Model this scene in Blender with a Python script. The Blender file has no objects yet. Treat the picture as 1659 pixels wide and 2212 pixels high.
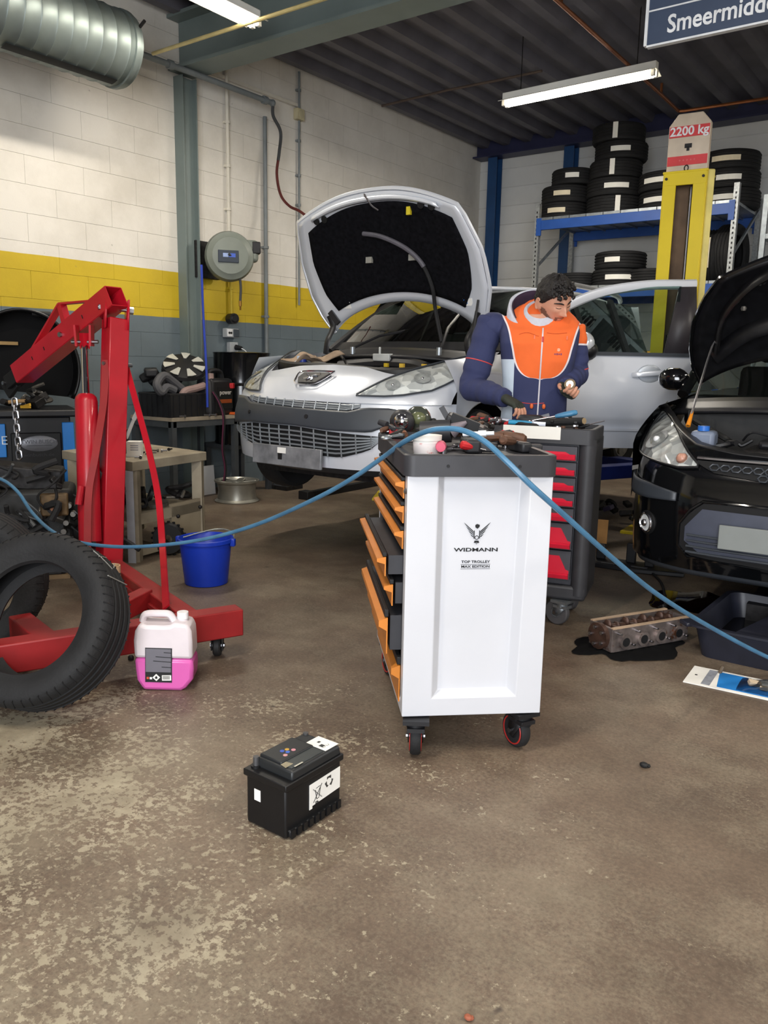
import bpy, bmesh, math, random
import numpy as np
from mathutils import Vector as V, Matrix, Euler
PI = math.pi
random.seed(7)
SC = bpy.context.scene
COL = SC.collection
# ---------------------------------------------------------------- camera
F_PX = 1753.2
PITCH, ROLL, YAW, EYE = 0.18241, 0.019658, -0.636862, 1.30
FW = V((math.sin(YAW)*math.cos(PITCH), math.cos(YAW)*math.cos(PITCH), -math.sin(PITCH)))
_r = V((math.cos(YAW), -math.sin(YAW), 0)); _u = _r.cross(FW)
RT = _r*math.cos(ROLL)+_u*math.sin(ROLL); UP = -_r*math.sin(ROLL)+_u*math.cos(ROLL)
cam_d = bpy.data.cameras.new('camera'); cam = bpy.data.objects.new('camera', cam_d); COL.objects.link(cam)
cam_d.sensor_fit = 'HORIZONTAL'; cam_d.sensor_width = 36; cam_d.lens = 36*F_PX/1659; cam_d.clip_start = .05
cam.matrix_world = Matrix(((RT.x, UP.x, -FW.x, 0), (RT.y, UP.y, -FW.y, 0), (RT.z, UP.z, -FW.z, EYE), (0, 0, 0, 1)))
SC.camera = cam
# ---------------------------------------------------------------- world, daylight from the open shutter door behind the camera, exposure
SC.view_settings.view_transform = 'Standard'; SC.view_settings.look = 'None'
SC.view_settings.gamma = 1; SC.view_settings.use_curve_mapping = False
SC.view_settings.exposure = 0.0
wd = bpy.data.worlds.new('sky'); SC.world = wd; wd.use_nodes = True
bg = wd.node_tree.nodes['Background']; bg.inputs[0].default_value = (.72, .84, 1, 1); bg.inputs[1].default_value = 1.0
def area(name, loc, target, sx, sy, power, col):
    l = bpy.data.lights.new(name, 'AREA'); l.shape = 'RECTANGLE'; l.size = sx; l.size_y = sy; l.energy = power; l.color = col
    o = bpy.data.objects.new(name, l); COL.objects.link(o); o.location = loc
    o.rotation_euler = (V(target)-V(loc)).to_track_quat('-Z', 'Y').to_euler(); return o
area('door_daylight', (1.2, -2.95, 1.95), (-1.0, 3.5, 1.2), 3.6, 3.3, 430, (.93, .96, 1))
# ---------------------------------------------------------------- pixel helpers (1659 x 2212 frame)
CO = V((0, 0, EYE))
def ray(x, y): return RT*((x-829.5)/F_PX)-UP*((y-1106)/F_PX)+FW
def G(x, y, z=0.0):
    d = ray(x, y); return CO+d*((z-EYE)/d.z)
def D(x, y, depth): return CO+ray(x, y)*depth
def PX(x, y, X):
    d = ray(x, y); return CO+d*(X/d.x)
def PY(x, y, Y):
    d = ray(x, y); return CO+d*(Y/d.y)
def depth(p): return (V(p)-CO).dot(FW)
# ---------------------------------------------------------------- materials
def lin(c):
    return tuple(((v/255)/12.92 if v/255 <= .04045 else ((v/255+.055)/1.055)**2.4) for v in c)+(1,)
MATS = {}
def mat(name, rgb, rough=.5, metal=0, var=.12, scale=9, bump=0, bscale=60, rgb2=None, spot=None, spot_t=.62, spot_s=6, coat=0, alpha=1, emit=0, trans=0, ior=1.45, spec=.5):
    """procedural material: base colour with noise variation, optional second colour spots and bump"""
    if name in MATS: return MATS[name]
    m = bpy.data.materials.new(name); m.use_nodes = True; nt = m.node_tree; N = nt.nodes; L = nt.links
    b = N['Principled BSDF']; c = lin(rgb)
    tc = N.new('ShaderNodeTexCoord'); nz = N.new('ShaderNodeTexNoise'); nz.inputs['Scale'].default_value = scale; nz.inputs['Detail'].default_value = 4
    L.new(tc.outputs['Object'], nz.inputs['Vector'])
    r = N.new('ShaderNodeValToRGB'); r.color_ramp.elements[0].position = .3; r.color_ramp.elements[1].position = .7
    c2 = lin(rgb2) if rgb2 else tuple(v*(1-2*var) for v in c[:3])+(1,)
    r.color_ramp.elements[0].color = c2; r.color_ramp.elements[1].color = c
    L.new(nz.outputs['Fac'], r.inputs['Fac']); out = r.outputs['Color']
    if spot:
        n2 = N.new('ShaderNodeTexNoise'); n2.inputs['Scale'].default_value = spot_s; n2.inputs['Detail'].default_value = 8; n2.inputs['Roughness'].default_value = .7
        L.new(tc.outputs['Object'], n2.inputs['Vector'])
        r2 = N.new('ShaderNodeValToRGB'); r2.color_ramp.elements[0].position = spot_t; r2.color_ramp.elements[1].position = spot_t+.06
        L.new(n2.outputs['Fac'], r2.inputs['Fac'])
        mx = N.new('ShaderNodeMix'); mx.data_type = 'RGBA'; mx.inputs[7].default_value = lin(spot)
        L.new(r2.outputs['Color'], mx.inputs[0]); L.new(out, mx.inputs[6]); out = mx.outputs[2]
    L.new(out, b.inputs['Base Color'])
    b.inputs['Roughness'].default_value = rough; b.inputs['Metallic'].default_value = metal; b.inputs['IOR'].default_value = ior
    b.inputs['Specular IOR Level'].default_value = spec
    if coat: b.inputs['Coat Weight'].default_value = coat; b.inputs['Coat Roughness'].default_value = .08
    if trans: b.inputs['Transmission Weight'].default_value = trans
    if alpha < 1: b.inputs['Alpha'].default_value = alpha
    if emit: b.inputs['Emission Color'].default_value = c; b.inputs['Emission Strength'].default_value = emit
    if bump:
        n3 = N.new('ShaderNodeTexNoise'); n3.inputs['Scale'].default_value = bscale; n3.inputs['Detail'].default_value = 3
        L.new(tc.outputs['Object'], n3.inputs['Vector'])
        bp = N.new('ShaderNodeBump'); bp.inputs['Strength'].default_value = bump; bp.inputs['Distance'].default_value = .01
        L.new(n3.outputs['Fac'], bp.inputs['Height']); L.new(bp.outputs[0], b.inputs['Normal'])
    MATS[name] = m; return m
def glass_mat(name, tint, refl=.5, rough=.02):
    if name in MATS: return MATS[name]
    m = bpy.data.materials.new(name); m.use_nodes = True; N = m.node_tree.nodes; L = m.node_tree.links
    N.remove(N['Principled BSDF']); t = N.new('ShaderNodeBsdfTransparent'); t.inputs[0].default_value = lin(tint)
    g = N.new('ShaderNodeBsdfGlossy'); g.inputs['Roughness'].default_value = rough; f = N.new('ShaderNodeFresnel'); f.inputs[0].default_value = 1.5
    mm = N.new('ShaderNodeMath'); mm.operation = 'MULTIPLY'; mm.inputs[1].default_value = refl*2
    L.new(f.outputs[0], mm.inputs[0]); mx = N.new('ShaderNodeMixShader'); L.new(mm.outputs[0], mx.inputs[0]); L.new(t.outputs[0], mx.inputs[1]); L.new(g.outputs[0], mx.inputs[2])
    L.new(mx.outputs[0], N['Material Output'].inputs[0]); MATS[name] = m; return m
def emat(name, rgb, strength):
    if name in MATS: return MATS[name]
    m = bpy.data.materials.new(name); m.use_nodes = True; N = m.node_tree.nodes
    b = N['Principled BSDF']; b.inputs['Base Color'].default_value = lin(rgb); b.inputs['Emission Color'].default_value = lin(rgb); b.inputs['Emission Strength'].default_value = strength
    MATS[name] = m; return m
# ---------------------------------------------------------------- mesh builder
def frame(z, x=None):
    """rotation matrix whose local Z is z"""
    z = V(z).normalized(); a = V(x) if x is not None else (V((0, 0, 1)) if abs(z.z) < .95 else V((1, 0, 0)))
    xx = a-z*a.dot(z); xx.normalize(); yy = z.cross(xx)
    return Matrix((xx, yy, z)).transposed()
def TM(loc=(0, 0, 0), rot=None, sc=(1, 1, 1)):
    R = (rot.to_4x4() if isinstance(rot, Matrix) else Euler(rot).to_matrix().to_4x4()) if rot is not None else Matrix.Identity(4)
    return Matrix.Translation(V(loc)) @ R @ Matrix.Diagonal((*sc, 1))
class MB:
    def __init__(s): s.v = []; s.f = []
    def add(s, vs, fs, M=None):
        n = len(s.v); s.v += [tuple(M @ V(p)) if M else tuple(p) for p in vs]; s.f += [tuple(i+n for i in f) for f in fs]; return s
    def box(s, c, d, rot=None, taper=1.0, M=None):
        x, y, z = d[0]/2, d[1]/2, d[2]/2; t = taper
        vs = [(-x, -y, -z), (x, -y, -z), (x, y, -z), (-x, y, -z), (-x*t, -y*t, z), (x*t, -y*t, z), (x*t, y*t, z), (-x*t, y*t, z)]
        T = TM(c, rot); T = M @ T if M else T
        return s.add(vs, [(3, 2, 1, 0), (4, 5, 6, 7), (0, 1, 5, 4), (1, 2, 6, 5), (2, 3, 7, 6), (3, 0, 4, 7)], T)
    def bar(s, a, b, w, h, x=None):
        a = V(a); b = V(b); R = frame(b-a, x); return s.box((a+b)/2, (w, h, (b-a).length), R)
    def cyl(s, a, b, r, r2=None, n=16, caps=True):
        a = V(a); b = V(b); R = frame(b-a); r2 = r if r2 is None else r2; vs = []
        for p, q in ((a, r), (b, r2)):
            for i in range(n): vs.append(p+R @ V((q*math.cos(2*PI*i/n), q*math.sin(2*PI*i/n), 0)))
        fs = [(i, (i+1) % n, n+(i+1) % n, n+i) for i in range(n)]
        if caps: fs += [tuple(range(n-1, -1, -1)), tuple(range(n, 2*n))]
        return s.add(vs, fs)
    def rings(s, rs, closed=True, caps=True, loop=False):
        n = len(rs[0]); vs = [p for r in rs for p in r]; fs = []; m = len(rs)
        for j in range(m if loop else m-1):
            for i in range(n if closed else n-1):
                k = (j+1) % m; fs.append((j*n+i, j*n+(i+1) % n, k*n+(i+1) % n, k*n+i))
        if caps and closed and not loop: fs += [tuple(range(n-1, -1, -1)), tuple(range((m-1)*n, m*n))]
        return s.add(vs, fs)
    def tube(s, pts, r, n=8, caps=True, flat=None, loop=False):
        pts = [V(p) for p in pts]; m = len(pts); rs = []; prev = None
        for i, p in enumerate(pts):
            if loop: t = pts[(i+1) % m]-pts[i-1]
            else: t = pts[min(i+1, m-1)]-pts[max(i-1, 0)]
            t.normalize()
            if prev is None: R = frame(t); x = R.col[0]
            else:
                x = prev-t*prev.dot(t); x.normalize()
            y = t.cross(x); prev = x; q = r[i] if isinstance(r, (list, tuple)) else r
            fx, fy = flat or (1, 1)
            rs.append([p+x*(q*fx*math.cos(2*PI*k/n))+y*(q*fy*math.sin(2*PI*k/n)) for k in range(n)])
        return s.rings(rs, True, caps, loop)
    def lathe(s, prof, n=24, M=None, closed=False):
        rs = [[(r*math.cos(2*PI*i/n), r*math.sin(2*PI*i/n), z) for i in range(n)] for r, z in prof]
        if M: rs = [[M @ V(p) for p in r] for r in rs]
        return s.rings(rs, True, not closed, closed)
    def prism(s, poly, z0, z1, M=None):
        n = len(poly); vs = [(x, y, z0) for x, y in poly]+[(x, y, z1) for x, y in poly]
        return s.add(vs, [tuple(range(n-1, -1, -1)), tuple(range(n, 2*n))]+[(i, (i+1) % n, n+(i+1) % n, n+i) for i in range(n)], M)
    def grid(s, fn, nu, nv, M=None):
        vs = [fn(i/nu, j/nv) for j in range(nv+1) for i in range(nu+1)]
        return s.add(vs, [(j*(nu+1)+i, j*(nu+1)+i+1, (j+1)*(nu+1)+i+1, (j+1)*(nu+1)+i) for j in range(nv) for i in range(nu)], M)
    def ball(s, c, r, n=12, M=None):
        r = (r, r, r) if isinstance(r, (int, float)) else r; m = max(4, n//2); rs = []
        for j in range(1, m):
            a = PI*j/m; rs.append([(c[0]+r[0]*math.sin(a)*math.cos(2*PI*i/n), c[1]+r[1]*math.sin(a)*math.sin(2*PI*i/n), c[2]-r[2]*math.cos(a)) for i in range(n)])
        if M: rs = [[M @ V(p) for p in q] for q in rs]
        return s.rings(rs)
    def mesh(s, name):
        me = bpy.data.meshes.new(name); me.from_pydata(s.v, [], s.f); bm = bmesh.new(); bm.from_mesh(me)
        bmesh.ops.recalc_face_normals(bm, faces=bm.faces); bm.to_mesh(me); bm.free(); return me
def spline(pts, n=8, loop=False):
    pts = [V(p) for p in pts]; out = []; m = len(pts)
    for i in range(m if loop else m-1):
        g = (lambda k: pts[k % m]) if loop else (lambda k: pts[max(0, min(m-1, k))])
        p0, p1, p2, p3 = g(i-1), g(i), g(i+1), g(i+2)
        for k in range(n):
            t = k/n; out.append(.5*((2*p1)+(p2-p0)*t+(2*p0-5*p1+4*p2-p3)*t*t+(3*p1-p0-3*p2+p3)*t**3))
    if not loop: out.append(pts[-1])
    return out
def obj(name, mb, m, parent=None, smooth=35, bevel=0, subsurf=0, solid=0, M=None, label=None):
    me = mb.mesh(name) if isinstance(mb, MB) else mb
    if m is not None and not me.materials: me.materials.append(m)
    o = bpy.data.objects.new(name, me); COL.objects.link(o)
    if parent is not None: o.parent = parent
    if M is not None: o.matrix_local = M
    if smooth is not None:
        me.polygons.foreach_set('use_smooth', [True]*len(me.polygons)); me.set_sharp_from_angle(angle=math.radians(smooth))
    if solid: k = o.modifiers.new('solid', 'SOLIDIFY'); k.thickness = solid; k.offset = 0
    if bevel: k = o.modifiers.new('bevel', 'BEVEL'); k.width = bevel; k.segments = 2; k.limit_method = 'ANGLE'; k.angle_limit = math.radians(40)
    if subsurf: k = o.modifiers.new('sub', 'SUBSURF'); k.levels = subsurf; k.render_levels = subsurf
    if label: o['label'] = label
    return o
def tag(o, label, cat, group=None, kind=None):
    o['label'] = label; o['category'] = cat
    if group: o['group'] = group
    if kind: o['kind'] = kind
    return o
def thing(name, label, cat, loc=(0, 0, 0), rz=0, group=None, rot=None):
    o = bpy.data.objects.new(name, None); COL.objects.link(o); o.location = loc; o.empty_display_size = .1
    o.rotation_euler = rot if rot is not None else (0, 0, rz); return tag(o, label, cat, group)
def struct(o): o['kind'] = 'structure'; return o
def one(name, mb, m, label, cat, group=None, loc=None, rot=None, **k):
    o = obj(name, mb, m, **k); tag(o, label, cat, group)
    if loc is not None: o.location = loc
    if rot is not None: o.rotation_euler = rot
    return o
def dup(root, loc, rot=None, label=None, group=None):
    r = root.copy(); COL.objects.link(r); r.location = loc
    if rot is not None: r.rotation_euler = rot
    if label: r['label'] = label
    if group: r['group'] = group
    for ch in list(root.children):
        c = ch.copy(); COL.objects.link(c); c.parent = r
        for g in ch.children:
            d = g.copy(); COL.objects.link(d); d.parent = c
    return r
def text_mesh(txt, size, depth=.001, sx=1.0, align='CENTER', bold=0):
    cu = bpy.data.curves.new('lettering', 'FONT'); cu.body = txt; cu.size = size; cu.extrude = depth; cu.align_x = align; cu.align_y = 'CENTER'; cu.offset = bold; cu.resolution_u = 3
    t = bpy.data.objects.new('lettering', cu); COL.objects.link(t); dg = bpy.context.evaluated_depsgraph_get()
    me = bpy.data.meshes.new_from_object(t.evaluated_get(dg)); bpy.data.objects.remove(t); bpy.data.curves.remove(cu)
    me.transform(Matrix.Diagonal((sx, 1, 1, 1))); return me
def letters(name, txt, size, m, parent, M, sx=1.0, align='CENTER', bold=0, depth=.001):
    me = text_mesh(txt, size, depth, sx, align, bold); me.materials.clear(); return obj(name, me, m, parent, smooth=None, M=M)
# shared materials
BLACKP = mat('black_plastic', (30, 30, 33), .45, var=.2)
RUBBER = mat('black_rubber', (26, 26, 28), .75, var=.25, bump=.15, bscale=90)
STEEL = mat('bare_steel', (165, 165, 170), .32, 1, var=.15)
GALV = mat('galvanised_steel', (165, 172, 178), .42, .85, var=.15, scale=25)
CHROME = mat('chrome', (215, 215, 220), .12, 1, var=.03)
WHITEP = mat('white_paint', (225, 226, 228), .4, var=.04)
PAPER = mat('white_paper', (232, 230, 224), .8, var=.04)
DARKST = mat('dark_grimy_steel', (52, 50, 50), .5, .6, var=.3, scale=30)
INK = mat('black_print', (18, 18, 20), .6, var=.05)
# ================================================================ SETTING
XL, YB, ZC = -6.3, 10.7, 4.36
XR, YF = 4.2, -3.0
def floor_mat():
    m = bpy.data.materials.new('worn_concrete'); m.use_nodes = True; nt = m.node_tree; N = nt.nodes; L = nt.links; b = N['Principled BSDF']
    tc = N.new('ShaderNodeTexCoord')
    def noise(s, d=6, ro=.6, dist=0):
        n = N.new('ShaderNodeTexNoise'); n.inputs['Scale'].default_value = s; n.inputs['Detail'].default_value = d; n.inputs['Roughness'].default_value = ro; n.inputs['Distortion'].default_value = dist
        L.new(tc.outputs['Object'], n.inputs['Vector']); return n.outputs['Fac']
    def ramp(f, a, c, ca=(0, 0, 0, 1), cb=(1, 1, 1, 1)):
        r = N.new('ShaderNodeValToRGB'); r.color_ramp.elements[0].position = a; r.color_ramp.elements[1].position = c
        r.color_ramp.elements[0].color = ca; r.color_ramp.elements[1].color = cb; L.new(f, r.inputs['Fac']); return r.outputs['Color']
    def mix(f, a, c):
        k = N.new('ShaderNodeMix'); k.data_type = 'RGBA'; L.new(f, k.inputs[0])
        for s, i in ((a, 6), (c, 7)):
            if isinstance(s, tuple): k.inputs[i].default_value = s
            else: L.new(s, k.inputs[i])
        return k.outputs[2]
    def mth(op, a, c):
        k = N.new('ShaderNodeMath'); k.operation = op
        for s, i in ((a, 0), (c, 1)):
            if isinstance(s, (int, float)): k.inputs[i].default_value = s
            else: L.new(s, k.inputs[i])
        return k.outputs[0]
    base = ramp(noise(1.3, 8, .7), .32, .68, lin((80, 66, 54)), lin((118, 101, 85)))
    fine = ramp(noise(70, 6, .7), .35, .65, (.72, .72, .72, 1), (1.1, 1.1, 1.1, 1))
    k = N.new('ShaderNodeMix'); k.data_type = 'RGBA'; k.blend_type = 'MULTIPLY'; k.inputs[0].default_value = 1; L.new(base, k.inputs[6]); L.new(fine, k.inputs[7]); base = k.outputs[2]
    # worn-off pale flakes: threshold depends on a large patchiness field, thicker on the left part of the floor
    sx = N.new('ShaderNodeSeparateXYZ'); L.new(tc.outputs['Object'], sx.inputs[0])
    ax = mth('ADD', mth('MULTIPLY', sx.outputs['X'], .70), mth('MULTIPLY', sx.outputs['Y'], .52))   # across the view
    side = N.new('ShaderNodeMapRange'); side.inputs[1].default_value = -1.1; side.inputs[2].default_value = .75; side.inputs[3].default_value = 1; side.inputs[4].default_value = 0; L.new(ax, side.inputs[0])
    near = N.new('ShaderNodeMapRange'); near.inputs[1].default_value = 2.3; near.inputs[2].default_value = 3.2; near.inputs[3].default_value = 1; near.inputs[4].default_value = 0
    dd = mth('ADD', mth('MULTIPLY', sx.outputs['X'], -.52), mth('MULTIPLY', sx.outputs['Y'], .70)); L.new(dd, near.inputs[0])
    patch = mth('MULTIPLY', mth('MULTIPLY', side.outputs[0], near.outputs[0]), .15)
    fl = mth('ADD', mth('ADD', mth('MULTIPLY', noise(44, 8, .68), .62), mth('MULTIPLY', noise(3.2, 5, .65), .40)), patch)
    flake = mth('MULTIPLY', ramp(fl, .628, .652), .8)
    haze = mth('MULTIPLY', ramp(mth('ADD', mth('ADD', mth('MULTIPLY', noise(90, 6, .75), .45), mth('MULTIPLY', noise(2.1, 6, .7), .55)), mth('MULTIPLY', patch, .25)), .47, .60), .32)
    pale = ramp(noise(9, 4), .3, .7, lin((134, 124, 104)), lin((172, 163, 140)))
    c1 = mix(flake, mix(haze, base, pale), pale)
    stain = ramp(noise(.85, 5, .65, .5), .56, .72)
    st = mth('MULTIPLY', stain, .55); c2 = mix(st, c1, lin((66, 57, 50)))
    drop = ramp(noise(6.5, 3, .5), .73, .76); c3 = mix(mth('MULTIPLY', drop, .7), c2, lin((44, 38, 36)))
    L.new(c3, b.inputs['Base Color'])
    rr = N.new('ShaderNodeMapRange'); rr.inputs[3].default_value = .38; rr.inputs[4].default_value = .72; L.new(noise(3, 5), rr.inputs[0]); L.new(rr.outputs[0], b.inputs['Roughness'])
    bp = N.new('ShaderNodeBump'); bp.inputs['Strength'].default_value = .25; bp.inputs['Distance'].default_value = .003; L.new(mth('ADD', fl, mth('MULTIPLY', noise(120, 3), .3)), bp.inputs['Height']); L.new(bp.outputs[0], b.inputs['Normal'])
    return m
fl = MB().box(((XL+XR)/2, (YB+YF)/2, -.1), (XR-XL+.6, YB-YF+.6, .2))
struct(obj('floor', fl, floor_mat(), smooth=None))
# --- painted block wall: white, yellow band, blue grey below, by height
def wall_paint():
    m = bpy.data.materials.new('painted_blockwork'); m.use_nodes = True; nt = m.node_tree; N = nt.nodes; L = nt.links; b = N['Principled BSDF']
    g = N.new('ShaderNodeNewGeometry'); sx = N.new('ShaderNodeSeparateXYZ'); L.new(g.outputs['Position'], sx.inputs[0])
    nz = N.new('ShaderNodeTexNoise'); nz.inputs['Scale'].default_value = 3; nz.inputs['Detail'].default_value = 6; L.new(g.outputs['Position'], nz.inputs['Vector'])
    e = N.new('ShaderNodeMath'); e.operation = 'MULTIPLY_ADD'; e.inputs[1].default_value = .012; L.new(nz.outputs[0], e.inputs[0]); L.new(sx.outputs['Z'], e.inputs[2])
    def step(t):
        k = N.new('ShaderNodeMath'); k.operation = 'GREATER_THAN'; k.inputs[1].default_value = t; L.new(e.outputs[0], k.inputs[0]); return k.outputs[0]
    def mix(f, a, c):
        k = N.new('ShaderNodeMix'); k.data_type = 'RGBA'; L.new(f, k.inputs[0])
        for s, i in ((a, 6), (c, 7)):
            if isinstance(s, tuple): k.inputs[i].default_value = s
            else: L.new(s, k.inputs[i])
        return k.outputs[2]
    c = mix(step(1.681), lin((101, 113, 120)), lin((200, 172, 34))); c = mix(step(2.10), c, lin((222, 217, 208)))
    n2 = N.new('ShaderNodeTexNoise'); n2.inputs['Scale'].default_value = 1.4; n2.inputs['Detail'].default_value = 8; n2.inputs['Roughness'].default_value = .65; L.new(g.outputs['Position'], n2.inputs['Vector'])
    r = N.new('ShaderNodeValToRGB'); r.color_ramp.elements[0].position = .3; r.color_ramp.elements[0].color = (.8, .79, .77, 1); r.color_ramp.elements[1].position = .6; L.new(n2.outputs[0], r.inputs[0])
    k = N.new('ShaderNodeMix'); k.data_type = 'RGBA'; k.blend_type = 'MULTIPLY'; k.inputs[0].default_value = 1; L.new(c, k.inputs[6]); L.new(r.outputs[0], k.inputs[7])
    n4 = N.new('ShaderNodeTexNoise'); n4.inputs['Scale'].default_value = 14; n4.inputs['Detail'].default_value = 4; L.new(g.outputs['Position'], n4.inputs['Vector'])
    r4 = N.new('ShaderNodeValToRGB'); r4.color_ramp.elements[0].position = .74; r4.color_ramp.elements[1].position = .79; r4.color_ramp.elements[1].color = (.5, .5, .5, 1); L.new(n4.outputs[0], r4.inputs[0])
    c5 = mix(r4.outputs[0], k.outputs[2], lin((110, 104, 96)))
    L.new(c5, b.inputs['Base Color']); b.inputs['Roughness'].default_value = .55
    n3 = N.new('ShaderNodeTexNoise'); n3.inputs['Scale'].default_value = 90; L.new(g.outputs['Position'], n3.inputs['Vector'])
    bp = N.new('ShaderNodeBump'); bp.inputs['Strength'].default_value = .12; bp.inputs['Distance'].default_value = .004; L.new(n3.outputs[0], bp.inputs['Height']); L.new(bp.outputs[0], b.inputs['Normal'])
    return m
WP = wall_paint()
wl = struct(obj('wall_left', MB().box((XL-.158, (YB+YF)/2, ZC/2), (.3, YB-YF+.6, ZC+.4)), WP, smooth=None))
BL, BH = .52, .2185
def bmesh_block(w):
    o = MB(); x0, x1 = -.008, .0004; a, h, e = w/2-.0003, BH/2-.0003, .0009
    vs = [(x0, -a, -h), (x0, a, -h), (x0, a, h), (x0, -a, h), (x1, -a+e, -h+e), (x1, a-e, -h+e), (x1, a-e, h-e), (x1, -a+e, h-e)]
    return o.add(vs, [(4, 5, 6, 7), (0, 1, 5, 4), (1, 2, 6, 5), (2, 3, 7, 6), (3, 0, 4, 7)])
blk = bmesh_block(BL).mesh('block'); blk.materials.append(WP)
slots = []
for j in range(int(ZC/BH)+1):
    y = 2.4+(BL/2 if j % 2 else 0)
    while y+BL/2 < YB: slots.append((y, (j+.5)*BH)); y += BL
slots.sort(key=lambda s: (abs(s[1]-2.6) > 2.2, s[0]))
rest = MB()
for i, (y, z) in enumerate(slots):
    if i < 290:
        o = bpy.data.objects.new('block', blk); COL.objects.link(o); o.parent = wl; o.location = (XL, y, z)
    else:
        t = bmesh_block(BL); rest.add(t.v, t.f, TM((XL, y, z)))
ro = obj('block', rest, WP, wl, smooth=None); ro['kind'] = 'stuff'
# --- cladding back wall: white horizontal sheets
CLAD = mat('white_cladding', (222, 222, 220), .5, var=.06, scale=2)
wb = struct(obj('wall_back', MB().box(((XL+XR)/2, YB+.16, ZC/2), (XR-XL+.6, .3, ZC+.4)), CLAD, smooth=None))
ph = .25
cm = MB().add([(-5.3, 0, -ph/2), (5.3, 0, -ph/2), (5.3, -.016, -ph/2+.012), (-5.3, -.016, -ph/2+.012), (5.3, -.016, ph/2-.004), (-5.3, -.016, ph/2-.004), (5.3, 0, ph/2), (-5.3, 0, ph/2)], [(0, 1, 2, 3), (3, 2, 4, 5), (5, 4, 6, 7)]).mesh('panel'); cm.materials.append(CLAD)
for j in range(18):
    o = bpy.data.objects.new('panel', cm); COL.objects.link(o); o.parent = wb; o.location = ((XL+XR)/2, YB+.012, (j+.5)*ph)
RW = mat('pale_plaster', (214, 211, 204), .7, var=.05, scale=2)
struct(obj('wall_right', MB().box((XR+.16, (YB+YF)/2, ZC/2), (.3, YB-YF+.6, ZC+.4)), RW, smooth=None))
fw = MB(); fw.box((XL/2-.55/2-.15, YF-.15, ZC/2), (-XL-.55+.0, .3, ZC)); fw.box((3.65, YF-.15, ZC/2), (1.2, .3, ZC)); fw.box((1.25, YF-.15, 3.95), (3.7, .3, .8))
struct(obj('wall_front', fw, RW, smooth=None))
# --- corrugated steel deck ceiling, ribs along Y
DECK = mat('dark_steel_deck', (104, 102, 110), .5, .2, var=.15, scale=3)
dk = MB(); per = .33; x = XL-.1; prof = []
while x < XR+.3:
    prof += [(x, ZC), (x+.17, ZC), (x+.205, ZC-.085), (x+.295, ZC-.085)]; x += per
Y0, Y1 = YF-.2, YB+.3
dk.add([(p[0], y, p[1]) for y in (Y0, Y1) for p in prof], [(i, i+1, len(prof)+i+1, len(prof)+i) for i in range(len(prof)-1)])
ce = struct(obj('ceiling', dk, DECK, smooth=None))
ce2 = struct(obj('ceiling', MB().box(((XL+XR)/2, (Y0+Y1)/2, ZC+.1), (XR-XL+.8, Y1-Y0, .16)), DECK, ce, smooth=None))
# --- steelwork
GREYST = mat('grey_green_steel_paint', (112, 124, 122), .45, var=.08, scale=3)
BLUEST = mat('blue_steel_paint', (34, 74, 122), .45, var=.12, scale=4)
NAVYST = mat('navy_steel_paint', (44, 46, 78), .45, var=.12, scale=4)
def ibeam(m, a, b, w, h, tf, tw, x=None):
    """I section along a-b: w flange width (along local x), h depth (along local y)"""
    a = V(a); b = V(b); R = frame(b-a, x); c = (a+b)/2; L_ = (b-a).length
    m.box(c+R @ V((0, h/2-tf/2, 0)), (w, tf, L_), R); m.box(c-R @ V((0, h/2-tf/2, 0)), (w, tf, L_), R); m.box(c, (tw, h-2*tf, L_), R); return m
struct(obj('trim_1', ibeam(MB(), (XL+.06, 5.27, 0), (XL+.06, 5.27, 3.8), .12, .17, .012, .012, x=(1, 0, 0)), GREYST, smooth=None))
struct(obj('trim_2', ibeam(MB(), (XL+.01, 5.26, 4.06), (XR, 5.26, 4.06), .28, .46, .03, .016, x=(0, 1, 0)), GREYST, smooth=None))
struct(obj('trim_3', ibeam(MB(), (XL+.02, YB-.16, 4.27), (XR, YB-.16, 4.27), .24, .27, .02, .014, x=(0, 1, 0)), NAVYST, smooth=None))
for i, x in enumerate((-6.0, -4.86)):
    struct(obj('trim_%d' % (4+i), ibeam(MB(), (x, YB-.13, 0), (x, YB-.13, 4.13), .14, .16, .012, .012, x=(1, 0, 0)), BLUEST, smooth=None))
# --- conduits and pipes on the left wall
def clip(m, p, r): m.cyl(p-V((.0, 0, .012)), p+V((0, 0, .012)), r*1.55, n=10); m.box(p+V((-.02, 0, 0)), (.03, r*3.6, .02))
def vpipe(label, y, z0, z1, r, material, clips):
    m = MB(); x = XL+.035; m.cyl((x, y, z0), (x, y, z1), r, n=12)
    t = thing('wall_conduit', label, 'pipe', (x, y, z0))
    for q in m.v[:0]: pass
    obj('pipe', MB().cyl((0, 0, 0), (0, 0, z1-z0), r, n=12), material, t)
    for z in clips:
        k = MB(); clip(k, V((0, 0, z-z0)), r); obj('clip', k, material, t)
    return t
CREAM = mat('cream_pipe_paint', (214, 208, 194), .5, var=.05)
GREYP = mat('grey_pipe_paint', (120, 126, 128), .45, var=.1)
vpipe('cream painted vertical wall pipe above the hose reel', 5.80, 2.12, 4.25, .017, CREAM, (2.75, 3.15, 3.55))
YPIP = mat('yellow_painted_pipe', (205, 178, 45), .55, var=.1)
vpipe('yellow painted vertical pipe below the hose reel', 5.815, 1.70, 2.09, .015, YPIP, (2.0,))
vpipe('grey vertical steel pipe between wall socket and car bonnet', 6.31, .05, 3.72, .021, GREYP, (1.75, 2.45))
vpipe('thin grey conduit running down from the square junction box', 6.82, 1.9, 3.80, .013, GREYP, (3.6, 3.25, 2.95))
vpipe('short dark conduit rising from junction box to the deck ceiling', 6.82, 3.92, 4.28, .013, GREYP, (4.1,))
vpipe('thin dark cable conduit beside the grey wall column', 5.43, .05, 1.66, .009, GREYP, (1.2, .6))
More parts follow.
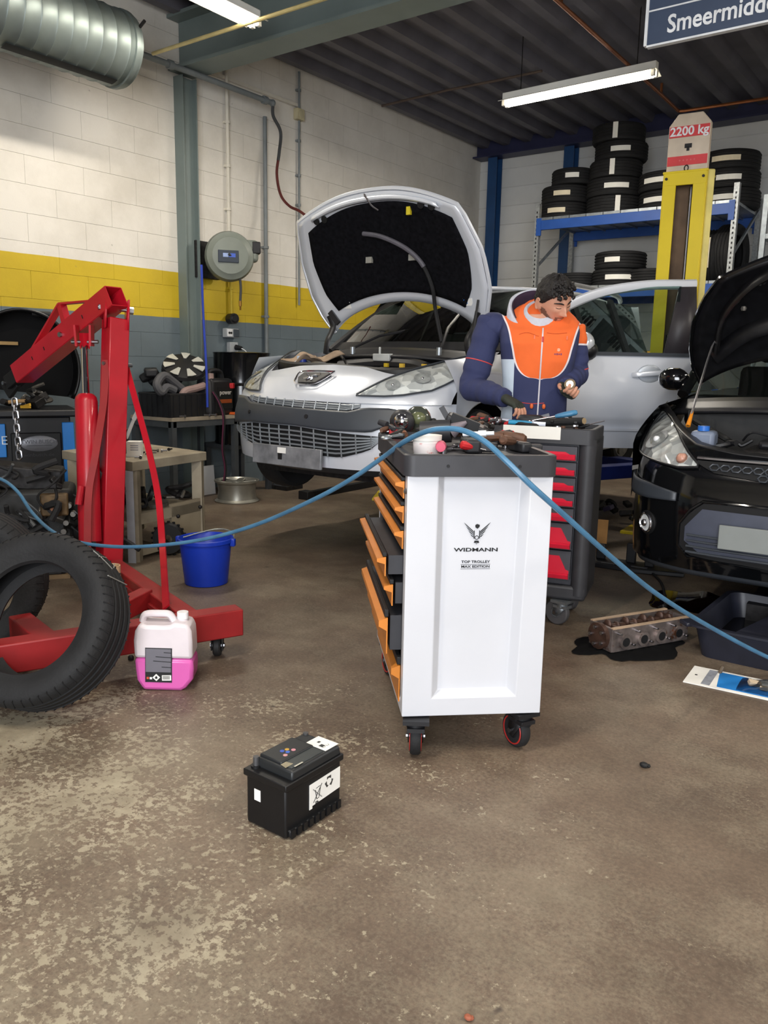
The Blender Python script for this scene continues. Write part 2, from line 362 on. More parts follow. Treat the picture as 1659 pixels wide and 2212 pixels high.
one('junction_box', MB().box((0, 0, 0), (.06, .11, .11)).cyl((.03, 0, 0), (.036, 0, 0), .04, n=16), mat('aged_cream_plastic', (196, 186, 152), .6), 'square cream junction box high on the left wall', 'junction box', loc=(XL+.035, 6.82, 3.86), bevel=.004)
hp = thing('air_main_pipe', 'dark grey horizontal air pipe running along the left wall past the column', 'pipe', (XL+.07, 4.2, 3.80))
obj('pipe', MB().cyl((.15, 0, .0), (.15, 2.03, 0), .026, n=12).ball((.15, 2.03, 0), .034), GREYP, hp)
for y in (.75, 1.9): obj('coupling', MB().cyl((.15, y, 0), (.15, y+.05, 0), .038, n=12), GREYP, hp)
one('cable_tray', MB().box((0, .75, 0), (.02, 1.5, .03)), CREAM, 'thin cream cable trunking along the upper left wall to the junction box', 'cable duct', loc=(XL+.02, 5.35, 3.95))
REDH = mat('dark_red_hose', (96, 34, 28), .55, var=.2); GRH = mat('dark_grey_hose', (62, 64, 66), .5)
pts = [V((XL+.22, 6.24, 3.80))]+[PX(x, y, XL+d) for x, y, d in ((590, 250, .2), (606, 285, .2), (603, 330, .2), (598, 375, .2), (606, 420, .25), (625, 445, .35), (650, 458, .5), (690, 490, .7))]
rh = thing('rubber_air_hose', 'grey and dark red rubber hose hanging down from the wall air pipe behind the bonnet', 'hose', pts[0])
sp = [p-pts[0] for p in spline(pts, 8)]
obj('upper_hose', MB().tube(sp[:28], .016, 8), GRH, rh); obj('lower_hose', MB().tube(sp[27:], .014, 8), REDH, rh)
# --- spiral duct
DUCT = mat('galvanised_duct', (122, 132, 130), .45, .6, var=.12, scale=5)
du = thing('ventilation_duct', 'round galvanised spiral ventilation duct hanging along the left wall', 'duct', (-5.6, 4.13, 3.57))
dm = MB(); rd = .262; prof = []
prof = [(rd, 0)]
nseg = 28
for i in range(1, 16):
    z = -.115*i; prof += [(rd, z+.008), (rd+.006, z), (rd, z-.008)]
prof += [(rd, -2.6)]
Rm = Matrix.Rotation(-PI/2, 4, 'X')
dm.lathe(prof, 40, Rm)
obj('duct_tube', dm, DUCT, du, smooth=50)
for y in (-.03, -1.1):
    b = MB(); b.lathe([(rd, -.04), (rd+.012, -.035), (rd+.012, .0), (rd, .0)], 40, Matrix.Translation((0, y, 0)) @ Rm); obj('band', b, DUCT, du)
    obj('bolt', MB().cyl((rd*.9, y+.02, rd*.45), (rd*1.12, y+.02, rd*.56), .012, n=8), DARKST, du)
for y0, y1 in ((-.12, -.98), (-1.15, -2.3)):
    s_ = MB(); s_.grid(lambda u, v: ((rd+.007)*math.sin(.10+v*.28), y0+(y1-y0)*u, -(rd+.007)*math.cos(.10+v*.28)), 8, 4)
    obj('outlet_slot', s_, mat('slot_black', (22, 26, 30), .7), du)
for y in (-.35, -1.6):
    obj('hanger_wire', MB().cyl((0, y, rd), (0, y, .78), .004, n=6), DARKST, du)
# --- hose reel on the column
RG = mat('reel_grey_plastic', (118, 124, 116), .45, var=.06); rp = V((XL+.36, 5.5, 2.25))
hr = thing('hose_reel', 'grey retractable air hose reel mounted on the wall column', 'hose reel', rp)
ax = V((.80, -.60, 0)); Rr = frame(ax, (0, 0, 1))    # drum axis towards the camera
dr = MB(); dr.lathe([(.05, -.11), (.20, -.105), (.225, -.07), (.23, .02), (.215, .075), (.17, .095), (.165, .10), (.03, .11)], 36, Rr.to_4x4())
obj('drum_housing', dr, RG, hr, smooth=40)
ar = MB(); Mz = Rr.to_4x4()
ar.box((.06, -.17, -.02), (.20, .20, .13), M=Mz); obj('hose_guide', ar, RG, hr, bevel=.03)
obj('guide_mouth', MB().box((.09, -.25, .0), (.11, .08, .10), M=Mz), BLACKP, hr, bevel=.01)
pl = obj('label_plate', MB().box((-.01, .02, .112), (.11, .19, .012), M=Mz), mat('label_dark_blue', (38, 48, 62), .4), hr, bevel=.004)
obj('label_mark', MB().box((0, .045, .119), (.035, .05, .004), M=Mz), mat('label_pale', (150, 170, 215), .4), hr)
obj('label_mark', MB().box((0, -.015, .119), (.035, .06, .004), M=Mz), mat('label_blue', (60, 92, 190), .4), hr)
obj('bracket', MB().box((-.30, -.02, -.02), (.06, .3, .34)).box((-.22, .0, 0), (.18, .05, .2)), DARKST, hr, bevel=.005)
bh = [PX(x, y, XL+.45)-rp for x, y in ((494, 548), (506, 562), (516, 590), (520, 620), (519, 650))]
obj('hose_end', MB().tube(spline(bh, 8), .012, 8), GRH, hr)
tip = bh[-1]; obj('coupling', MB().cyl(tip, tip+V((0, 0, -.05)), .014, n=10).cyl(tip+V((0, 0, -.05)), tip+V((0, 0, -.085)), .008, n=8), mat('brass', (150, 112, 58), .4, .9), hr)
BLH = mat('blue_pvc_hose', (42, 66, 170), .4, var=.1)
b0 = PX(435, 572, XL+.5); one('blue_drop_hose', MB().tube(spline([V((0, 0, 0)), PX(439, 680, XL+.5)-b0, PX(446, 800, XL+.55)-b0, PX(448, 880, XL+.6)-b0], 6), .011, 8), BLH, 'thin bright blue hose hanging straight down from the hose reel', 'hose', loc=b0)
# --- sockets
sk = thing('wall_socket', 'grey double wall socket with plugs on the left wall above the oil drum', 'socket', (XL+.02, 5.80, 1.56))
obj('back_box', MB().box((.02, 0, 0), (.06, .17, .09)), mat('socket_grey', (170, 174, 178), .5), sk, bevel=.006)
obj('flap', MB().box((.056, -.045, 0), (.012, .07, .075)), WHITEP, sk, bevel=.004); obj('flap', MB().box((.056, .045, 0), (.012, .07, .075)), mat('socket_dark', (70, 78, 86), .5), sk, bevel=.004)
obj('outlet', MB().cyl((.063, -.058, 0), (.066, -.058, 0), .012, n=10).cyl((.063, -.032, 0), (.066, -.032, 0), .012, n=10), INK, sk)
obj('lower_box', MB().box((.02, .02, -.14), (.055, .11, .10)), mat('socket_grey', (170, 174, 178), .5), sk, bevel=.006)
obj('plug', MB().cyl((.05, .04, -.14), (.12, .05, -.15), .028, .02, n=12), BLACKP, sk); obj('cable', MB().tube(spline([(.12, .05, -.15), (.15, .09, -.19), (.12, .13, -.30), (.1, .15, -.42)], 6), .005, 6), WHITEP, sk)
rn = thing('plug_disc', 'black round three phase plug above the wall socket', 'plug', (XL+.03, 5.80, 1.70))
obj('body', MB().cyl((0, 0, 0), (.09, -.02, 0), .052, n=20).cyl((.09, -.02, 0), (.10, -.022, 0), .04, .03, n=20), BLACKP, rn)
# --- fluorescent fittings
TUBE = emat('fluorescent_tube', (255, 244, 224), 22)
FIT = mat('white_enamel', (232, 230, 222), .35, var=.03)
def fitting(label, a, b, nrm=(0, 0, -1), hang=True, group=None, power=85):
    a = V(a); b = V(b); L_ = (b-a).length; c = (a+b)/2; R = frame(b-a, (0, 0, 1))     # local x = up, z = along
    t = thing('fluorescent_light', label, 'lamp', c, group=group); M4 = R.to_4x4()
    q = MB()
    q.add([(.03, -.11, -L_/2), (.06, -.035, -L_/2), (.06, .035, -L_/2), (.03, .11, -L_/2), (.03, -.11, L_/2), (.06, -.035, L_/2), (.06, .035, L_/2), (.03, .11, L_/2)], [(0, 1, 5, 4), (1, 2, 6, 5), (2, 3, 7, 6)], M4)
    obj('reflector', q, FIT, t, solid=.004, smooth=None)
    obj('housing', MB().box((.09, 0, 0), (.06, .07, L_), M=M4), FIT, t, bevel=.006)
    for s in (-.032, .032):
        obj('tube', MB().cyl(M4 @ V((.018, s, -L_/2+.04)), M4 @ V((.018, s, L_/2-.04)), .014, n=12), TUBE, t)
        for e in (-1, 1): obj('socket', MB().box((.028, s, e*(L_/2-.02)), (.05, .03, .03), M=M4), FIT, t)
    if hang:
        for e in (-.38, .38):
            p = M4 @ V((.12, 0, e*L_)); obj('hanger', MB().cyl(p, (p.x, p.y, ZC-.05-c.z), .005, n=6), DARKST, t)
    la = bpy.data.lights.new('tube_light', 'AREA'); la.shape = 'RECTANGLE'; la.size = L_; la.size_y = .12; la.energy = power; la.color = (1, .93, .82)
    lo = bpy.data.objects.new('tube_light', la); COL.objects.link(lo); lo.parent = t; lo.location = (0, 0, -.015)
    d = b-a; lo.rotation_euler = (0, 0, math.atan2(d.y, d.x)); return t
fitting('bare twin tube fluorescent light hanging below the deck near the tyre rack', G(1088, 232, 3.72), G(1418, 165, 3.72)+V((0, 0, 0)))
e1 = G(556, 62, 3.72); fitting('glaring fluorescent light at the top left beneath the steel beam', e1, e1+V((.03, -1.5, 0)), power=52)
for i, (x, y) in enumerate(((-1.6, .6), (1.4, 2.2), (1.6, 6.4))):
    fitting(('fluorescent light overhead just behind the camera', 'fluorescent light overhead to the right of the camera', 'fluorescent light over the bay of the black car')[i], (x, y-.75, 3.75), (x, y+.75, 3.75), group='ceiling lights above the work bays')
# --- roof pipes and hanging sign
COP = mat('copper_pipe', (150, 92, 56), .38, .7, var=.15)
cp = [G(1215, -10, 3.86), G(1428, 204, 3.86), G(1466, 240, 3.86)]
c0 = V(cp[0]); cpt = thing('copper_ceiling_pipe', 'thin copper pipe crossing below the deck and turning right beyond the light', 'pipe', c0)
path = [V((0, -3, 0)), cp[1]-c0, cp[2]-c0+V((0, -.05, 0)), cp[2]-c0, cp[2]-c0+V((.05, .02, 0)), G(1659, 212, 3.86)-c0, G(1659, 212, 3.86)-c0+V((2, 0, 0))]
obj('pipe', MB().tube(path, .016, 10), COP, cpt)
for k in (0.02, .45): obj('clip', MB().box(path[0].lerp(path[1], .55+k)+V((0, 0, .05)), (.02, .02, .1)), COP, cpt)
y0 = G(330, 116, 3.73); one('thin_ceiling_pipe', MB().cyl((0, 0, 0), (4.2, 0.02, .0), .015, n=10), mat('cream_yellow_pipe', (196, 182, 130), .45, .3), 'thin cream pipe crossing in front of the steel beam beneath the ceiling light', 'pipe', loc=y0)
d0 = PX(760, 235, -5.6); one('brown_ceiling_conduit', MB().tube([(0, 0, 0), (.9, .0, .02), (1.5, .05, .03), (2.0, .05, .03)], .014, 8), mat('brown_conduit', (88, 74, 66), .6), 'dark brown conduit clipped across the underside of the deck', 'pipe', loc=(-6.1, 8.05, 4.22))
SY = 4.7; sg = thing('hanging_sign', 'dark blue hanging shop sign with white lettering at the top right', 'sign', PY(1397, 100, SY))
sgm = mat('sign_navy', (58, 70, 92), .45, var=.05); sl = mat('sign_white', (226, 228, 230), .5)
obj('board', MB().box((.9, .012, .35), (1.8, .024, .7)), sgm, sg)
obj('frame_edge', MB().box((-.008, .01, .35), (.016, .034, .7)), sl, sg); obj('frame_edge', MB().box((.9, .01, -.004), (1.8, .034, .010)), sl, sg)
obj('divider', MB().box((.9, -.001, .172), (1.8, .004, .008)), sl, sg)
letters('lettering', 'Smeermiddelen', .125, sl, sg, TM((.105, -.003, .082), (PI/2, 0, 0)), align='LEFT', bold=.0022, sx=.86)
for x in (.25, 1.5): obj('hanger', MB().cyl((x, .01, .7), (x, .01, ZC-SY*0-PY(1397, 100, SY).z-.02), .004, n=6), STEEL, sg)
# ================================================================ CARS
SILV = mat('silver_car_paint', (216, 220, 228), .3, .3, var=.02, scale=2, coat=.6)
BLKCAR = mat('black_car_paint', (10, 11, 13), .12, .0, var=.1, scale=2, coat=1.0)
GPLAS = mat('grey_bumper_plastic', (58, 62, 68), .42, var=.06)
CARGLASS = glass_mat('car_glass', (196, 214, 208), .8)
DGLASS = glass_mat('dark_car_glass', (120, 140, 134), .7)
INTER = mat('dark_interior', (34, 35, 38), .8, var=.2)
ENGB = mat('grimy_engine_black', (30, 29, 28), .55, var=.3, scale=22, spot=(92, 84, 70), spot_t=.66, spot_s=14)
ALU = mat('dirty_aluminium', (136, 132, 126), .42, .7, var=.25, scale=18)
FELT = mat('bonnet_felt', (20, 20, 24), .95, var=.3, scale=40, bump=.2, spec=.1)
LENS2 = glass_mat('soft_lamp_lens', (244, 246, 246), .3)
def reflector_mat():
    m = bpy.data.materials.new('lamp_reflector'); m.use_nodes = True; N = m.node_tree.nodes; L = m.node_tree.links; b = N['Principled BSDF']
    tc = N.new('ShaderNodeTexCoord'); vo = N.new('ShaderNodeTexVoronoi'); vo.inputs['Scale'].default_value = 17; L.new(tc.outputs['Object'], vo.inputs['Vector'])
    r = N.new('ShaderNodeValToRGB'); r.color_ramp.elements[0].color = (.36, .37, .38, 1); r.color_ramp.elements[1].color = (1, 1, .97, 1); L.new(vo.outputs['Color'], r.inputs[0]); L.new(r.outputs[0], b.inputs['Base Color'])  # sparkle of the reflector painted in as grey to white cells
    b.inputs['Metallic'].default_value = .0; b.inputs['Roughness'].default_value = .25
    bp = N.new('ShaderNodeBump'); bp.inputs['Strength'].default_value = .8; bp.inputs['Distance'].default_value = .02; L.new(vo.outputs['Distance'], bp.inputs['Height']); L.new(bp.outputs[0], b.inputs['Normal']); return m
REFL = reflector_mat(); BOWL = mat('lamp_bowl', (214, 216, 216), .18, .35, var=.2, scale=30)
class Nose:
    """front end skin of a car: plan curve (x,y) swept over a height profile"""
    def __init__(s, xs, ys, zs, dz):
        p = spline([(x, y, 0) for x, y in zip(xs, ys)], 10); s.L = [0]
        for a, b in zip(p, p[1:]): s.L.append(s.L[-1]+(b-a).length)
        s.px = [q.x for q in p]; s.py = [q.y for q in p]; d = spline([(0, b, a) for a, b in zip(zs, dz)], 8); s.zs = [q.z for q in d]; s.dz = [q.y for q in d]
    def sx(s, x): return math.copysign(float(np.interp(abs(x), s.px, s.L)), x)
    def sy(s, y): return float(np.interp(y, s.py, s.L))
    def raw(s, t, z): return V((math.copysign(float(np.interp(abs(t), s.L, s.px)), t), float(np.interp(abs(t), s.L, s.py))+float(np.interp(z, s.zs, s.dz)), z))
    def P(s, t, z, off=0):
        p = s.raw(t, z)
        if off:
            a = s.raw(t+.01, z)-s.raw(t-.01, z); b = s.raw(t, z+.01)-s.raw(t, z-.01); n = a.cross(b); n.normalize(); p = p+n*off
        return p
    def patch(s, s0, s1, zb, zt, off=.004, nu=24, nv=8):
        zb_ = zb if callable(zb) else (lambda q: zb); zt_ = zt if callable(zt) else (lambda q: zt)
        def f(u, v):
            t = s0+(s1-s0)*u; a, b = zb_(t), zt_(t); return s.P(t, a+(b-a)*v, off)
        return MB().grid(f, nu, nv)
def tab(pts):
    xs = [p[0] for p in pts]; zs = [p[1] for p in pts]; return lambda t: float(np.interp(t, xs, zs))
def wheel(parent, c, r, w, side, rimr, spokes=7, rim=None):
    """tyre, rim and spokes as parts of a car wheel"""
    R = frame((side, 0, 0), (0, 0, 1)); M4 = TM(c, R); t = MB(); h = w/2
    t.lathe([(rimr, -h*.8), (r*.9, -h), (r*.97, -h*.85), (r, -h*.5), (r, h*.5), (r*.97, h*.85), (r*.9, h), (rimr, h*.8)], 36, M4, closed=True)
    wo = obj('wheel', t, RUBBER, parent); k = MB(); k.lathe([(rimr*.98, -h*.8), (rimr*.85, -h*.4), (rimr*.85, h*.5), (rimr*.98, h*.78)], 32, M4, closed=False)
    for i in range(spokes):
        a = 2*PI*i/spokes; k.bar(M4 @ V((.04*math.cos(a), .04*math.sin(a), h*.55)), M4 @ V((rimr*.9*math.cos(a), rimr*.9*math.sin(a), h*.7)), .05, .03)
    k.cyl(M4 @ V((0, 0, h*.3)), M4 @ V((0, 0, h*.62)), .07, n=16); obj('rim', k, rim or ALU, wo)
# ---------------------------------------------------------------- silver estate car raised on the lift
CX, CY, CZ = -3.406, 3.674, .402
car = thing('silver_estate_car', 'silver estate car raised on the lift with bonnet and driver side door open', 'car', (CX, CY, CZ))
N1 = Nose([0, .3, .5, .68, .8, .86, .874], [0, .03, .09, .185, .305, .48, .85], [.1, .25, .5, .62, .7, .8, .9, .97], [.10, .03, 0, .03, .07, .2, .45, .6])
ztop = tab([(N1.sx(x), z) for x, z in ((-.84, .975), (-.80, .955), (-.72, .915), (-.61, .855), (-.51, .815), (-.44, .825), (-.27, .855), (0, .866), (.27, .855), (.44, .825), (.51, .815), (.61, .855), (.72, .915), (.80, .955), (.84, .975))])
sb = N1.sy(.46); sn = N1.sx(.84)
bu = obj('front_bumper', N1.patch(-sb, sb, .262, .66, 0, 48, 14), SILV, car, smooth=60)
obj('under_lip', MB().grid(lambda u, v: N1.P(-sb+2*sb*u, .262-.05*v)+V((0, .01+.10*v, 0)), 40, 2), GPLAS, car)
obj('nose_panel', N1.patch(-sn, sn, .655, ztop, .012, 56, 10), SILV, car, smooth=60)
# black rubbing strip
s_a, s_b = N1.sx(-.80), N1.sx(.66)
obj('bumper_strip', N1.patch(s_a, s_b, tab([(s_a, .47), (N1.sx(-.4), .505), (0, .51), (N1.sx(.25), .495), (N1.sx(.51), .493), (N1.sx(.6), .53), (s_b, .585)]), tab([(s_a, .65), (N1.sx(-.56), .655), (N1.sx(-.46), .622), (N1.sx(0), .606), (N1.sx(.38), .600), (N1.sx(.46), .626), (N1.sx(.61), .628), (s_b, .61)]), .02, 40, 8), GPLAS, car, smooth=70, solid=.02)
for x in (-.43, .1): obj('parking_sensor', MB().cyl(N1.P(N1.sx(x), .56, .028), N1.P(N1.sx(x), .56, .036), .013, n=12), BLACKP, bu)
# grilles
DARKV = mat('grille_void', (12, 12, 14), .8); GBAR = mat('grille_bar_grey', (150, 156, 162), .35, .5)
def grille(name, s0, s1, zb, zt, nb, nvb, off):
    g = obj(name, N1.patch(s0, s1, zb, zt, off, 24, 6), DARKV, car)
    for k in range(1, nb+1):
        v = k/(nb+1); b = MB(); ps = []
        for i in range(25):
            t = s0+(s1-s0)*i/24; ps.append(N1.P(t, zb(t)+(zt(t)-zb(t))*v, off+.008))
        b.tube(ps, .006, 6); obj('bar', b, GBAR, g)
    for k in range(nvb):
        t = s0+(s1-s0)*(k+.5)/nvb; b = MB(); b.tube([N1.P(t, zb(t)+(zt(t)-zb(t))*v/4, off+.010) for v in range(5)], .005, 6); obj('upright', b, GBAR, g)
g0, g1 = N1.sx(-.5), N1.sx(.43)
grille('upper_grille', g0, g1, tab([(g0, .640), (N1.sx(-.40), .622), (N1.sx(0), .607), (N1.sx(.36), .602), (g1, .63)]), tab([(g0, .668), (N1.sx(0), .658), (g1, .650)]), 3, 11, .006)
l0, l1 = N1.sx(-.70), N1.sx(.56)
grille('lower_grille', l0, l1, tab([(l0, .44), (N1.sx(-.55), .385), (N1.sx(-.35), .345), (N1.sx(.33), .335), (N1.sx(.50), .385), (l1, .44)]), tab([(l0, .46), (N1.sx(-.4), .5), (0, .505), (N1.sx(.25), .487), (l1, .470)]), 5, 14, .010)
# number plate holder (no plate), sticker
npl = obj('plate_holder', MB().box((-.045, -.03, .318), (.575, .02, .123), rot=(-.05, 0, -.005)), mat('scuffed_plate_grey', (150, 152, 156), .5, .4, var=.3, scale=14, rgb2=(112, 114, 118)), car, bevel=.004)
obj('sticker', MB().box((-.075, -.043, .352), (.07, .003, .035), rot=(-.05, 0, 0)), PAPER, npl); obj('clip', MB().box((-.09, -.042, .315), (.032, .006, .04)), INK, npl)
# headlights
def hlight(sg):
    xs = [.40, .508, .611, .72, .80]; q = [(N1.sx(x), z) for x, z in ((.395, .695), (.508, .785), (.611, .85), (.70, .90), (.79, .945), (.832, .955))]; b = [(N1.sx(x), z) for x, z in ((.395, .688), (.55, .688), (.642, .696), (.758, .725), (.803, .77), (.832, .85))]
    s0, s1 = q[0][0], q[-1][0]; zt = tab(q); zb = tab(b)
    if sg < 0: zt2, zb2 = (lambda t: zt(-t)), (lambda t: zb(-t)); s0, s1 = -s1, -s0
    else: zt2, zb2 = zt, zb
    h = obj('headlight', N1.patch(s0, s1, zb2, zt2, .017, 24, 8), REFL, car, smooth=70)
    obj('lens', N1.patch(s0, s1, zb2, zt2, .030, 24, 8), LENS2, h, smooth=70)
    e = [N1.P(s0+(s1-s0)*i/20, zt2(s0+(s1-s0)*i/20), .026) for i in range(21)]+[N1.P(s1+(s0-s1)*i/20, zb2(s1+(s0-s1)*i/20), .026) for i in range(21)]
    obj('trim_edge', MB().tube(e, .006, 6, loop=True), GPLAS, h)
    for x, z, r in ((.56, .75, .045), (.68, .79, .05)):
        c = N1.P(sg*N1.sx(x), z, .014); d = N1.P(sg*N1.sx(x), z, .026)-c; obj('bulb_bowl', MB().lathe([(r, .012), (r*.8, .009), (r*.4, .003), (.004, .0)], 20, TM(c, frame(d))), BOWL, h); obj('bulb', MB().ball(c+d*.8, .010), CHROME, h)
hlight(1); hlight(-1)
# badge: dark shield with a chrome lion-like mark
bc = N1.P(0, .775, .024); bn = (N1.P(0, .775, .06)-bc).normalized(); Rb = frame(bn, (1, 0, 0)); Mb = TM(bc, Rb)
sh = [(-.10, .055), (.10, .062), (.125, .05), (.07, -.055), (-.065, -.062), (-.11, .0)]
bd = obj('badge', MB().prism(sh, -.02, .004, Mb), BLACKP, car, bevel=.006)
obj('badge_rim', MB().tube([Mb @ V((x*1.08, y*1.1, .004)) for x, y in spline([(a, b, 0) for a, b in sh], 4, True) for y in [y]] if False else [Mb @ V((q.x*1.1, q.y*1.12, .003)) for q in spline([(a, b, 0) for a, b in sh], 4, True)], .006, 6, loop=True), CHROME, bd)
lm = MB()
for a, b in (((-.045, -.02), (.0, .005)), ((0, .005), (.035, .028)), ((-.01, .0), (-.045, .022)), ((.0, .0), (.03, -.012)), ((-.005, -.005), (-.012, -.035)), ((.012, .01), (.05, .008)), ((.02, -.01), (.03, -.036)), ((.03, .025), (.055, .035))):
    lm.bar(Mb @ V((*a, .007)), Mb @ V((*b, .007)), .011, .008)
obj('badge_mark', lm, CHROME, bd)
# fenders, sides
def arch(y, yc, r, low): return max(low, .31+math.sqrt(max(0, r*r-(y-yc)**2))) if abs(y-yc) < r else low
for sg in (1, -1):
    def fe(u, v):
        y = .46+.98*u; zl = arch(y, .81, .36, .22); zt = .915+.07*u; z = zl+(zt-zl)*v
        x = .872-.012*(1-v)-.10*max(0, v-.65)**1.3/.35**1.3*1.0; return (sg*x, y, z)
    obj('fender', MB().grid(fe, 40, 14), SILV, car, smooth=60)
    def fe2(u, v): y = .45+.72*u; return (sg*(.86-.22*v), y, arch(y, .81, .355, .22))
    obj('wheel_arch', MB().grid(fe2, 28, 2), BLACKP, car)
    ys0 = 1.44 if sg < 0 else 2.55
    def sd(u, v):
        y = ys0+(4.1-ys0)*u; zl = arch(y, 3.35, .36, .22); z = zl+(.99-zl)*v; return (sg*(.872-.03*abs(v-.5)-max(0, u-.85)*.9), y, z)
    obj('body_side', MB().grid(sd, 40, 10), SILV, car, smooth=60)
    obj('sill', MB().box((sg*.82, 2.0, .26), (.10, 1.2, .13)), SILV, car, bevel=.02)
    obj('a_pillar', MB().tube(spline([(sg*.765, 1.22, .97), (sg*.70, 1.58, 1.2), (sg*.60, 2.02, 1.44), (sg*.575, 2.2, 1.475)], 6), .035, 8), SILV if sg > 0 else BLACKP, car)
    obj('roof_rail', MB().tube(spline([(sg*.53, 2.15, 1.49), (sg*.54, 2.3, 1.535), (sg*.54, 3.0, 1.55), (sg*.53, 3.7, 1.535), (sg*.52, 3.85, 1.49)], 6), .022, 8), mat('satin_silver', (190, 190, 192), .3, .6), car)
    for y in (2.5, 3.35): obj('pillar', MB().bar((sg*.82, y, .98), (sg*.60, y+.03, 1.47), .10, .03, x=(0, 1, 0)), BLACKP, car)
    for y0, y1 in (((1.5, 2.45), (2.55, 3.3), (3.4, 3.9)) if sg < 0 else ((2.55, 3.3), (3.4, 3.9))):
        def sgf(u, v, y0=y0, y1=y1): return (sg*(.815-.215*v), y0+(y1-y0)*u+(.25*(1-u)*v if y0 < 2 else 0), .985+.47*v)
        obj('side_window', MB().grid(sgf, 4, 4), DGLASS, car)
def roof(u, v): x = (u*2-1)*.60; return (x, 1.98+2.0*v+.06*(abs(x)/.6)**2*(1 if v < .5 else -1), 1.455+.05*math.sin(PI*min(1, v*1.0+.15))-.035*(x/.6)**2)
obj('roof', MB().grid(roof, 12, 12), SILV, car, smooth=70, solid=.03)
def wsf(u, v):
    x = (u*2-1); a = V((x*.735, .98+.26*x*x, .985)); b = V((x*.585, 1.97+.05*x*x, 1.455)); p = a.lerp(b, v); return p+V((0, -.05, .05))*math.sin(PI*v)*.6
obj('windscreen', MB().grid(wsf, 16, 8), CARGLASS, car, smooth=70)
obj('windscreen_band', MB().grid(lambda u, v: V(wsf(u, v*.10))+V((0, -.003, .003)), 16, 2), BLACKP, car)
obj('tail', MB().grid(lambda u, v: ((u*2-1)*.80*(1-.2*v), 4.12-.12*v, .3+1.15*v), 8, 6), SILV, car)
obj('tailgate_glass', MB().grid(lambda u, v: ((u*2-1)*.58, 4.06-.1*v, 1.03+.35*v), 4, 3), DGLASS, car)
obj('cabin_floor', MB().box((0, 2.4, .25), (1.6, 3.2, .06)), INTER, car)
obj('dashboard', MB().box((0, 1.45, .86), (1.42, .42, .20)).box((-.33, 1.42, .98), (.34, .24, .06)), INTER, car, bevel=.05)
st = MB(); st.tube([(.34+.175*math.cos(2*PI*i/28), 1.72-.06*math.sin(2*PI*i/28)*-1, .93+.165*math.sin(2*PI*i/28)) for i in range(28)], .014, 8, loop=True); st.bar((.18, 1.72, .93), (.50, 1.72, .93), .03, .02); st.cyl((.34, 1.55, .88), (.34, 1.72, .93), .035)
obj('steering_wheel', st, INTER, car)
for x in (-.36, .36):
    for y in (2.05, 2.95):
        s_ = obj('car_seat', MB().box((x, y, .50), (.48, .5, .16)).box((x, y+.26, .84), (.46, .13, .62), rot=(-.22, 0, 0)), INTER, car, bevel=.05)
        obj('headrest', MB().box((x, y+.36, 1.24), (.26, .09, .16), rot=(-.15, 0, 0)), INTER, s_, bevel=.04)
obj('rear_view_mirror', MB().box((0, 1.86, 1.36), (.22, .03, .07)).cyl((0, 1.88, 1.4), (0, 1.95, 1.45), .01), BLACKP, car, bevel=.01)
for p, sd_ in (((-.80, .81, .27), -1), ((.745, .81, .31), 1), ((-.745, 3.35, .31), -1), ((.745, 3.35, .31), 1)): wheel(car, p, .31, .19, sd_, .20)
obj('subframe', MB().box((0, .75, .2), (1.2, .9, .08)).box((0, 2.3, .19), (1.5, 2.6, .04)).bar((-.5, .5, .2), (.5, .5, .2), .07, .07), DARKST, car)
for sg in (1, -1): obj('suspension_strut', MB().cyl((sg*.56, .81, .2), (sg*.52, .86, .9), .05).bar((sg*.3, .8, .2), (sg*.66, .81, .2), .08, .05), DARKST, car)
# engine bay
eb = obj('engine_bay_tub', MB().box((0, .62, .35), (1.18, .62, .03)).box((0, .975, .66), (1.25, .03, .55)).box((-.60, .76, .58), (.04, .42, .40)).box((.60, .76, .58), (.04, .42, .40)), ENGB, car)
obj('front_crossmember', MB().tube(spline([(-.62, .52, .86), (-.4, .41, .845), (0, .375, .84), (.4, .41, .82), (.6, .55, .84)], 8), .03, 8, flat=(1.5, .7)), ENGB, eb)
obj('engine_block', MB().box((-.05, .68, .55), (.62, .38, .36)).box((-.05, .66, .75), (.5, .26, .08)), DARKST, eb, bevel=.02)
obj('engine_cover', MB().box((-.02, .66, .815), (.46, .24, .05)), ENGB, eb, bevel=.02)
obj('air_box', MB().box((.30, .76, .79), (.26, .22, .15)), BLACKP, eb, bevel=.03)
obj('battery_box', MB().box((.42, .66, .68), (.22, .24, .26)), ENGB, eb, bevel=.01)
obj('coolant_tank', MB().ball((-.50, .60, .84), (.07, .08, .07), 14).cyl((-.50, .6, .89), (-.50, .6, .93), .03), mat('coolant_blue_white', (190, 205, 225), .4, var=.15), eb)
obj('washer_cap', MB().cyl((-.44, .55, .88), (-.44, .55, .91), .028, n=14), mat('cap_blue', (40, 60, 150), .4), eb)
rag = MB(); rag.grid(lambda u, v: (-.60+.28*u+.02*math.sin(9*v), .50+.35*v, .90+.045*math.sin(6*u+3)*math.cos(7*v)+.03*v), 14, 14); obj('rag', rag, mat('dirty_rag', (160, 138, 116), .9, var=.2, scale=14), eb, solid=.008, label='crumpled brown rag')
obj('intake_pipe', MB().tube(spline([(-.3, .78, .86), (0, .84, .89), (.3, .82, .88), (.45, .75, .86)], 8), .045, 10), BLACKP, eb)
obj('bracket', MB().box((.05, .82, .93), (.14, .06, .05)).cyl((.02, .82, .95), (.02, .82, 1.0), .008), mat('pale_grey_plastic', (176, 178, 176), .5), eb, bevel=.006)
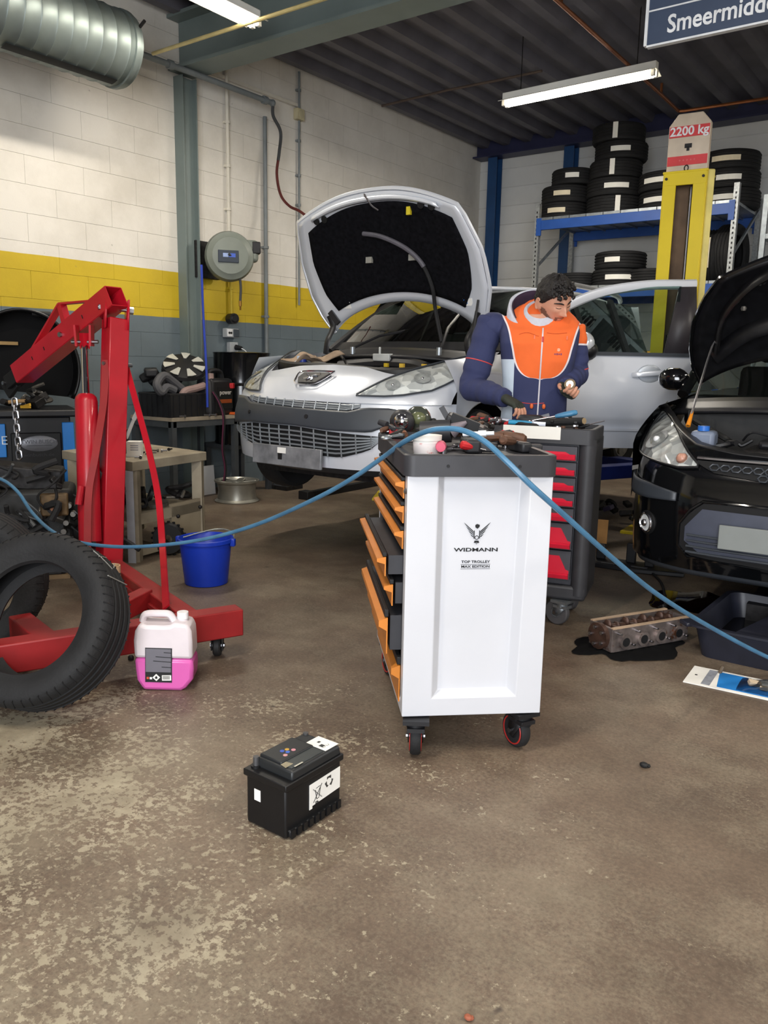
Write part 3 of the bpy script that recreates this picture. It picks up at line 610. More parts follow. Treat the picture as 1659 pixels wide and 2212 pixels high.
for i in range(16):
    x = random.uniform(-.5, .5); y = random.uniform(.45, .85); z = random.uniform(.76, .86)
    p = [V((x, y, z))]
    for k in range(3): p.append(p[-1]+V((random.uniform(-.14, .14), random.uniform(-.08, .08), random.uniform(-.03, .05))))
    obj('engine_hose', MB().tube(spline(p, 5), random.choice((.006, .009, .015, .02)), 7), random.choice((BLACKP, BLACKP, ENGB, DARKST)), eb)
for i in range(14):
    x = random.uniform(-.5, .52); y = random.uniform(.42, .88); s_ = random.uniform(.03, .08)
    obj('engine_part', MB().box((x, y, random.uniform(.76, .83)), (s_, s_*random.uniform(.6, 1.4), s_), rot=(random.uniform(-.4, .4), random.uniform(-.4, .4), random.uniform(0, 3))), random.choice((ENGB, BLACKP, ALU, DARKST)), eb, bevel=.006)
for c, x, y in (((200, 165, 60), .40, .55), ((190, 120, 60), .52, .62), ((200, 170, 40), .1, .79)): obj('coloured_connector', MB().box((x, y, .88), (.03, .02, .025)), mat('conn%d' % c[2], c, .5), eb)
obj('air_pipe_handle', MB().tube(spline([(-.34, .50, .84), (-.30, .48, .88), (-.2, .46, .885), (-.1, .46, .87)], 6), .008, 6), STEEL, eb)
co = obj('scuttle_panel', MB().grid(lambda u, v: ((u*2-1)*.74, .80+.22*(u*2-1)**2+.16*v, .935+.06*v-.04*(u*2-1)**2), 20, 4), BLACKP, car, solid=.015)
for a, b in (((.46, .88, .97), (.26, 1.43, 1.24)), ((-.25, .86, .97), (-.05, 1.25, 1.13))):
    w = obj('wiper', MB().tube([a, V(a)+V((0, .03, .03)), V(a).lerp(V(b), .5)+V((0, -.02, .03)), b], .010, 6), BLACKP, car); obj('wiper_pivot', MB().cyl(V(a)-V((0, 0, .02)), V(a)+V((0, 0, .03)), .018, n=12), GALV, w)
# bonnet standing open
def bonnet(parent, hy, hz, ang, L_, wt, dip, crown, skin, inner, liner, cr=.98, tx=0):
    wf = tab(wt); ca, sa = math.cos(ang), math.sin(ang)
    def H(u, v, off=0):
        t = dip*(1-u*u)*(1-v)+v*(1-.14*abs(u)**2.6); x = u*wf(t)
        bow = crown*(1-u*u)+.03*math.sin(PI*t); n = V((0, sa, ca)); d = V((0, -ca, sa))
        return V((x, hy, hz))+d*(t*L_)+n*(bow+off)
    ho = obj('bonnet', MB().grid(lambda u, v: H(u*2-1, v, .03), 28, 20), skin, parent, smooth=60, solid=.006)
    obj('inner_panel', MB().grid(lambda u, v: H((u*2-1)*.985, .01+.975*v, .004), 28, 20), inner, ho, smooth=60, solid=.004)
    ed = [H(u/14-1, 1, .015) for u in range(29)]
    obj('folded_edge', MB().tube([H(-1, v/12, .016) for v in range(13)]+[H(u/14-1, 1, .016) for u in range(1, 28)]+[H(1, 1-v/12, .016) for v in range(13)], .014, 6), skin, ho)
    return ho, H
WT = [(0, .62), (.12, .70), (.3, .755), (.55, .75), (.8, .68), (.92, .62), (1, .58)]
hood, HH = bonnet(car, 1.10, 1.10, math.radians(62), .97, WT, .20, .07, SILV, SILV, None)
def lin_f(u, v):
    x = u*2-1; a = abs(x); return HH(x*.86*(1-.12*(1-v)**3), .10+(.80-.05*a**3)*v+.05*(1-a*a)*(v < 0), -.006)
obj('felt_liner', MB().grid(lin_f, 28, 18), FELT, hood, solid=.012)
obj('front_rib', MB().grid(lambda u, v: HH((u*2-1)*.80, .915+.045*v, -.012-.012*math.sin(PI*v)), 24, 4), SILV, hood, solid=.006)
for u, v in ((-.22, .42), (.26, .42)): obj('clip', MB().box(HH(u, v, -.02), (.05, .02, .04)), mat('clip_grey', (150, 148, 140), .6), hood)
for u, v in ((-.74, .90), (-.64, .88), (.60, .90), (.72, .91)): p = HH(u, v, -.014); obj('hole', MB().cyl(p, p+V((0, -.008, -.004)), .024, n=14), INK, hood)
for u, v, w in ((-.66, .11, .10), (.78, .15, .07)):
    p = HH(u, v, -.003); R = frame(V((0, -.88, -.47)), (1, 0, 0)); st_ = obj('sticker', MB().box((0, 0, 0), (w, .05, .003), M=TM(p, R)), PAPER, hood); obj('sticker_print', MB().box((-.015, .005, .003), (w*.35, .03, .002), M=TM(p, R)), mat('sticker_blue', (44, 110, 190), .5), st_)
obj('striker', MB().tube(spline([HH(-.06, .96, -.02), HH(-.02, .99, -.05), HH(.02, .9, -.05), HH(.06, .84, -.03)], 6), .006, 6), STEEL, hood)
obj('safety_catch', MB().box(HH(.42, .83, -.02), (.03, .02, .05)), mat('catch_yellow', (210, 190, 40), .5), hood)
for sg in (-1, 1): obj('hinge', MB().tube(spline([(sg*.62, 1.0, .95), (sg*.60, 1.0, 1.05), (sg*.61, 1.07, 1.15), HH(sg*.9, .12, .0)], 5), .016, 8, flat=(1.6, .6)), BLACKP, hood)
obj('gas_strut', MB().cyl((.68, .90, .93), HH(.9, .22, -.01), .008), BLACKP, hood)
obj('prop_hook', MB().bar(HH(-.86, .14, -.01), HH(-.80, .02, -.04), .04, .02), BLACKP, hood)
# loose rubber seal hanging from the bonnet
sp_ = [HH(-.20, .66, -.03), HH(.02, .62, -.05), HH(.26, .52, -.06), HH(.40, .40, -.07), HH(.46, .22, -.08), HH(.47, .02, -.08), V((.40, 1.0, 1.04))]
sl_ = spline(sp_, 8); obj('seal_strip', MB().tube(sl_[:26], .016, 8), mat('worn_grey_rubber', (86, 84, 92), .6), hood, label='grey worn end of the loose rubber strip'); obj('seal_strip', MB().tube(sl_[25:], .013, 8), RUBBER, hood)
# driver side door swung open
hx, hy_ = .865, 1.44; da = math.radians(-38)   # direction of the open door from hinge: rotate the car's +y axis towards +x
DR = Matrix.Rotation(da-math.radians(12), 4, 'Z'); DM = Matrix.Translation((hx, hy_, 0)) @ DR
# door local frame: y along the door from hinge, x outwards, z up
Ld = 1.10
def dsk(u, v):
    y = Ld*u; z = .34+.64*v; return (.012+.028*math.sin(PI*v)+(-.018 if v < .28 else 0)-.012*max(0, (v-.5))*(u), y, z)
door = obj('front_door', MB().grid(dsk, 20, 26), SILV, car, smooth=40, M=DM)
def zt_(y): return float(np.interp(y, [-.25, 0, .25, .5, .8, 1.14], [1.02, 1.16, 1.31, 1.405, 1.455, 1.47]))
obj('inner_door', MB().box((-.05, Ld/2, .66), (.09, Ld-.02, .62)), INTER, door, bevel=.02)
fr = [V((-.02-.10*(zt_(y)-1)/.45, y, zt_(y))) for y in (-.22, 0, .25, .5, .8, 1.06, 1.14)]
obj('window_frame', MB().tube(spline(fr, 5), .026, 8, flat=(1.3, .75)), SILV, door)
obj('rear_frame', MB().add([(-.12, 1.02, 1.455), (-.12, 1.14, 1.455), (.0, 1.13, .985), (.0, .90, .985)], [(0, 1, 2, 3)]), mat('pillar_satin_black', (52, 48, 52), .45), door, solid=.02)
obj('belt_strip', MB().box((.018, .45, .985), (.02, 1.28, .024)), GPLAS, door)
obj('door_glass', MB().grid(lambda u, v: (-.005-.10*v, (-.02-.14*(1-v))*(1-u)+(.98+.05*v)*u, .99+(zt_((-.02)*(1-u)+1.0*u)-1.0)*v), 12, 4), CARGLASS, door)
mr = obj('wing_mirror', MB().ball((.12, .30, 1.04), (.115, .07, .085), 20), SILV, door); obj('mirror_base', MB().ball((.11, .32, 1.0), (.118, .078, .07), 20).bar((.0, .32, .98), (.1, .32, .99), .06, .04), BLACKP, mr)
hd = obj('handle_cup', MB().ball((.03, .80, .855), (.012, .085, .062), 24), mat('silver_satin', (190, 196, 204), .4, .4), door); obj('handle_bar', MB().tube(spline([(.035, .68, .845), (.062, .72, .85), (.07, .82, .86), (.062, .93, .868), (.04, .97, .87)], 6), .018, 8, flat=(1, .7)), SILV, hd); obj('lock_barrel', MB().cyl((.04, .945, .868), (.07, .945, .868), .012), CHROME, hd)
obj('rub_strip', MB().box((.025, Ld/2, .47), (.016, Ld*.97, .02)), SILV, door, bevel=.004)
# ---------------------------------------------------------------- black hatchback
BX, BY, BZ, BR = -.742, 3.995, .122, .065
bc_ = thing('black_hatchback', 'black hatchback with its bonnet propped open at the right edge', 'car', (BX, BY, BZ), BR)
N2 = Nose([0, .3, .45, .6, .7, .765, .79], [0, .02, .06, .15, .28, .5, .8], [.1, .25, .5, .62, .7, .8, .9, 1.0], [.08, .02, 0, .02, .05, .15, .35, .55])
zt2 = tab([(N2.sx(x), z) for x, z in ((-.77, .98), (-.66, .93), (-.5, .845), (-.40, .80), (-.2, .775), (0, .77), (.2, .775), (.4, .80), (.5, .845), (.66, .93), (.77, .98))])
s2 = N2.sy(.44); sn2 = N2.sx(.775)
b2 = obj('front_bumper', N2.patch(-s2, s2, .20, .64, 0, 48, 14), BLKCAR, bc_, smooth=60)
obj('under_lip', N2.patch(-s2*.9, s2*.9, .155, .20, -.03, 40, 2), GPLAS, bc_, solid=.01)
obj('nose_panel', N2.patch(-sn2, sn2, .64, zt2, 0, 56, 10), BLKCAR, bc_, smooth=60)
obj('slam_panel', MB().grid(lambda u, v: N2.P(-sn2*.8+1.6*sn2*u, zt2(-sn2*.8+1.6*sn2*u))+V((0, .14*v, .0)), 30, 3), BLACKP, bc_, solid=.01)
def hl2(sg):
    t = [(N2.sx(x), z) for x, z in ((.36, .715), (.42, .76), (.52, .845), (.60, .90), (.67, .935), (.74, .93), (.765, .87))]; b = [(N2.sx(x), z) for x, z in ((.36, .70), (.45, .69), (.55, .70), (.65, .715), (.73, .74), (.765, .80))]
    T, B = tab(t), tab(b); s0, s1 = t[0][0], t[-1][0]; f, g = (T, B) if sg > 0 else ((lambda q: T(-q)), (lambda q: B(-q)))
    if sg < 0: s0, s1 = -s1, -s0
    h = obj('headlight', N2.patch(s0, s1, g, f, .006, 24, 8), REFL, bc_, smooth=70); obj('lens', N2.patch(s0, s1, g, f, .018, 24, 8), LENS2, h, smooth=70)
    e = [N2.P(s0+(s1-s0)*i/20, f(s0+(s1-s0)*i/20), .015) for i in range(21)]+[N2.P(s1+(s0-s1)*i/20, g(s1+(s0-s1)*i/20), .015) for i in range(21)]
    obj('trim_edge', MB().tube(e, .006, 6, loop=True), BLACKP, h)
    c = N2.P(sg*N2.sx(.62), .80, .002); d = (N2.P(sg*N2.sx(.62), .80, .012)-c); obj('bulb_bowl', MB().lathe([(.065, .012), (.05, .009), (.025, .003), (.004, .0)], 22, TM(c, frame(d))), BOWL, h); obj('bulb', MB().ball(c+d*1.3, .018), WHITEP, h)
    c = N2.P(sg*N2.sx(.45), .735, .004); obj('indicator_bulb', MB().ball(c, .03), mat('indicator_amber', (190, 140, 120), .3), h)
    fc = N2.P(sg*N2.sx(.60), .395, .004); fd = (N2.P(sg*N2.sx(.60), .395, .03)-fc); fo = obj('fog_lamp', MB().cyl(fc-fd*.4, fc+fd*.05, .062, n=24), INK, bc_); obj('fog_reflector', MB().cyl(fc, fc+fd*.3, .047, n=22), REFL, fo); obj('fog_ring', MB().tube([fc+fd*.35+frame(fd) @ V((.047*math.cos(a/12*PI), .047*math.sin(a/12*PI), 0)) for a in range(24)], .006, 6, loop=True), CHROME, fo)
    obj('fog_lens', MB().ball(fc+fd*.45, (.02, .02, .02)), CHROME, fo)
    sa_, sb_ = sorted((sg*N2.sx(.44), sg*N2.sx(.78)))
    bb = tab([(N2.sx(.44), .535), (N2.sx(.60), .525), (N2.sx(.78), .53)]); tt = tab([(N2.sx(.44), .575), (N2.sx(.60), .60), (N2.sx(.78), .625)])
    obj('rub_pad', N2.patch(sa_, sb_, lambda q: bb(abs(q)), lambda q: tt(abs(q)), .014, 20, 5), GPLAS, bc_, solid=.012, smooth=60)
hl2(1); hl2(-1)
def g2(name, s0, s1, zb, zt, hexes, off=.006):
    g = obj(name, N2.patch(s0, s1, zb, zt, off, 24, 5), DARKV, bc_); return g
u0, u1 = N2.sx(-.37), N2.sx(.37)
ubt = tab([(u0, .722), (N2.sx(-.28), .685), (0, .66), (N2.sx(.28), .685), (u1, .722)]); utp = tab([(u0, .735), (0, .735), (u1, .735)])
ug = g2('upper_grille', u0, u1, ubt, utp, 0)
for r_ in range(2):
    for k in range(13):
        t = u0*.86+(u1-u0)*.86*(k+.5*(r_ % 2)+.25)/13; z = .677+.03*r_
        if ubt(t)+.01 < z < utp(t)-.006:
            rg = [N2.P(t+.023*math.cos(a*PI/3), z+.014*math.sin(a*PI/3), .012) for a in range(6)]; obj('grille_cell', MB().tube(rg, .004, 5, loop=True), GPLAS, ug)
obj('chrome_trim', MB().tube([N2.P(u0+(u1-u0)*i/24, utp(u0+(u1-u0)*i/24)+.008, .012) for i in range(25)], .009, 6), CHROME, bc_)
w0, w1 = N2.sx(-.41), N2.sx(.41)
lg = g2('lower_grille', w0, w1, tab([(w0, .32), (N2.sx(-.36), .275), (0, .262), (N2.sx(.36), .275), (w1, .32)]), tab([(w0, .43), (N2.sx(-.36), .50), (N2.sx(-.30), .545), (0, .55), (N2.sx(.3), .545), (N2.sx(.36), .5), (w1, .43)]), 0)
obj('grille_plate', N2.patch(N2.sx(-.385), N2.sx(.385), tab([(N2.sx(-.385), .35), (N2.sx(-.3), .29), (N2.sx(.3), .29), (N2.sx(.385), .35)]), tab([(N2.sx(-.385), .42), (N2.sx(-.31), .515), (N2.sx(.31), .515), (N2.sx(.385), .42)]), .010, 20, 5), mat('slate_plastic', (66, 70, 84), .5), lg)
for k in range(4): obj('bar', MB().tube([N2.P(N2.sx(-.37)+2*N2.sx(.37)*i/16, .30+.028*k, .018) for i in range(17)], .006, 6), GPLAS, lg)
obj('grille_surround', MB().tube([N2.P(N2.sx(x), z, .008) for x, z in ((-.31, .55), (-.365, .505), (-.415, .43), (-.415, .32), (-.365, .272), (0, .258), (.365, .272), (.415, .32), (.415, .43), (.365, .505), (.31, .55), (0, .555))], .008, 6, loop=True), BLKCAR, lg)
obj('number_plate', MB().box((.04, -.03, .40), (.52, .014, .115)), mat('plain_plate_grey', (120, 124, 122), .5, var=.05), bc_, bevel=.004)
for sg in (1, -1):
    def fe(u, v):
        y = .44+.9*u; zl = arch(y, .74, .34, .20); zt = .98+.05*u; z = zl+(zt-zl)*v; return (sg*(.79-.015*(1-v)-.13*max(0, v-.6)**1.4/.4**1.4), y, z)
    obj('fender', MB().grid(fe, 36, 12), BLKCAR, bc_, smooth=60)
    def sd(u, v):
        y = 1.34+2.1*u; zl = arch(y, 3.0, .34, .20); z = zl+(1.02-zl)*v; return (sg*(.795-.03*abs(v-.5)), y, z)
    obj('body_side', MB().grid(sd, 36, 8), BLKCAR, bc_, smooth=60)
    obj('a_pillar', MB().tube(spline([(sg*.70, 1.12, 1.02), (sg*.62, 1.5, 1.32), (sg*.55, 1.85, 1.50)], 6), .035, 8), BLKCAR, bc_)
    obj('side_window', MB().grid(lambda u, v: (sg*(.75-.19*v), 1.35+1.9*u+.35*(1-u)*v, 1.03+.46*v), 4, 4), DGLASS, bc_)
    m2 = obj('wing_mirror', MB().ball((sg*.79, 1.24, 1.11), (.095, .06, .072), 18), BLKCAR, bc_); obj('mirror_arm', MB().bar((sg*.70, 1.25, 1.05), (sg*.78, 1.24, 1.08), .05, .04), BLACKP, m2)
    (wheel(bc_, (sg*.66, .74, .28-BZ), .28, .17, sg, .18) if sg > 0 else obj('brake_disc', MB().cyl((-.62, .74, .26), (-.64, .74, .26), .12, n=28).cyl((-.60, .74, .26), (-.68, .74, .26), .05, n=16), DARKST, bc_)); wheel(bc_, (sg*.66, 3.0, .28-BZ), .28, .17, sg, .18)
def ws2(u, v):
    x = u*2-1; a = V((x*.68, .88+.24*x*x, 1.02)); b = V((x*.54, 1.80+.05*x*x, 1.50)); return a.lerp(b, v)+V((0, -.03, .03))*math.sin(PI*v)
obj('windscreen', MB().grid(ws2, 14, 8), CARGLASS, bc_, smooth=70)
obj('roof', MB().grid(lambda u, v: ((u*2-1)*.57, 1.82+1.6*v, 1.50+.04*math.sin(PI*v)-.03*(u*2-1)**2), 10, 8), BLKCAR, bc_, solid=.03)
obj('dashboard', MB().box((0, 1.25, .92), (1.36, .36, .2)), INTER, bc_, bevel=.05); obj('cabin_floor', MB().box((0, 2.1, .25), (1.45, 2.6, .05)), INTER, bc_)
for x in (-.33, .33): obj('car_seat', MB().box((x, 2.1, .85), (.45, .14, .7), rot=(-.2, 0, 0)).box((x, 2.16, 1.3), (.24, .08, .15)), INTER, bc_, bevel=.05)
eb2 = obj('engine_bay_tub', MB().box((0, .55, .34), (1.1, .55, .03)).box((0, .87, .64), (1.2, .03, .6)).box((-.58, .70, .62), (.04, .32, .38)).box((.58, .70, .62), (.04, .32, .38)), ENGB, bc_)
obj('engine_block', MB().box((.05, .58, .6), (.55, .32, .36)), DARKST, eb2, bevel=.02); obj('engine_cover', MB().box((.05, .58, .80), (.42, .24, .05)), BLACKP, eb2, bevel=.02)
obj('washer_tank', MB().box((-.42, .45, .80), (.12, .12, .12)), mat('tank_milky', (120, 130, 150), .4), eb2, bevel=.02); obj('washer_cap', MB().cyl((-.42, .42, .86), (-.42, .42, .885), .03, n=14), mat('cap_bright_blue', (46, 110, 200), .4), eb2)
dip_ = obj('dipstick', MB().tube([(-.08, .40, .80), (-.08, .39, .86), (-.075, .38, .89)], .005, 6), mat('dipstick_yellow', (215, 165, 30), .5), eb2); obj('dipstick_ring', MB().tube([(-.075+.016*math.cos(a/6*PI), .38, .905+.016*math.sin(a/6*PI)) for a in range(12)], .004, 6, loop=True), mat('dipstick_yellow', (215, 165, 30), .5), eb2)
obj('relay_box', MB().box((.32, .42, .82), (.2, .14, .1)), WHITEP, eb2, bevel=.01)
sc = obj('scuttle_panel', MB().grid(lambda u, v: ((u*2-1)*.70, .70+.22*(u*2-1)**2+.16*v, .955+.07*v-.04*(u*2-1)**2), 18, 3), BLACKP, bc_, solid=.02)
for k in range(14): obj('vent_slot', MB().box((.05+.03*k, .80, 1.005), (.014, .07, .012)), INK, sc)
for i in range(12):
    x = random.uniform(-.45, .45); y = random.uniform(.38, .75); p = [V((x, y, .80))]
    for k in range(3): p.append(p[-1]+V((random.uniform(-.12, .12), random.uniform(-.07, .07), random.uniform(-.03, .05))))
    obj('engine_hose', MB().tube(spline(p, 5), random.choice((.006, .01, .016)), 7), random.choice((BLACKP, ENGB)), eb2)
WT2 = [(0, .56), (.12, .60), (.3, .61), (.5, .585), (.7, .52), (.85, .44), (1, .34)]
h2, HH2 = bonnet(bc_, .93, 1.08, math.radians(54), .78, WT2, .18, .07, BLKCAR, mat('black_inner_paint', (17, 17, 20), .35, var=.3, scale=20, spot=(110, 112, 120), spot_t=.70, spot_s=9), None)
obj('rib', MB().tube(spline([HH2(-.8, .2, -.02), HH2(-.5, .35, -.03), HH2(0, .40, -.03), HH2(.5, .35, -.03), HH2(.8, .2, -.02)], 6), .03, 8, flat=(1.6, .6)), MATS['black_inner_paint'], h2)
obj('rib', MB().tube(spline([HH2(-.78, .25, -.02), HH2(-.75, .6, -.03), HH2(-.55, .86, -.03), HH2(0, .93, -.03), HH2(.55, .86, -.03), HH2(.75, .6, -.03)], 6), .028, 8, flat=(1.6, .6)), MATS['black_inner_paint'], h2)
for i in range(14):
    u, v = random.uniform(-.7, .6), random.uniform(.25, .9); obj('bolt_hole', MB().ball(HH2(u, v, -.02), random.uniform(.008, .016), 8), random.choice((INK, ALU)), h2)
pr0 = V((-.50, .42, .88)); pr1 = HH2(-.80, .36, -.02)
pr_ = obj('prop_rod', MB().tube(spline([pr0, pr0.lerp(pr1, .5)+V((0, -.01, 0)), pr0.lerp(pr1, .93), pr1+V((.03, 0, .02))], 6), .006, 7), STEEL, h2); obj('rod_grip', MB().cyl(pr0, pr0.lerp(pr1, .16), .013, .007, n=10), mat('grip_orange', (228, 140, 30), .5), pr_)
obj('jack_saddle', MB().cyl((0, .55, -BZ+.10), (0, .55, .33), .05).box((0, .6, -BZ+.06), (.24, .5, .12)), DARKST, bc_)
# ================================================================ LIFT
YEL = mat('lift_yellow', (222, 196, 34), .38, var=.06, scale=3); BRN = mat('greasy_brown_steel', (116, 92, 70), .55, .3, var=.25, scale=6)
BLULIFT = mat('lift_arm_blue', (30, 44, 110), .45, var=.15)
OFFW = mat('sign_cream', (206, 190, 170), .6, var=.1); REDP = mat('sign_red', (208, 62, 66), .5, var=.08)
def lift_post(label, pos, rz, board):
    t = thing('lift_post', label, 'car lift', pos, rz)        # local -y is the open face
    H_ = 2.72; W_, D_ = .30, .26
    obj('channel', MB().box((0, D_/2, H_/2), (W_, .012, H_)).box((-W_/2, 0, H_/2), (.012, D_, H_)).box((W_/2, 0, H_/2), (.012, D_, H_)), YEL, t)
    for s in (-1, 1): obj('flange', MB().box((s*(W_/2-.045), -D_/2, H_/2), (.09, .014, H_)), YEL, t, bevel=.004)
    obj('corner_strip', MB().box((W_/2+.02, -D_/2+.04, H_/2), (.05, .05, H_), rot=(0, 0, .5)), mat('lift_cream', (222, 205, 120), .4), t, bevel=.01)
    obj('top_cap', MB().box((0, -D_/2, H_-.05), (W_, .016, .10)).box((0, 0, H_-.006), (W_+.02, D_+.02, .016)), YEL, t, bevel=.004)
    obj('inner_web', MB().box((0, .02, H_/2), (W_-.03, .01, H_-.04)), BRN, t)
    obj('lead_screw', MB().cyl((.03, -.03, .1), (.03, -.03, H_-.1), .014, n=10), STEEL, t)
    obj('safety_cable', MB().cyl((.055, -.05, .1), (.055, -.05, H_-.1), .005, n=6), INK, t); obj('guide_rod', MB().cyl((-.06, -.02, .1), (-.06, -.02, 1.55), .012, n=8), DARKST, t)
    for x in (-.13, .13):
        obj('bolt', MB().cyl((x, -D_/2-.008, H_-.05), (x, -D_/2-.018, H_-.05), .01, n=8), DARKST, t)
    obj('base_plate', MB().box((0, 0, .01), (.5, .5, .02)), YEL, t); obj('carriage', MB().box((0, -.06, .56), (.2, .16, .5)), BLULIFT, t, bevel=.01)
    if board:
        b = [(-.145, 0), (.145, 0), (.145, .33), (.085, .40), (-.085, .40), (-.145, .32)]
        bo = obj('load_board', MB().prism(b, -.012, .05, TM((.0, -.06, H_), (PI/2, 0, 0))), OFFW, t, bevel=.006)
        obj('red_band', MB().box((0, -.113, H_+.275), (.28, .004, .075)), REDP, bo); obj('red_band', MB().box((0, -.113, H_+.075), (.28, .004, .065)), REDP, bo)
        letters('lettering', '2200 kg', .085, WHITEP, bo, TM((0, -.116, H_+.275), (PI/2, 0, 0)), bold=.002); letters('small_lettering', '+ + + + +', .03, mat('pale_red', (226, 120, 120), .6), bo, TM((0, -.116, H_+.075), (PI/2, 0, 0)))
        obj('emblem', MB().box((0, -.113, H_+.175), (.05, .003, .03)).box((0, -.113, H_+.155), (.02, .003, .03)), INK, bo); obj('hook', MB().tube([(.0+.014*math.cos(a/6*PI), -.118, H_+.02+.02*math.sin(a/6*PI)) for a in range(12)], .004, 6, loop=True), DARKST, bo)
    return t
pp = D(1474, 560, 6.15); LP = V((pp.x, pp.y, 0))
P1 = lift_post('yellow lift post with the red and cream load board on top', LP, math.radians(5), True)
P2 = lift_post('yellow lift post hidden behind the raised bonnet, black knob on top', V((-4.55, 6.42, 0)), math.radians(-60), False)
def in_parent(par, p): return (TM(par.location, par.rotation_euler).inverted() @ V(p))
kp = D(873, 415, depth((-4.55, 6.42, 2.8))); k0 = in_parent(P2, (kp.x, kp.y, 2.728))
obj('cable_knob', MB().cyl(k0, k0+V((0, 0, .06)), .012).cyl(k0+V((0, 0, .03)), k0+V((0, 0, .09)), .02, .016), INK, P2)
def arm(post, a, b):
    a = in_parent(post, a); b = in_parent(post, b); d = b-a
    t = obj('arm', MB().bar(a, a+d*.6, .10, .13), BLULIFT, post, bevel=.006); obj('inner_arm', MB().bar(a+d*.5, b, .08, .09), BLULIFT, t, bevel=.004)
    obj('pad', MB().cyl(b-V((0, 0, .02)), b+V((0, 0, .055)), .06, n=16), BLACKP, t); obj('arm_knuckle', MB().cyl(a-V((0, 0, .09)), a+V((0, 0, .09)), .09, n=16), YEL, t)
za = .52
arm(P1, (LP.x-.05, LP.y-.12, za), (CX+.72, CY+1.25, za))
arm(P1, (LP.x-.12, LP.y-.05, za), (CX+.72, CY+2.9, za))
arm(P2, (-4.42, 6.30, za), (CX-.72, CY+1.25, za))
arm(P2, (-4.42, 6.45, za), (CX-.72, CY+2.9, za))
# ================================================================ TYRE RACK
def tyre_mesh(r, w, ri, n=44):
    h = w/2; p = [(ri, -h*.62), (ri+.01, -h*.82), (r*.86, -h*1.0), (r*.95, -h*.92), (r, -h*.68)]
    for k in range(4):
        c = -h*.68+(k+.5)*(h*1.36/4); p += [(r, c-.012), (r-.009, c-.007), (r-.009, c+.007), (r, c+.012)]
    p += [(r, h*.68), (r*.95, h*.92), (r*.86, h), (ri+.01, h*.82), (ri, h*.62), (ri+.03, h*.4), (r*.93, h*.5), (r*.93, -h*.5), (ri+.03, -h*.4)]
    m = MB().lathe(p, n, closed=True).mesh('tyre'); m.materials.append(RUBBER); m.polygons.foreach_set('use_smooth', [True]*len(m.polygons)); m.set_sharp_from_angle(angle=math.radians(38)); return m
TY = {k: tyre_mesh(*k) for k in ((.325, .205, .20), (.30, .20, .195), (.265, .185, .175))}
def tyre_tag(r, w, a, horiz=True, ln=.2, hgt=.055):
    """paper strip stuck to the tread, wrapped around angle a"""
    m = MB(); d = ln/r/2
    if horiz: m.grid(lambda u, v: ((r+.004)*math.cos(a-d+2*d*u), (r+.004)*math.sin(a-d+2*d*u), (v-.5)*hgt), 8, 1)
    else: m.grid(lambda u, v: ((r+.004)*math.cos(a+(u-.5)*hgt/r), (r+.004)*math.sin(a+(u-.5)*hgt/r), (v-.5)*min(ln, w*.85)), 3, 1)
    return m
TAGM = [mat('tag_white', (236, 234, 226), .7, var=.03), mat('tag_cream', (226, 214, 186), .7, var=.04)]
ORD = ('lowest', 'second', 'third', 'fourth', 'topmost')
def tyre(loc, key, label, group, rot=(0, 0, 0), tagk=None, ang=None, ln=.2, tm=0):
    o = obj('loose_tyre', TY[key], None, smooth=None); o.location = loc; o.rotation_euler = rot; tag(o, label, 'tyre', group)
    if tagk is not None:
        obj('paper_label', tyre_tag(key[0], key[1], ang, tagk == 'h', ln), TAGM[tm], o, smooth=None)
    return o
A, B_, C_ = (.325, .205, .20), (.30, .20, .195), (.265, .185, .175)
RX0, RX1, RY0, RY1 = -4.66, -2.40, 9.3, 10.3
rk = thing('pallet_rack', 'blue and galvanised tyre rack standing against the back wall', 'rack', (RX0, RY0, 0))
PERF = mat('perforated_galvanised', (176, 180, 182), .45, .6, var=.2, scale=40)
for x in (0, RX1-RX0):
    for y in (0, RY1-RY0):
        up = obj('upright', MB().box((x, y, 1.6), (.055, .06, 3.2)), PERF, rk)
        if y == 0:
            hm = MB()
            for k in range(60): hm.box((x, y-.031, .15+.05*k), (.014, .003, .022))
            ho = obj('slots', hm, INK, up, smooth=None); ho['kind'] = 'stuff'
for x in (0, RX1-RX0):
    for k in range(4): obj('brace', MB().bar((x, 0, .3+.72*k), (x, 1.0, .3+.72*k+(.62 if k % 2 else .3)), .03, .02), GALV, rk)
BLUEB = mat('rack_beam_blue', (38, 82, 160), .42, var=.08)
for z in (1.22, 2.20, 3.01):
    for y in (-.01, 1.01):
        bm_ = obj('beam', MB().box(((RX1-RX0)/2, y, z-.06), (RX1-RX0, .045, .11)), BLUEB, rk, bevel=.004)
        for x in (.03, RX1-RX0-.03): obj('beam_hook', MB().box((x, y-.02*(1 if y < .5 else -1), z-.08), (.06, .02, .2)), BLUEB, bm_)
    for k in range(11):
        w = (RX1-RX0)/11; obj('deck_plank', MB().box((w*(k+.5), .5, z+.012), (w-.008, 1.04, .03)).box((w*(k+.5)-w*.3, .5, z-.01), (.012, 1.0, .03)), GALV, rk, smooth=None)
def stack(px, y, z0, keys, name, group, offs=None, tags=None):
    p = PY(px, 450, y); n = len(keys); z = z0
    for i, k in enumerate(keys):
        nm = ORD[i] if i < n-1 else 'topmost'; z += k[1]/2
        tg = tags[i] if tags else None
        tyre((p.x+(offs[i] if offs else 0), y+random.uniform(-.02, .02), z), k, '%s tyre of the %s' % (nm, name), group, (0, 0, 0), *(tg or (None, None)))
        z += k[1]/2*.97
fa = math.atan2(-.95, .33)      # tread direction that faces the camera
g_ = 'tyres stacked on the upper rack shelf'
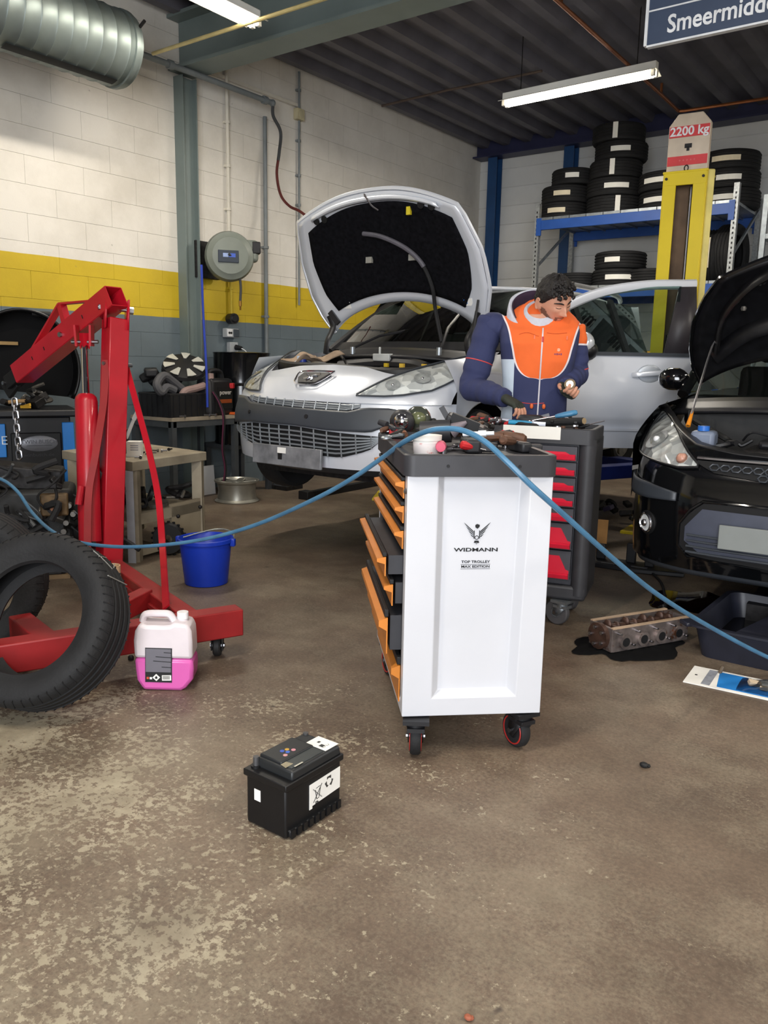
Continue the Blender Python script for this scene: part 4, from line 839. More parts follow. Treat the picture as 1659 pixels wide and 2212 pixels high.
stack(1218, 9.72, 3.038, (B_, B_, C_), 'short stack at the left end of the upper rack shelf', g_, (0, .02, .12), (('h', fa-.2, .22, 1), ('h', fa-.1, .2, 1), ('h', fa, .16, 0)))
stack(1326, 9.68, 3.038, (A, A, B_, B_, B_), 'tall five tyre stack on the upper rack shelf', g_, (0, -.01, .0, .04, .0), (('v', fa+.15, .2, 0), ('h', fa+.1, .28, 0), ('v', fa-.1, .2, 0), ('h', fa, .22, 0), ('v', fa-.1, .2, 0)))
stack(1440, 9.70, 3.038, (A, A), 'low stack half hidden behind the yellow lift post', g_, (0, 0), (('h', fa-.45, .3, 0), ('h', fa-.45, .3, 0)))
stack(1570, 9.95, 3.038, (A, A, A), 'stack at the right end of the upper rack shelf', g_, (.02, .0, -.02), (('h', fa-.25, .3, 0), ('h', fa-.1, .26, 0), ('h', fa-.2, .3, 1)))
g_ = 'tyres on the middle rack shelf'
stack(1258, 9.75, 2.228, (C_,), 'single flat pile behind the mechanic on the middle rack shelf', g_, (0,))
stack(1345, 9.70, 2.228, (B_, B_), 'flat pair in the middle of the middle rack shelf', g_, (0, .02), (('h', fa+.05, .3, 0), ('h', fa-.3, .18, 0)))
stack(1322, 10.12, 2.228, (C_,), 'flat pile at the back of the middle rack shelf', g_, (0,))
stack(1418, 9.72, 2.228, (C_,), 'flat pile beside the lift post on the middle rack shelf', g_, (0,))
u1_ = PY(1527, 560, 9.75); tyre((u1_.x, 9.8, 2.228+.30), B_, 'upright tyre with a cream label on the middle rack shelf', g_, (0, PI/2, .2), 'h', -PI/2-.1, .34, 1)
u2_ = PY(1585, 555, 9.75); tyre((u2_.x-.06, 9.84, 2.228+.325), A, 'upright bare tyre next to the rack corner post', g_, (0, PI/2, -.12))
# yellow cases and clutter on the low rack shelf, seen through the door window
cs = PY(1385, 712, 9.7)
kc = thing('tool_case', 'yellow and black power tool case on the low rack shelf', 'tool case', (cs.x, 9.75, 1.247)); YC = mat('case_yellow', (226, 160, 30), .5)
obj('body', MB().box((0, 0, .12), (.5, .3, .24)), YC, kc, bevel=.02); obj('handle', MB().tube(spline([(-.1, -.16, .14), (-.08, -.2, .17), (.08, -.2, .17), (.1, -.16, .14)], 5), .014, 7), BLACKP, kc); obj('latch', MB().box((.17, -.155, .15), (.06, .02, .06)), BLACKP, kc); obj('lower_half', MB().box((0, 0, .035), (.51, .31, .07)), BLACKP, kc, bevel=.01)
k2 = PY(1335, 700, 9.7); t2 = thing('spray_gun', 'dark spray gun standing on the low rack shelf', 'spray gun', (k2.x-.05, 9.7, 1.247)); obj('cup', MB().cyl((0, 0, 0), (0, 0, .26), .07, n=16), mat('dark_red_tin', (90, 34, 36), .5), t2); obj('gun_body', MB().bar((0, 0, .26), (0, 0, .36), .05, .05).bar((0, 0, .36), (-.16, 0, .46), .03, .04), BLACKP, t2)
# right hand galvanised rack
gr_ = thing('galvanised_shelf_unit', 'galvanised metal shelf unit at the right edge beyond the tyre rack', 'shelf', (-2.16, 9.55, 0))
for x in (0, 1.6):
    for y in (0, .9): obj('upright', MB().box((x, y, 1.55), (.05, .05, 3.1)), GALV, gr_)
for z in (.5, 1.15, 1.75, 2.22, 2.68):
    obj('shelf_board', MB().box((.8, .45, z), (1.62, .94, .05)), GALV, gr_, smooth=None)
for k in range(3): obj('brace', MB().bar((0, 0, .4+.8*k), (0, .9, 1.1+.8*k), .03, .01), GALV, gr_)
for i, (x, z, h_) in enumerate(((.22, 2.245, .3), (.62, 2.245, .34), (.25, 2.705, .36), (.7, 2.705, .3))):
    one('coil_spring', MB().tube([(.06*math.cos(a*.7), .06*math.sin(a*.7), .012+a*h_/60) for a in range(60)], .012, 6), INK, 'black coil spring, number %d along the galvanised shelves at the right edge' % (i+1) if False else ('black suspension spring on the galvanised shelf', 'dark road spring further right on the galvanised shelf', 'black suspension spring on the top galvanised shelf', 'dark road spring further right on the top galvanised shelf')[i], 'spring', 'springs on the galvanised shelves', loc=(-2.16+x, 9.9, z))
# axle stand and bars on the floor below the silver car
a0 = G(605, 1056); tS = thing('steel_stand', 'dark steel post stand on the floor behind the front wheel of the silver car', 'stand', a0); obj('base', MB().box((0, .06, .02), (.3, .24, .04)), DARKST, tS); obj('post', MB().box((0, 0, .33), (.09, .09, .62)), mat('worn_grey_steel', (92, 94, 98), .5, .4), tS, bevel=.004)
f0, f1 = G(662, 1078), G(860, 1040); tB = thing('floor_bar', 'long black steel bar lying on the floor under the silver car', 'bar', f0); obj('bar', MB().bar((0, 0, .035), f1-f0+V((0, 0, .035)), .07, .06), INK, tB, bevel=.006); obj('end_block', MB().box((0, 0, .04), (.12, .10, .08)), INK, tB, bevel=.006)
y0_ = G(795, 1042); one('yellow_block', MB().box((0, 0, .045), (.08, .06, .09)).box((0, 0, .02), (.12, .1, .04)), YEL, 'small yellow block standing on the floor under the silver car', 'block', loc=y0_, bevel=.006)
# ================================================================ TOOL TROLLEYS
TWH = mat('trolley_white', (196, 197, 202), .35, var=.03, scale=3, spot=(150, 142, 128), spot_t=.74, spot_s=5)
TBK = mat('trolley_black_plastic', (52, 52, 56), .5, var=.12, scale=12)
TOR = mat('drawer_orange', (208, 128, 52), .35, .1, var=.05); TRED = mat('drawer_red', (206, 30, 56), .35, var=.06); TGR = mat('drawer_graphite', (66, 67, 74), .45, var=.08)
def caster(parent, x, y, r, w, rz, top, ring=None, tyre_m=None):
    M4 = TM((x, y, 0), (0, 0, rz)); f = MB()
    f.box((0, 0, top-.012), (.085, .085, .012), M=M4); f.cyl(M4 @ V((0, 0, top-.04)), M4 @ V((0, 0, top-.012)), .03)
    for s in (-1, 1): f.add([(s*(w/2+.006), -.04, top-.035), (s*(w/2+.006), .035, top-.035), (s*(w/2+.006), .04, r-.012), (s*(w/2+.006), .012, r-.018)], [(0, 1, 2, 3)], M4)
    f.box((0, 0, top-.04), (w+.02, .075, .012), M=M4)
    c = obj('caster', f, GALV if tyre_m else BLACKP, parent, solid=.004)
    cy = .026; ax = M4 @ V((0, cy, r)); R = frame(M4.to_3x3() @ V((1, 0, 0)))
    wt = MB().lathe([(r*.45, -w/2), (r*.92, -w/2), (r, -w*.3), (r, w*.3), (r*.92, w/2), (r*.45, w/2)], 28, TM(ax, R), closed=True); obj('wheel', wt, tyre_m or RUBBER, c)
    hb = MB(); hb.cyl(ax-R.col[2]*(w/2-.004), ax+R.col[2]*(w/2-.004), r*.5, n=20); obj('hub', hb, BLACKP if not tyre_m else GALV, c); obj('axle_bolt', MB().cyl(ax-R.col[2]*(w/2+.014), ax+R.col[2]*(w/2+.014), .009, n=8), STEEL, c)
    if ring:
        for s in (-1, 1): obj('red_ring', MB().tube([ax+R.col[2]*(s*w*.49)+R @ V((r*.78*math.cos(k*PI/14), r*.78*math.sin(k*PI/14), 0)) for k in range(28)], .003, 5, loop=True), ring, c)
wt_rz = math.atan2(.68, .73); WT0 = V((-1.275, 2.235, 0))
wtr = thing('white_tool_trolley', 'white tool trolley with orange drawers and black eagle emblem on its end panel', 'tool trolley', WT0, wt_rz)
WW, WL, Z0, Z1 = .235, .80, .148, .955
obj('carcass', MB().box((.035, WL/2, (Z0+Z1)/2), (2*WW-.09, WL-.05, Z1-Z0-.02)).box((0, WL-.012, (Z0+Z1)/2), (2*WW, .024, Z1-Z0)).box((WW-.012, WL/2, (Z0+Z1)/2), (.024, WL-.02, Z1-Z0)), TWH, wtr)
obj('base_tray', MB().box((0, WL/2+.01, Z0+.02), (2*WW, WL-.02, .045)), TWH, wtr, bevel=.006)
# pressed end panel facing the camera
ep = MB(); o_ = [(-WW, Z0), (WW, Z0), (WW, Z1), (-WW, Z1)]; a_ = [(-WW+.098, Z0+.062), (WW-.088, Z0+.062), (WW-.072, Z1), (-WW+.098, Z1)]; b_ = [(-WW+.122, Z0+.080), (WW-.112, Z0+.080), (WW-.096, Z1), (-WW+.122, Z1)]
vs = [(x, -.012, z) for x, z in o_]+[(x, -.012, z) for x, z in a_]+[(x, .020, z) for x, z in b_]+[(x, .034, z) for x, z in o_]
ep.add(vs, [(0, 1, 5, 4), (1, 2, 6, 5), (3, 0, 4, 7), (4, 5, 9, 8), (5, 6, 10, 9), (7, 4, 8, 11), (8, 9, 10, 11), (0, 12, 13, 1), (1, 13, 14, 2), (0, 3, 15, 12)])
epo = obj('end_panel', ep, TWH, wtr, smooth=None, bevel=.003)
em = MB(); Me = TM((.0, .0185, .768), (PI/2, 0, 0), (1.2, 1.2, 1.2))
for s in (-1, 1):
    for k in range(4):
        y1 = .018-.0085*k; em.prism([(s*.008, -.004-.004*k), (s*.011, .002-.005*k), (s*(.036-.006*k), y1+.006-.002*k), (s*(.031-.006*k), y1-.001-.002*k)][::s], -.0006, .0012, Me)
    em.prism([(s*.0065, .002), (s*.0085, .002), (s*.0085, -.020), (s*.0065, -.020)][::s], -.0006, .0012, Me); em.prism([(s*.001, -.026), (s*.005, -.026), (s*.0075, -.031), (s*.002, -.033)][::s], -.0006, .0012, Me)
em.prism([(-.005, .017), (.0, .020), (.007, .0175), (.0065, .012), (.001, .007), (-.0045, .011)], -.0006, .0012, Me); em.prism([(-.0012, -.026), (.0012, -.026), (0, -.037)], -.0006, .0012, Me)
em.tube([Me @ V((.0055*math.cos(k*PI/3+.5), -.0175+.0055*math.sin(k*PI/3+.5), .0005)) for k in range(6)], .0012, 5, loop=True)
obj('eagle_emblem', em, INK, epo, smooth=None)
letters('lettering', 'WIDMANN', .0165, INK, epo, TM((.0, .0195, .706), (PI/2, 0, 0)), sx=1.75, bold=.0004); letters('lettering', 'TOP TROLLEY', .0115, INK, epo, TM((.0, .0195, .666), (PI/2, 0, 0)), sx=1.3, bold=.0002); letters('lettering', 'MAX EDITION', .0115, INK, epo, TM((.0, .0195, .650), (PI/2, 0, 0)), sx=1.3, bold=.0002)
obj('rule', MB().box((0, .0195, .6575), (.098, .001, .0009)).box((0, .0195, .6425), (.098, .001, .0009)), INK, epo, smooth=None)
# top tray
def tray(parent, x0, x1, y0, y1, zb, zt, m, rad=.035):
    def rr(x0, x1, y0, y1, r, n=5):
        out = []
        for cx, cy, a in ((x1-r, y1-r, 0), (x0+r, y1-r, PI/2), (x0+r, y0+r, PI), (x1-r, y0+r, 3*PI/2)):
            for i in range(n+1): out.append((cx+r*math.cos(a+PI/2*i/n), cy+r*math.sin(a+PI/2*i/n)))
        return out
    o = rr(x0, x1, y0, y1, rad); i_ = rr(x0+.022, x1-.022, y0+.022, y1-.022, rad*.6); q = MB()
    q.rings([[(x, y, zb) for x, y in o], [(x, y, zt-.004) for x, y in o], [(x*1+.0, y, zt) for x, y in rr(x0+.004, x1-.004, y0+.004, y1-.004, rad)], [(x, y, zt) for x, y in i_], [(x, y, zt-.022) for x, y in i_]]); return obj('top_tray', q, m, parent, smooth=40)
tt = tray(wtr, -WW-.012, WW+.012, -.024, WL+.015, Z1-.004, 1.02, TBK)
for x in (-.11, .12): obj('screw', MB().cyl((x, -.022, .985), (x, -.028, .985), .005, n=8), INK, tt)
for y in (.03, WL-.03): obj('corner_post', MB().box((-WW+.012, y, (Z0+Z1)/2+.03), (.022, .05, Z1-Z0-.08)), TBK, wtr)
obj('handle_pivot', MB().cyl((-WW-.004, .012, .90), (-WW+.01, .0, .90), .009, n=10), STEEL, wtr)
zz = Z1-.015; hs = (.075, .075, .08, .085, .095, .16, .165); outs = (.0, .0, .0, .055, .03, .045, .0)
for k, (h_, ou) in enumerate(zip(hs, outs)):
    zb = zz-h_; x = -WW-ou; y0, y1 = .055, WL-.055; dmid = (y0+y1)/2
    dw = obj('drawer', MB().box((x+.16, dmid, zb+h_*.45), (.30, y1-y0-.03, h_*.75)), TBK, wtr)
    obj('drawer_front', MB().prism([(0, .004), (-.004, .004), (-.004, h_*.52), (-.030, h_*.62), (-.030, h_*.74), (-.004, h_*.80), (0, h_*.80)], y0, y1, TM((x, 0, zb), Matrix(((1, 0, 0), (0, 0, 1), (0, 1, 0))))), TOR, dw, smooth=None)
    obj('drawer_top_rail', MB().box((x-.004, dmid, zb+h_*.90), (.014, y1-y0, h_*.16)), INK, dw, bevel=.002)
    zz = zb-.006
RING = mat('caster_red', (170, 40, 34), .5)
for x, y, rz in ((-.185, .0, -.15), (.185, .03, .35), (-.18, WL-.09, .2), (.18, WL-.09, -.3)): caster(wtr, x, y, .062, .036, rz, Z0, RING)
# red trolley
rt_rz = math.radians(15); RT0 = V((-1.515, 3.745, 0)); RWd, RDp = .70, .37
rtr = thing('red_tool_trolley', 'black tool trolley with red drawers behind the white trolley', 'tool trolley', RT0, rt_rz)
obj('carcass', MB().box((-RWd/2, RDp/2+.015, .55), (RWd-.04, RDp-.03, .76)), TGR, rtr)
for x in (-.035, -RWd+.035): obj('corner_post', MB().cyl((x, .035, .165), (x, .035, .95), .042, n=18).box((x, .2, .555), (.07, .32, .78)), TBK, rtr)
obj('plinth', MB().box((-RWd/2, RDp/2, .175), (RWd, RDp, .075)), TBK, rtr, bevel=.015)
tr = tray(rtr, -RWd, 0, -.012, RDp, .925, 1.0, TBK)
obj('paper_strip', MB().box((-.305, -.016, .975), (.285, .003, .062)), PAPER, tr, label='white paper strip stuck to the tray edge')
zz = .915; hs = (.075, .072, .072, .072, .072, .135, .15)
for k, h_ in enumerate(hs):
    zb = zz-h_; dw = obj('drawer', MB().box((-RWd/2, .02, zb+h_/2), (RWd-.16, .05, h_-.005)), TGR, rtr)
    x0, x1 = -RWd+.085, -.085; top = h_*.62 if h_ < .1 else h_*.82; s_ = .05
    obj('drawer_front', MB().prism([(x0, .006), (x1, .006), (x1, h_*.33), (x1-s_*.3, h_*.36), (x1-s_, top), (x0, top)], .0, .012, TM((0, 0, zb), (PI/2, 0, 0))), TRED, dw, smooth=None)
    obj('drawer_handle', MB().prism([(.0, .008), (-.022, .012), (-.026, .030), (-.018, .036), (0, .034)], x0, x1, TM((0, -.006, zb), Matrix(((0, 0, 1), (1, 0, 0), (0, 1, 0))))), TRED, dw, smooth=None)
    zz = zb-.004
GWH = mat('grey_caster_rubber', (84, 82, 84), .6, var=.1)
for x, y, rz in ((-.11, .02, 1.15), (-.59, .06, .5), (-.1, .30, .8), (-.6, .30, .2)): caster(rtr, x, y, .066, .034, rz, .14, None, GWH)
# ---------------------------------------------------------------- tools on the trolleys
ORG = mat('tool_orange', (226, 104, 46), .45); BRNH = mat('grimy_brown_handle', (98, 66, 48), .6, var=.25, scale=30, spot=(190, 104, 50), spot_t=.62, spot_s=12)
REDT = mat('tool_red', (190, 34, 40), .45); BLUT = mat('tool_blue', (44, 150, 196), .45); PNK = mat('tool_pink', (206, 84, 110), .55, var=.12)
GRYT = mat('tool_dark_grey', (44, 44, 48), .5, var=.2); SMK = mat('smoked_plastic', (62, 66, 58), .2, coat=.4)
gw, grd = 'tools heaped on the white trolley', 'tools heaped on the red trolley'
def at2(x, y, z): return G(x, y, z)
def screwdriver(label, a, b, hm, g, r=.014, cat='screwdriver'):
    a = V(a); b = V(b); d = b-a; t = thing('screwdriver', label, cat, a, group=g)
    obj('handle', MB().tube([d*q for q in (0, .03, .12, .3, .40, .45)], [r*.6, r, r*1.1, r, r*.8, r*.6], 10), hm, t); obj('shaft', MB().cyl(d*.44, d, r*.32, n=8), STEEL, t); return t
def wrench(label, a, b, m, g, w=.02):
    a = V(a); b = V(b); d = b-a; t = thing('spanner', label, 'spanner', a, group=g); R = frame(d, (0, 0, 1)); L_ = d.length
    obj('shank', MB().bar(d*.08, d*.92, .007, w*.6), m, t); obj('ring_end', MB().tube([R @ V((0, w*.8*math.cos(k*PI/8), w*.8*math.sin(k*PI/8))) for k in range(16)], w*.3, 6, loop=True), m, t)
    obj('open_jaw', MB().add([], []).bar(d*.9, d*1.0+R @ V((0, w*.7, 0)), .008, w*.5).bar(d*.9, d*1.0-R @ V((0, w*.7, 0)), .008, w*.5), m, t); return t
def pliers(label, a, b, hm, g, sp=.03):
    a = V(a); b = V(b); d = b-a; R = frame(d, (0, 0, 1)); t = thing('pliers', label, 'pliers', a, group=g)
    for s in (-1, 1): obj('grip', MB().tube(spline([R @ V((0, s*sp, 0)), R @ V((0, s*sp*.9, d.length*.3)), R @ V((0, s*.01, d.length*.62))], 5), .010, 8), hm, t)
    obj('jaws', MB().bar(d*.58, d, .02, .026).cyl(d*.66-R @ V((.014, 0, 0)), d*.66+R @ V((.014, 0, 0)), .014, n=12), STEEL, t); return t
def ratchet(label, a, b, hm, g, r=.015):
    a = V(a); b = V(b); d = b-a; t = thing('ratchet_handle', label, 'ratchet', a, group=g)
    obj('grip', MB().tube([d*q for q in (0, .05, .2, .42, .48)], [r*.7, r, r, r*.9, r*.6], 10), hm, t); obj('shaft', MB().cyl(d*.46, d*.9, r*.5, n=10), STEEL, t); obj('head', MB().ball(d*.93, r*1.3, 12), STEEL, t); return t
ZT = 1.003; DZ_ = .018
tub = thing('plaster_tub', 'white paint smeared tub with torn label at the front of the white trolley', 'tub', at2(921, 982, .999))
r_ = .047; obj('tub_body', MB().lathe([(r_*.9, 0), (r_*.98, .05), (r_*1.06, .05), (r_*1.08, .066), (r_*1.0, .066), (r_*.92, .05), (r_*.85, .006)], 28), mat('tub_white', (226, 222, 216), .5, var=.06, spot=(170, 120, 112), spot_t=.66, spot_s=22), tub)
obj('label_band', MB().lathe([(r_*.925, .008), (r_*.985, .042)], 28), mat('torn_label', (214, 206, 204), .7, spot=(182, 96, 92), spot_t=.6, spot_s=40), tub)
obj('contents', MB().cyl((0, 0, .03), (0, 0, .05), r_*.9, n=24), mat('plaster_grey', (190, 186, 178), .8), tub)
# front half of the white trolley
p1 = thing('pink_handled_brush', 'pink capped grip poking out of the tool heap', 'tool', at2(952, 966, 1.03), group=gw); obj('cap', MB().tube([(0, 0, 0), (-.02, .03, 0), (-.05, .07, -.004)], [.016, .020, .017], 12), PNK, p1); obj('shaft', MB().cyl((-.05, .07, -.004), (-.12, .16, -.01), .013), BRNH, p1)
def gun(label, c, ang, s, m1, m2, g):
    t = thing('power_tool', label, 'power tool', c, ang, g); obj('motor_body', MB().box((0, 0, .022*s), (.13*s, .05*s, .044*s)), m1, t, bevel=.008); obj('chuck', MB().cyl((.065*s, 0, .024*s), (.11*s, 0, .024*s), .018*s, .012*s, n=14), m2, t); obj('grip', MB().box((-.03*s, -.05*s, .018*s), (.035*s, .08*s, .032*s), rot=(0, 0, -.25)), m1, t, bevel=.006); return t
gun('black cordless ratchet gun lying behind the white tub', at2(1015, 975, 1.0), 2.3, 1.0, GRYT, STEEL, gw)
gun('black grease blackened air tool at the right of the white trolley tray', at2(1122, 975, 1.0), 2.6, .8, GRYT, DARKST, gw)
ratchet('brown handled hammer drill grip with orange end on the white trolley', at2(1135, 950, 1.03), at2(1010, 930, 1.05), BRNH, gw, .022)
ratchet('rust brown ratchet laid across the heap on the white trolley', at2(1088, 942, 1.04), at2(1000, 950, 1.02), BRNH, gw, .017)
screwdriver('red screwdriver half buried in the white trolley heap', at2(995, 960, 1.03), at2(1060, 975, 1.005), REDT, gw)
screwdriver('black screwdriver pointing at the white tub', at2(1040, 972, 1.01), at2(975, 970, 1.004), GRYT, gw)
wrench('bright steel spanner beside the white tub', at2(990, 962, 1.012), at2(955, 976, 1.003), STEEL, gw)
wrench('long dark spanner along the right rim of the white trolley', at2(1165, 978, 1.004), at2(1070, 950, 1.01), DARKST, gw)
one('socket', MB().lathe([(.012, 0), (.012, .03), (.008, .03), (.008, .01)], 16), STEEL, 'small bright socket standing by the white tub', 'socket', gw, loc=at2(958, 980, 1.0))
one('socket', MB().lathe([(.014, 0), (.014, .034), (.009, .034), (.009, .01)], 16), CHROME, 'chrome socket beside the black air tool', 'socket', gw, loc=at2(1092, 968, 1.0))
pliers('pliers with black grips near the right rim of the white trolley', at2(1085, 962, 1.012), at2(1045, 946, 1.02), GRYT, gw)
# rear half of the white trolley: taller things
hl_ = at2(868, 940, 1.0)
t = thing('inspection_lamp', 'black headlamp with round glass at the far left of the white trolley', 'lamp', hl_, group=gw); obj('shell', MB().ball((0, 0, .055), (.055, .05, .055), 18), GRYT, t); obj('lens', MB().ball((.02, -.035, .06), (.034, .026, .034), 16), CHROME, t); obj('base', MB().cyl((0, 0, 0), (0, 0, .02), .04), GRYT, t)
t = thing('breathing_mask', 'smoky grey domed respirator mask on the far end of the white trolley', 'mask', at2(902, 938, 1.0), group=gw); obj('dome', MB().ball((0, 0, .06), (.06, .055, .062), 18), SMK, t); obj('visor', MB().ball((.02, -.03, .07), (.038, .03, .03), 14), mat('visor_olive', (96, 100, 72), .2), t)
t = thing('cartridge_can', 'black cylinder lying on the far end of the white trolley with a grey nozzle', 'canister', at2(940, 936, 1.045), group=gw); obj('can', MB().cyl((-.05, -.02, 0), (.05, .03, .01), .042, n=20), GRYT, t); obj('nozzle', MB().cyl((.05, .03, .01), (.10, .055, .045), .03, .006, n=14), mat('nozzle_grey', (120, 110, 116), .5), t)
t = thing('battery_charger', 'black ribbed box tilted on the far end of the white trolley', 'box', at2(1003, 938, 1.04), rz=.5, group=gw); obj('case', MB().box((0, 0, .03), (.15, .08, .05), rot=(.1, .35, 0)), GRYT, t, bevel=.008); obj('clip_arm', MB().bar((-.06, 0, .05), (-.09, 0, .1), .02, .012), GRYT, t); obj('ridge', MB().box((0, -.035, .04), (.11, .02, .05), rot=(.1, .35, 0)), INK, t)
t = thing('small_red_box', 'small red plastic box beside the headlamp', 'box', at2(856, 946, 1.0), rz=.7, group=gw); obj('body', MB().box((0, 0, .02), (.06, .04, .035)), REDT, t, bevel=.004); obj('lid', MB().box((0, 0, .04), (.062, .042, .008)), INK, t)
for i, (x, y) in enumerate(((972, 935), (980, 938), (988, 935))): one('wire_connector', MB().cyl((0, 0, 0), (.012, .01, .03), .009, .007, n=10).cyl((.012, .01, .03), (.016, .013, .04), .005, n=8), ORG, ('orange wire connector nearest the black cylinder', 'orange wire connector between two others', 'orange wire connector nearest the black box')[i], 'connector', 'orange connectors on the white trolley', loc=at2(x, y, 1.01))
ratchet('chrome ratchet with thick grip lying across the far tools', at2(1045, 936, 1.045), at2(985, 930, 1.05), DARKST, gw, .018)
one('spark_plug', MB().cyl((0, 0, 0), (.05, .02, .004), .008, n=10).cyl((.05, .02, .004), (.075, .03, .006), .011, n=6).cyl((.075, .03, .006), (.1, .04, .008), .007, n=10), WHITEP, 'white spark plug on the heap in front of the black box', 'spark plug', gw, loc=at2(1000, 938, 1.06))
wrench('grey spanner sticking out at the far left corner of the white trolley', at2(835, 945, 1.03), at2(868, 938, 1.04), GALV, gw)
screwdriver('black handled screwdriver in the middle of the white trolley heap', at2(930, 950, 1.02), at2(880, 955, 1.006), GRYT, gw)
screwdriver('amber tipped brown screwdriver on top of the heap', at2(1085, 950, 1.05), at2(1140, 958, 1.02), BRNH, gw, .016)
# red trolley top
def rl(x, y, z=1.0): return TM(RT0, (0, 0, rt_rz)) @ V((x, y, z))
pliers('pliers with red grips at the left of the red trolley', rl(-.66, .14, 1.02), rl(-.46, .18, 1.012), REDT, grd)
pliers('pliers with sky blue grips at the front of the red trolley', rl(-.44, .06, 1.015), rl(-.26, .10, 1.01), BLUT, grd)
wrench('steel spanner across the centre of the red trolley tray', rl(-.40, .2, 1.0), rl(-.24, .13, 1.015), STEEL, grd); wrench('short steel spanner near the right corner of the red trolley tray', rl(-.2, .1, 1.0), rl(-.10, .05, 1.012), STEEL, grd)
ratchet('fat black torch lying along the rear of the red trolley', rl(-.42, .20, 1.02), rl(-.16, .22, 1.03), GRYT, grd, .026)
screwdriver('blue handled screwdriver propped upward on the red trolley', rl(-.12, .2, 1.07), rl(-.36, .16, 1.015), mat('tool_steel_blue', (70, 130, 170), .4), grd)
t = thing('rubber_hose_piece', 'short black rubber hose with cut end at the right of the red trolley', 'hose', rl(-.30, .12, 1.01), group=grd); q = [rl(-.30, .12, 1.01), rl(-.18, .10, 1.025), rl(-.07, .07, 1.035)]; obj('hose', MB().tube(spline([a-q[0] for a in q], 6), .018, 10), RUBBER, t); obj('cut_end', MB().cyl(q[2]-q[0], q[2]-q[0]+V((.006, -.002, .001)), .015, n=12), mat('cut_rubber_tan', (150, 128, 96), .8), t)
screwdriver('thin scriber poking past the right edge of the red trolley', rl(-.10, .1, 1.0), rl(.03, .08, 1.04), DARKST, grd, .008)
t = thing('steel_rod_bit', 'pale chisel lying behind the blue pliers on the red trolley', 'chisel', rl(-.36, .24, 1.02), group=grd); obj('blade', MB().bar((0, 0, 0), (.09, .02, .03), .016, .01), STEEL, t); obj('tang', MB().cyl((0, 0, 0), (-.05, -.01, -.012), .008), ORG, t)
TOOLM = (GRYT, GRYT, DARKST, DARKST, BRNH, STEEL, INK)
def heap(label, pts, z, seed, g):
    random.seed(seed); t = thing('small_tool_heap', label, 'tool heap', pts[0], group=g)
    for p in pts:
        for k in range(3):
            c = p-pts[0]+V((random.uniform(-.04, .04), random.uniform(-.04, .04), z+random.uniform(.0, .03))); a = random.uniform(0, 6.3); d = V((math.cos(a), math.sin(a), random.uniform(-.1, .25)))*random.uniform(.03, .07); q = random.random(); m = random.choice(TOOLM)
            if q < .4: obj('handle_piece', MB().tube([c-d, c-d*.8, c, c+d*.8, c+d], [.006, .012, .011, .012, .007], 9), random.choice((GRYT, BRNH, INK, REDT, GRYT)), t)
            elif q < .7: obj('bar_piece', MB().bar(c-d, c+d, .012, .016), m, t, bevel=.002)
            else: obj('socket_piece', MB().cyl(c-d*.3, c+d*.3, .014, .011, n=12), m, t)
    return t
heap('low heap of dark tools and sockets in the middle of the white trolley', [at2(x, y, 1.0) for x, y in ((985, 962), (930, 955), (1060, 962), (1030, 950), (1090, 955), (960, 950), (1000, 945), (1050, 942), (905, 948), (870, 955))], .014, 31, gw)
heap('heap of dark tools at the far end of the white trolley', [at2(x, y, 1.0) for x, y in ((960, 936), (1020, 937), (1050, 936), (925, 938), (880, 942), (850, 945), (990, 940))], .03, 32, gw)
heap('mixed small tools scattered over the red trolley tray', [rl(x, y, .98) for x, y in ((-.62, .12), (-.52, .2), (-.42, .12), (-.32, .22), (-.22, .16), (-.12, .14), (-.55, .07), (-.36, .06))], .014, 33, grd)
for i in range(4):
    one('socket', MB().lathe([(.011, 0), (.011, .03), (.007, .03), (.007, .01)], 14), (STEEL, CHROME, BRNH, DARKST)[i], ('bright socket at the left of the red trolley tray', 'chrome socket by the red grips', 'rusty socket near the front edge of the red trolley', 'dark socket near the rear edge of the red trolley')[i], 'socket', 'sockets on the red trolley', loc=rl((-.60, -.52, -.16, -.13)[i], (.06, .05, .03, .24)[i], .979))
ratchet('brown hammer handle lying at the left end of the red trolley', rl(-.64, .22, 1.03), rl(-.5, .1, 1.01), BRNH, grd, .02)
# ================================================================ LEFT SIDE: engine crane
CRED = mat('crane_red_paint', (182, 20, 38), .35, var=.12, scale=5, spot=(120, 22, 26), spot_t=.68, spot_s=9, coat=.2)
CRED2 = mat('crane_dull_red', (150, 30, 32), .5, var=.15, scale=6, spot=(92, 44, 38), spot_t=.64, spot_s=7)
mb0 = G(235, 1225, .10); mbz = V((mb0.x, mb0.y, 0)); dm = depth(mb0)
cr = thing('engine_crane', 'red hydraulic engine crane with raised boom and load chain', 'engine crane', mbz)
L_ = lambda p: V(p)-mbz
mt = D(250, 690, dm-.03)
obj('mast', MB().bar((0, 0, .08), L_(mt), .118, .118, x=(.98, -.2, 0)), CRED, cr, bevel=.006)
b0, b1 = D(252, 640, dm-.08), D(47, 808, dm+.45); bv = (b1-b0).normalized(); Rb_ = frame(bv, (0, 0, 1))
bm_ = MB(); q = .058; th = .006; Lb = (b1-b0).length
for s, wd, hh in (((q, 0), th, 2*q), ((-q, 0), th, 2*q), ((0, q), 2*q, th), ((0, -q), 2*q, th)):
    bm_.box((s[0], s[1], Lb/2), (wd, hh, Lb), M=TM(L_(b0), Rb_))
boom = obj('boom', bm_, CRED, cr)
MBm = TM(L_(b0), Rb_)
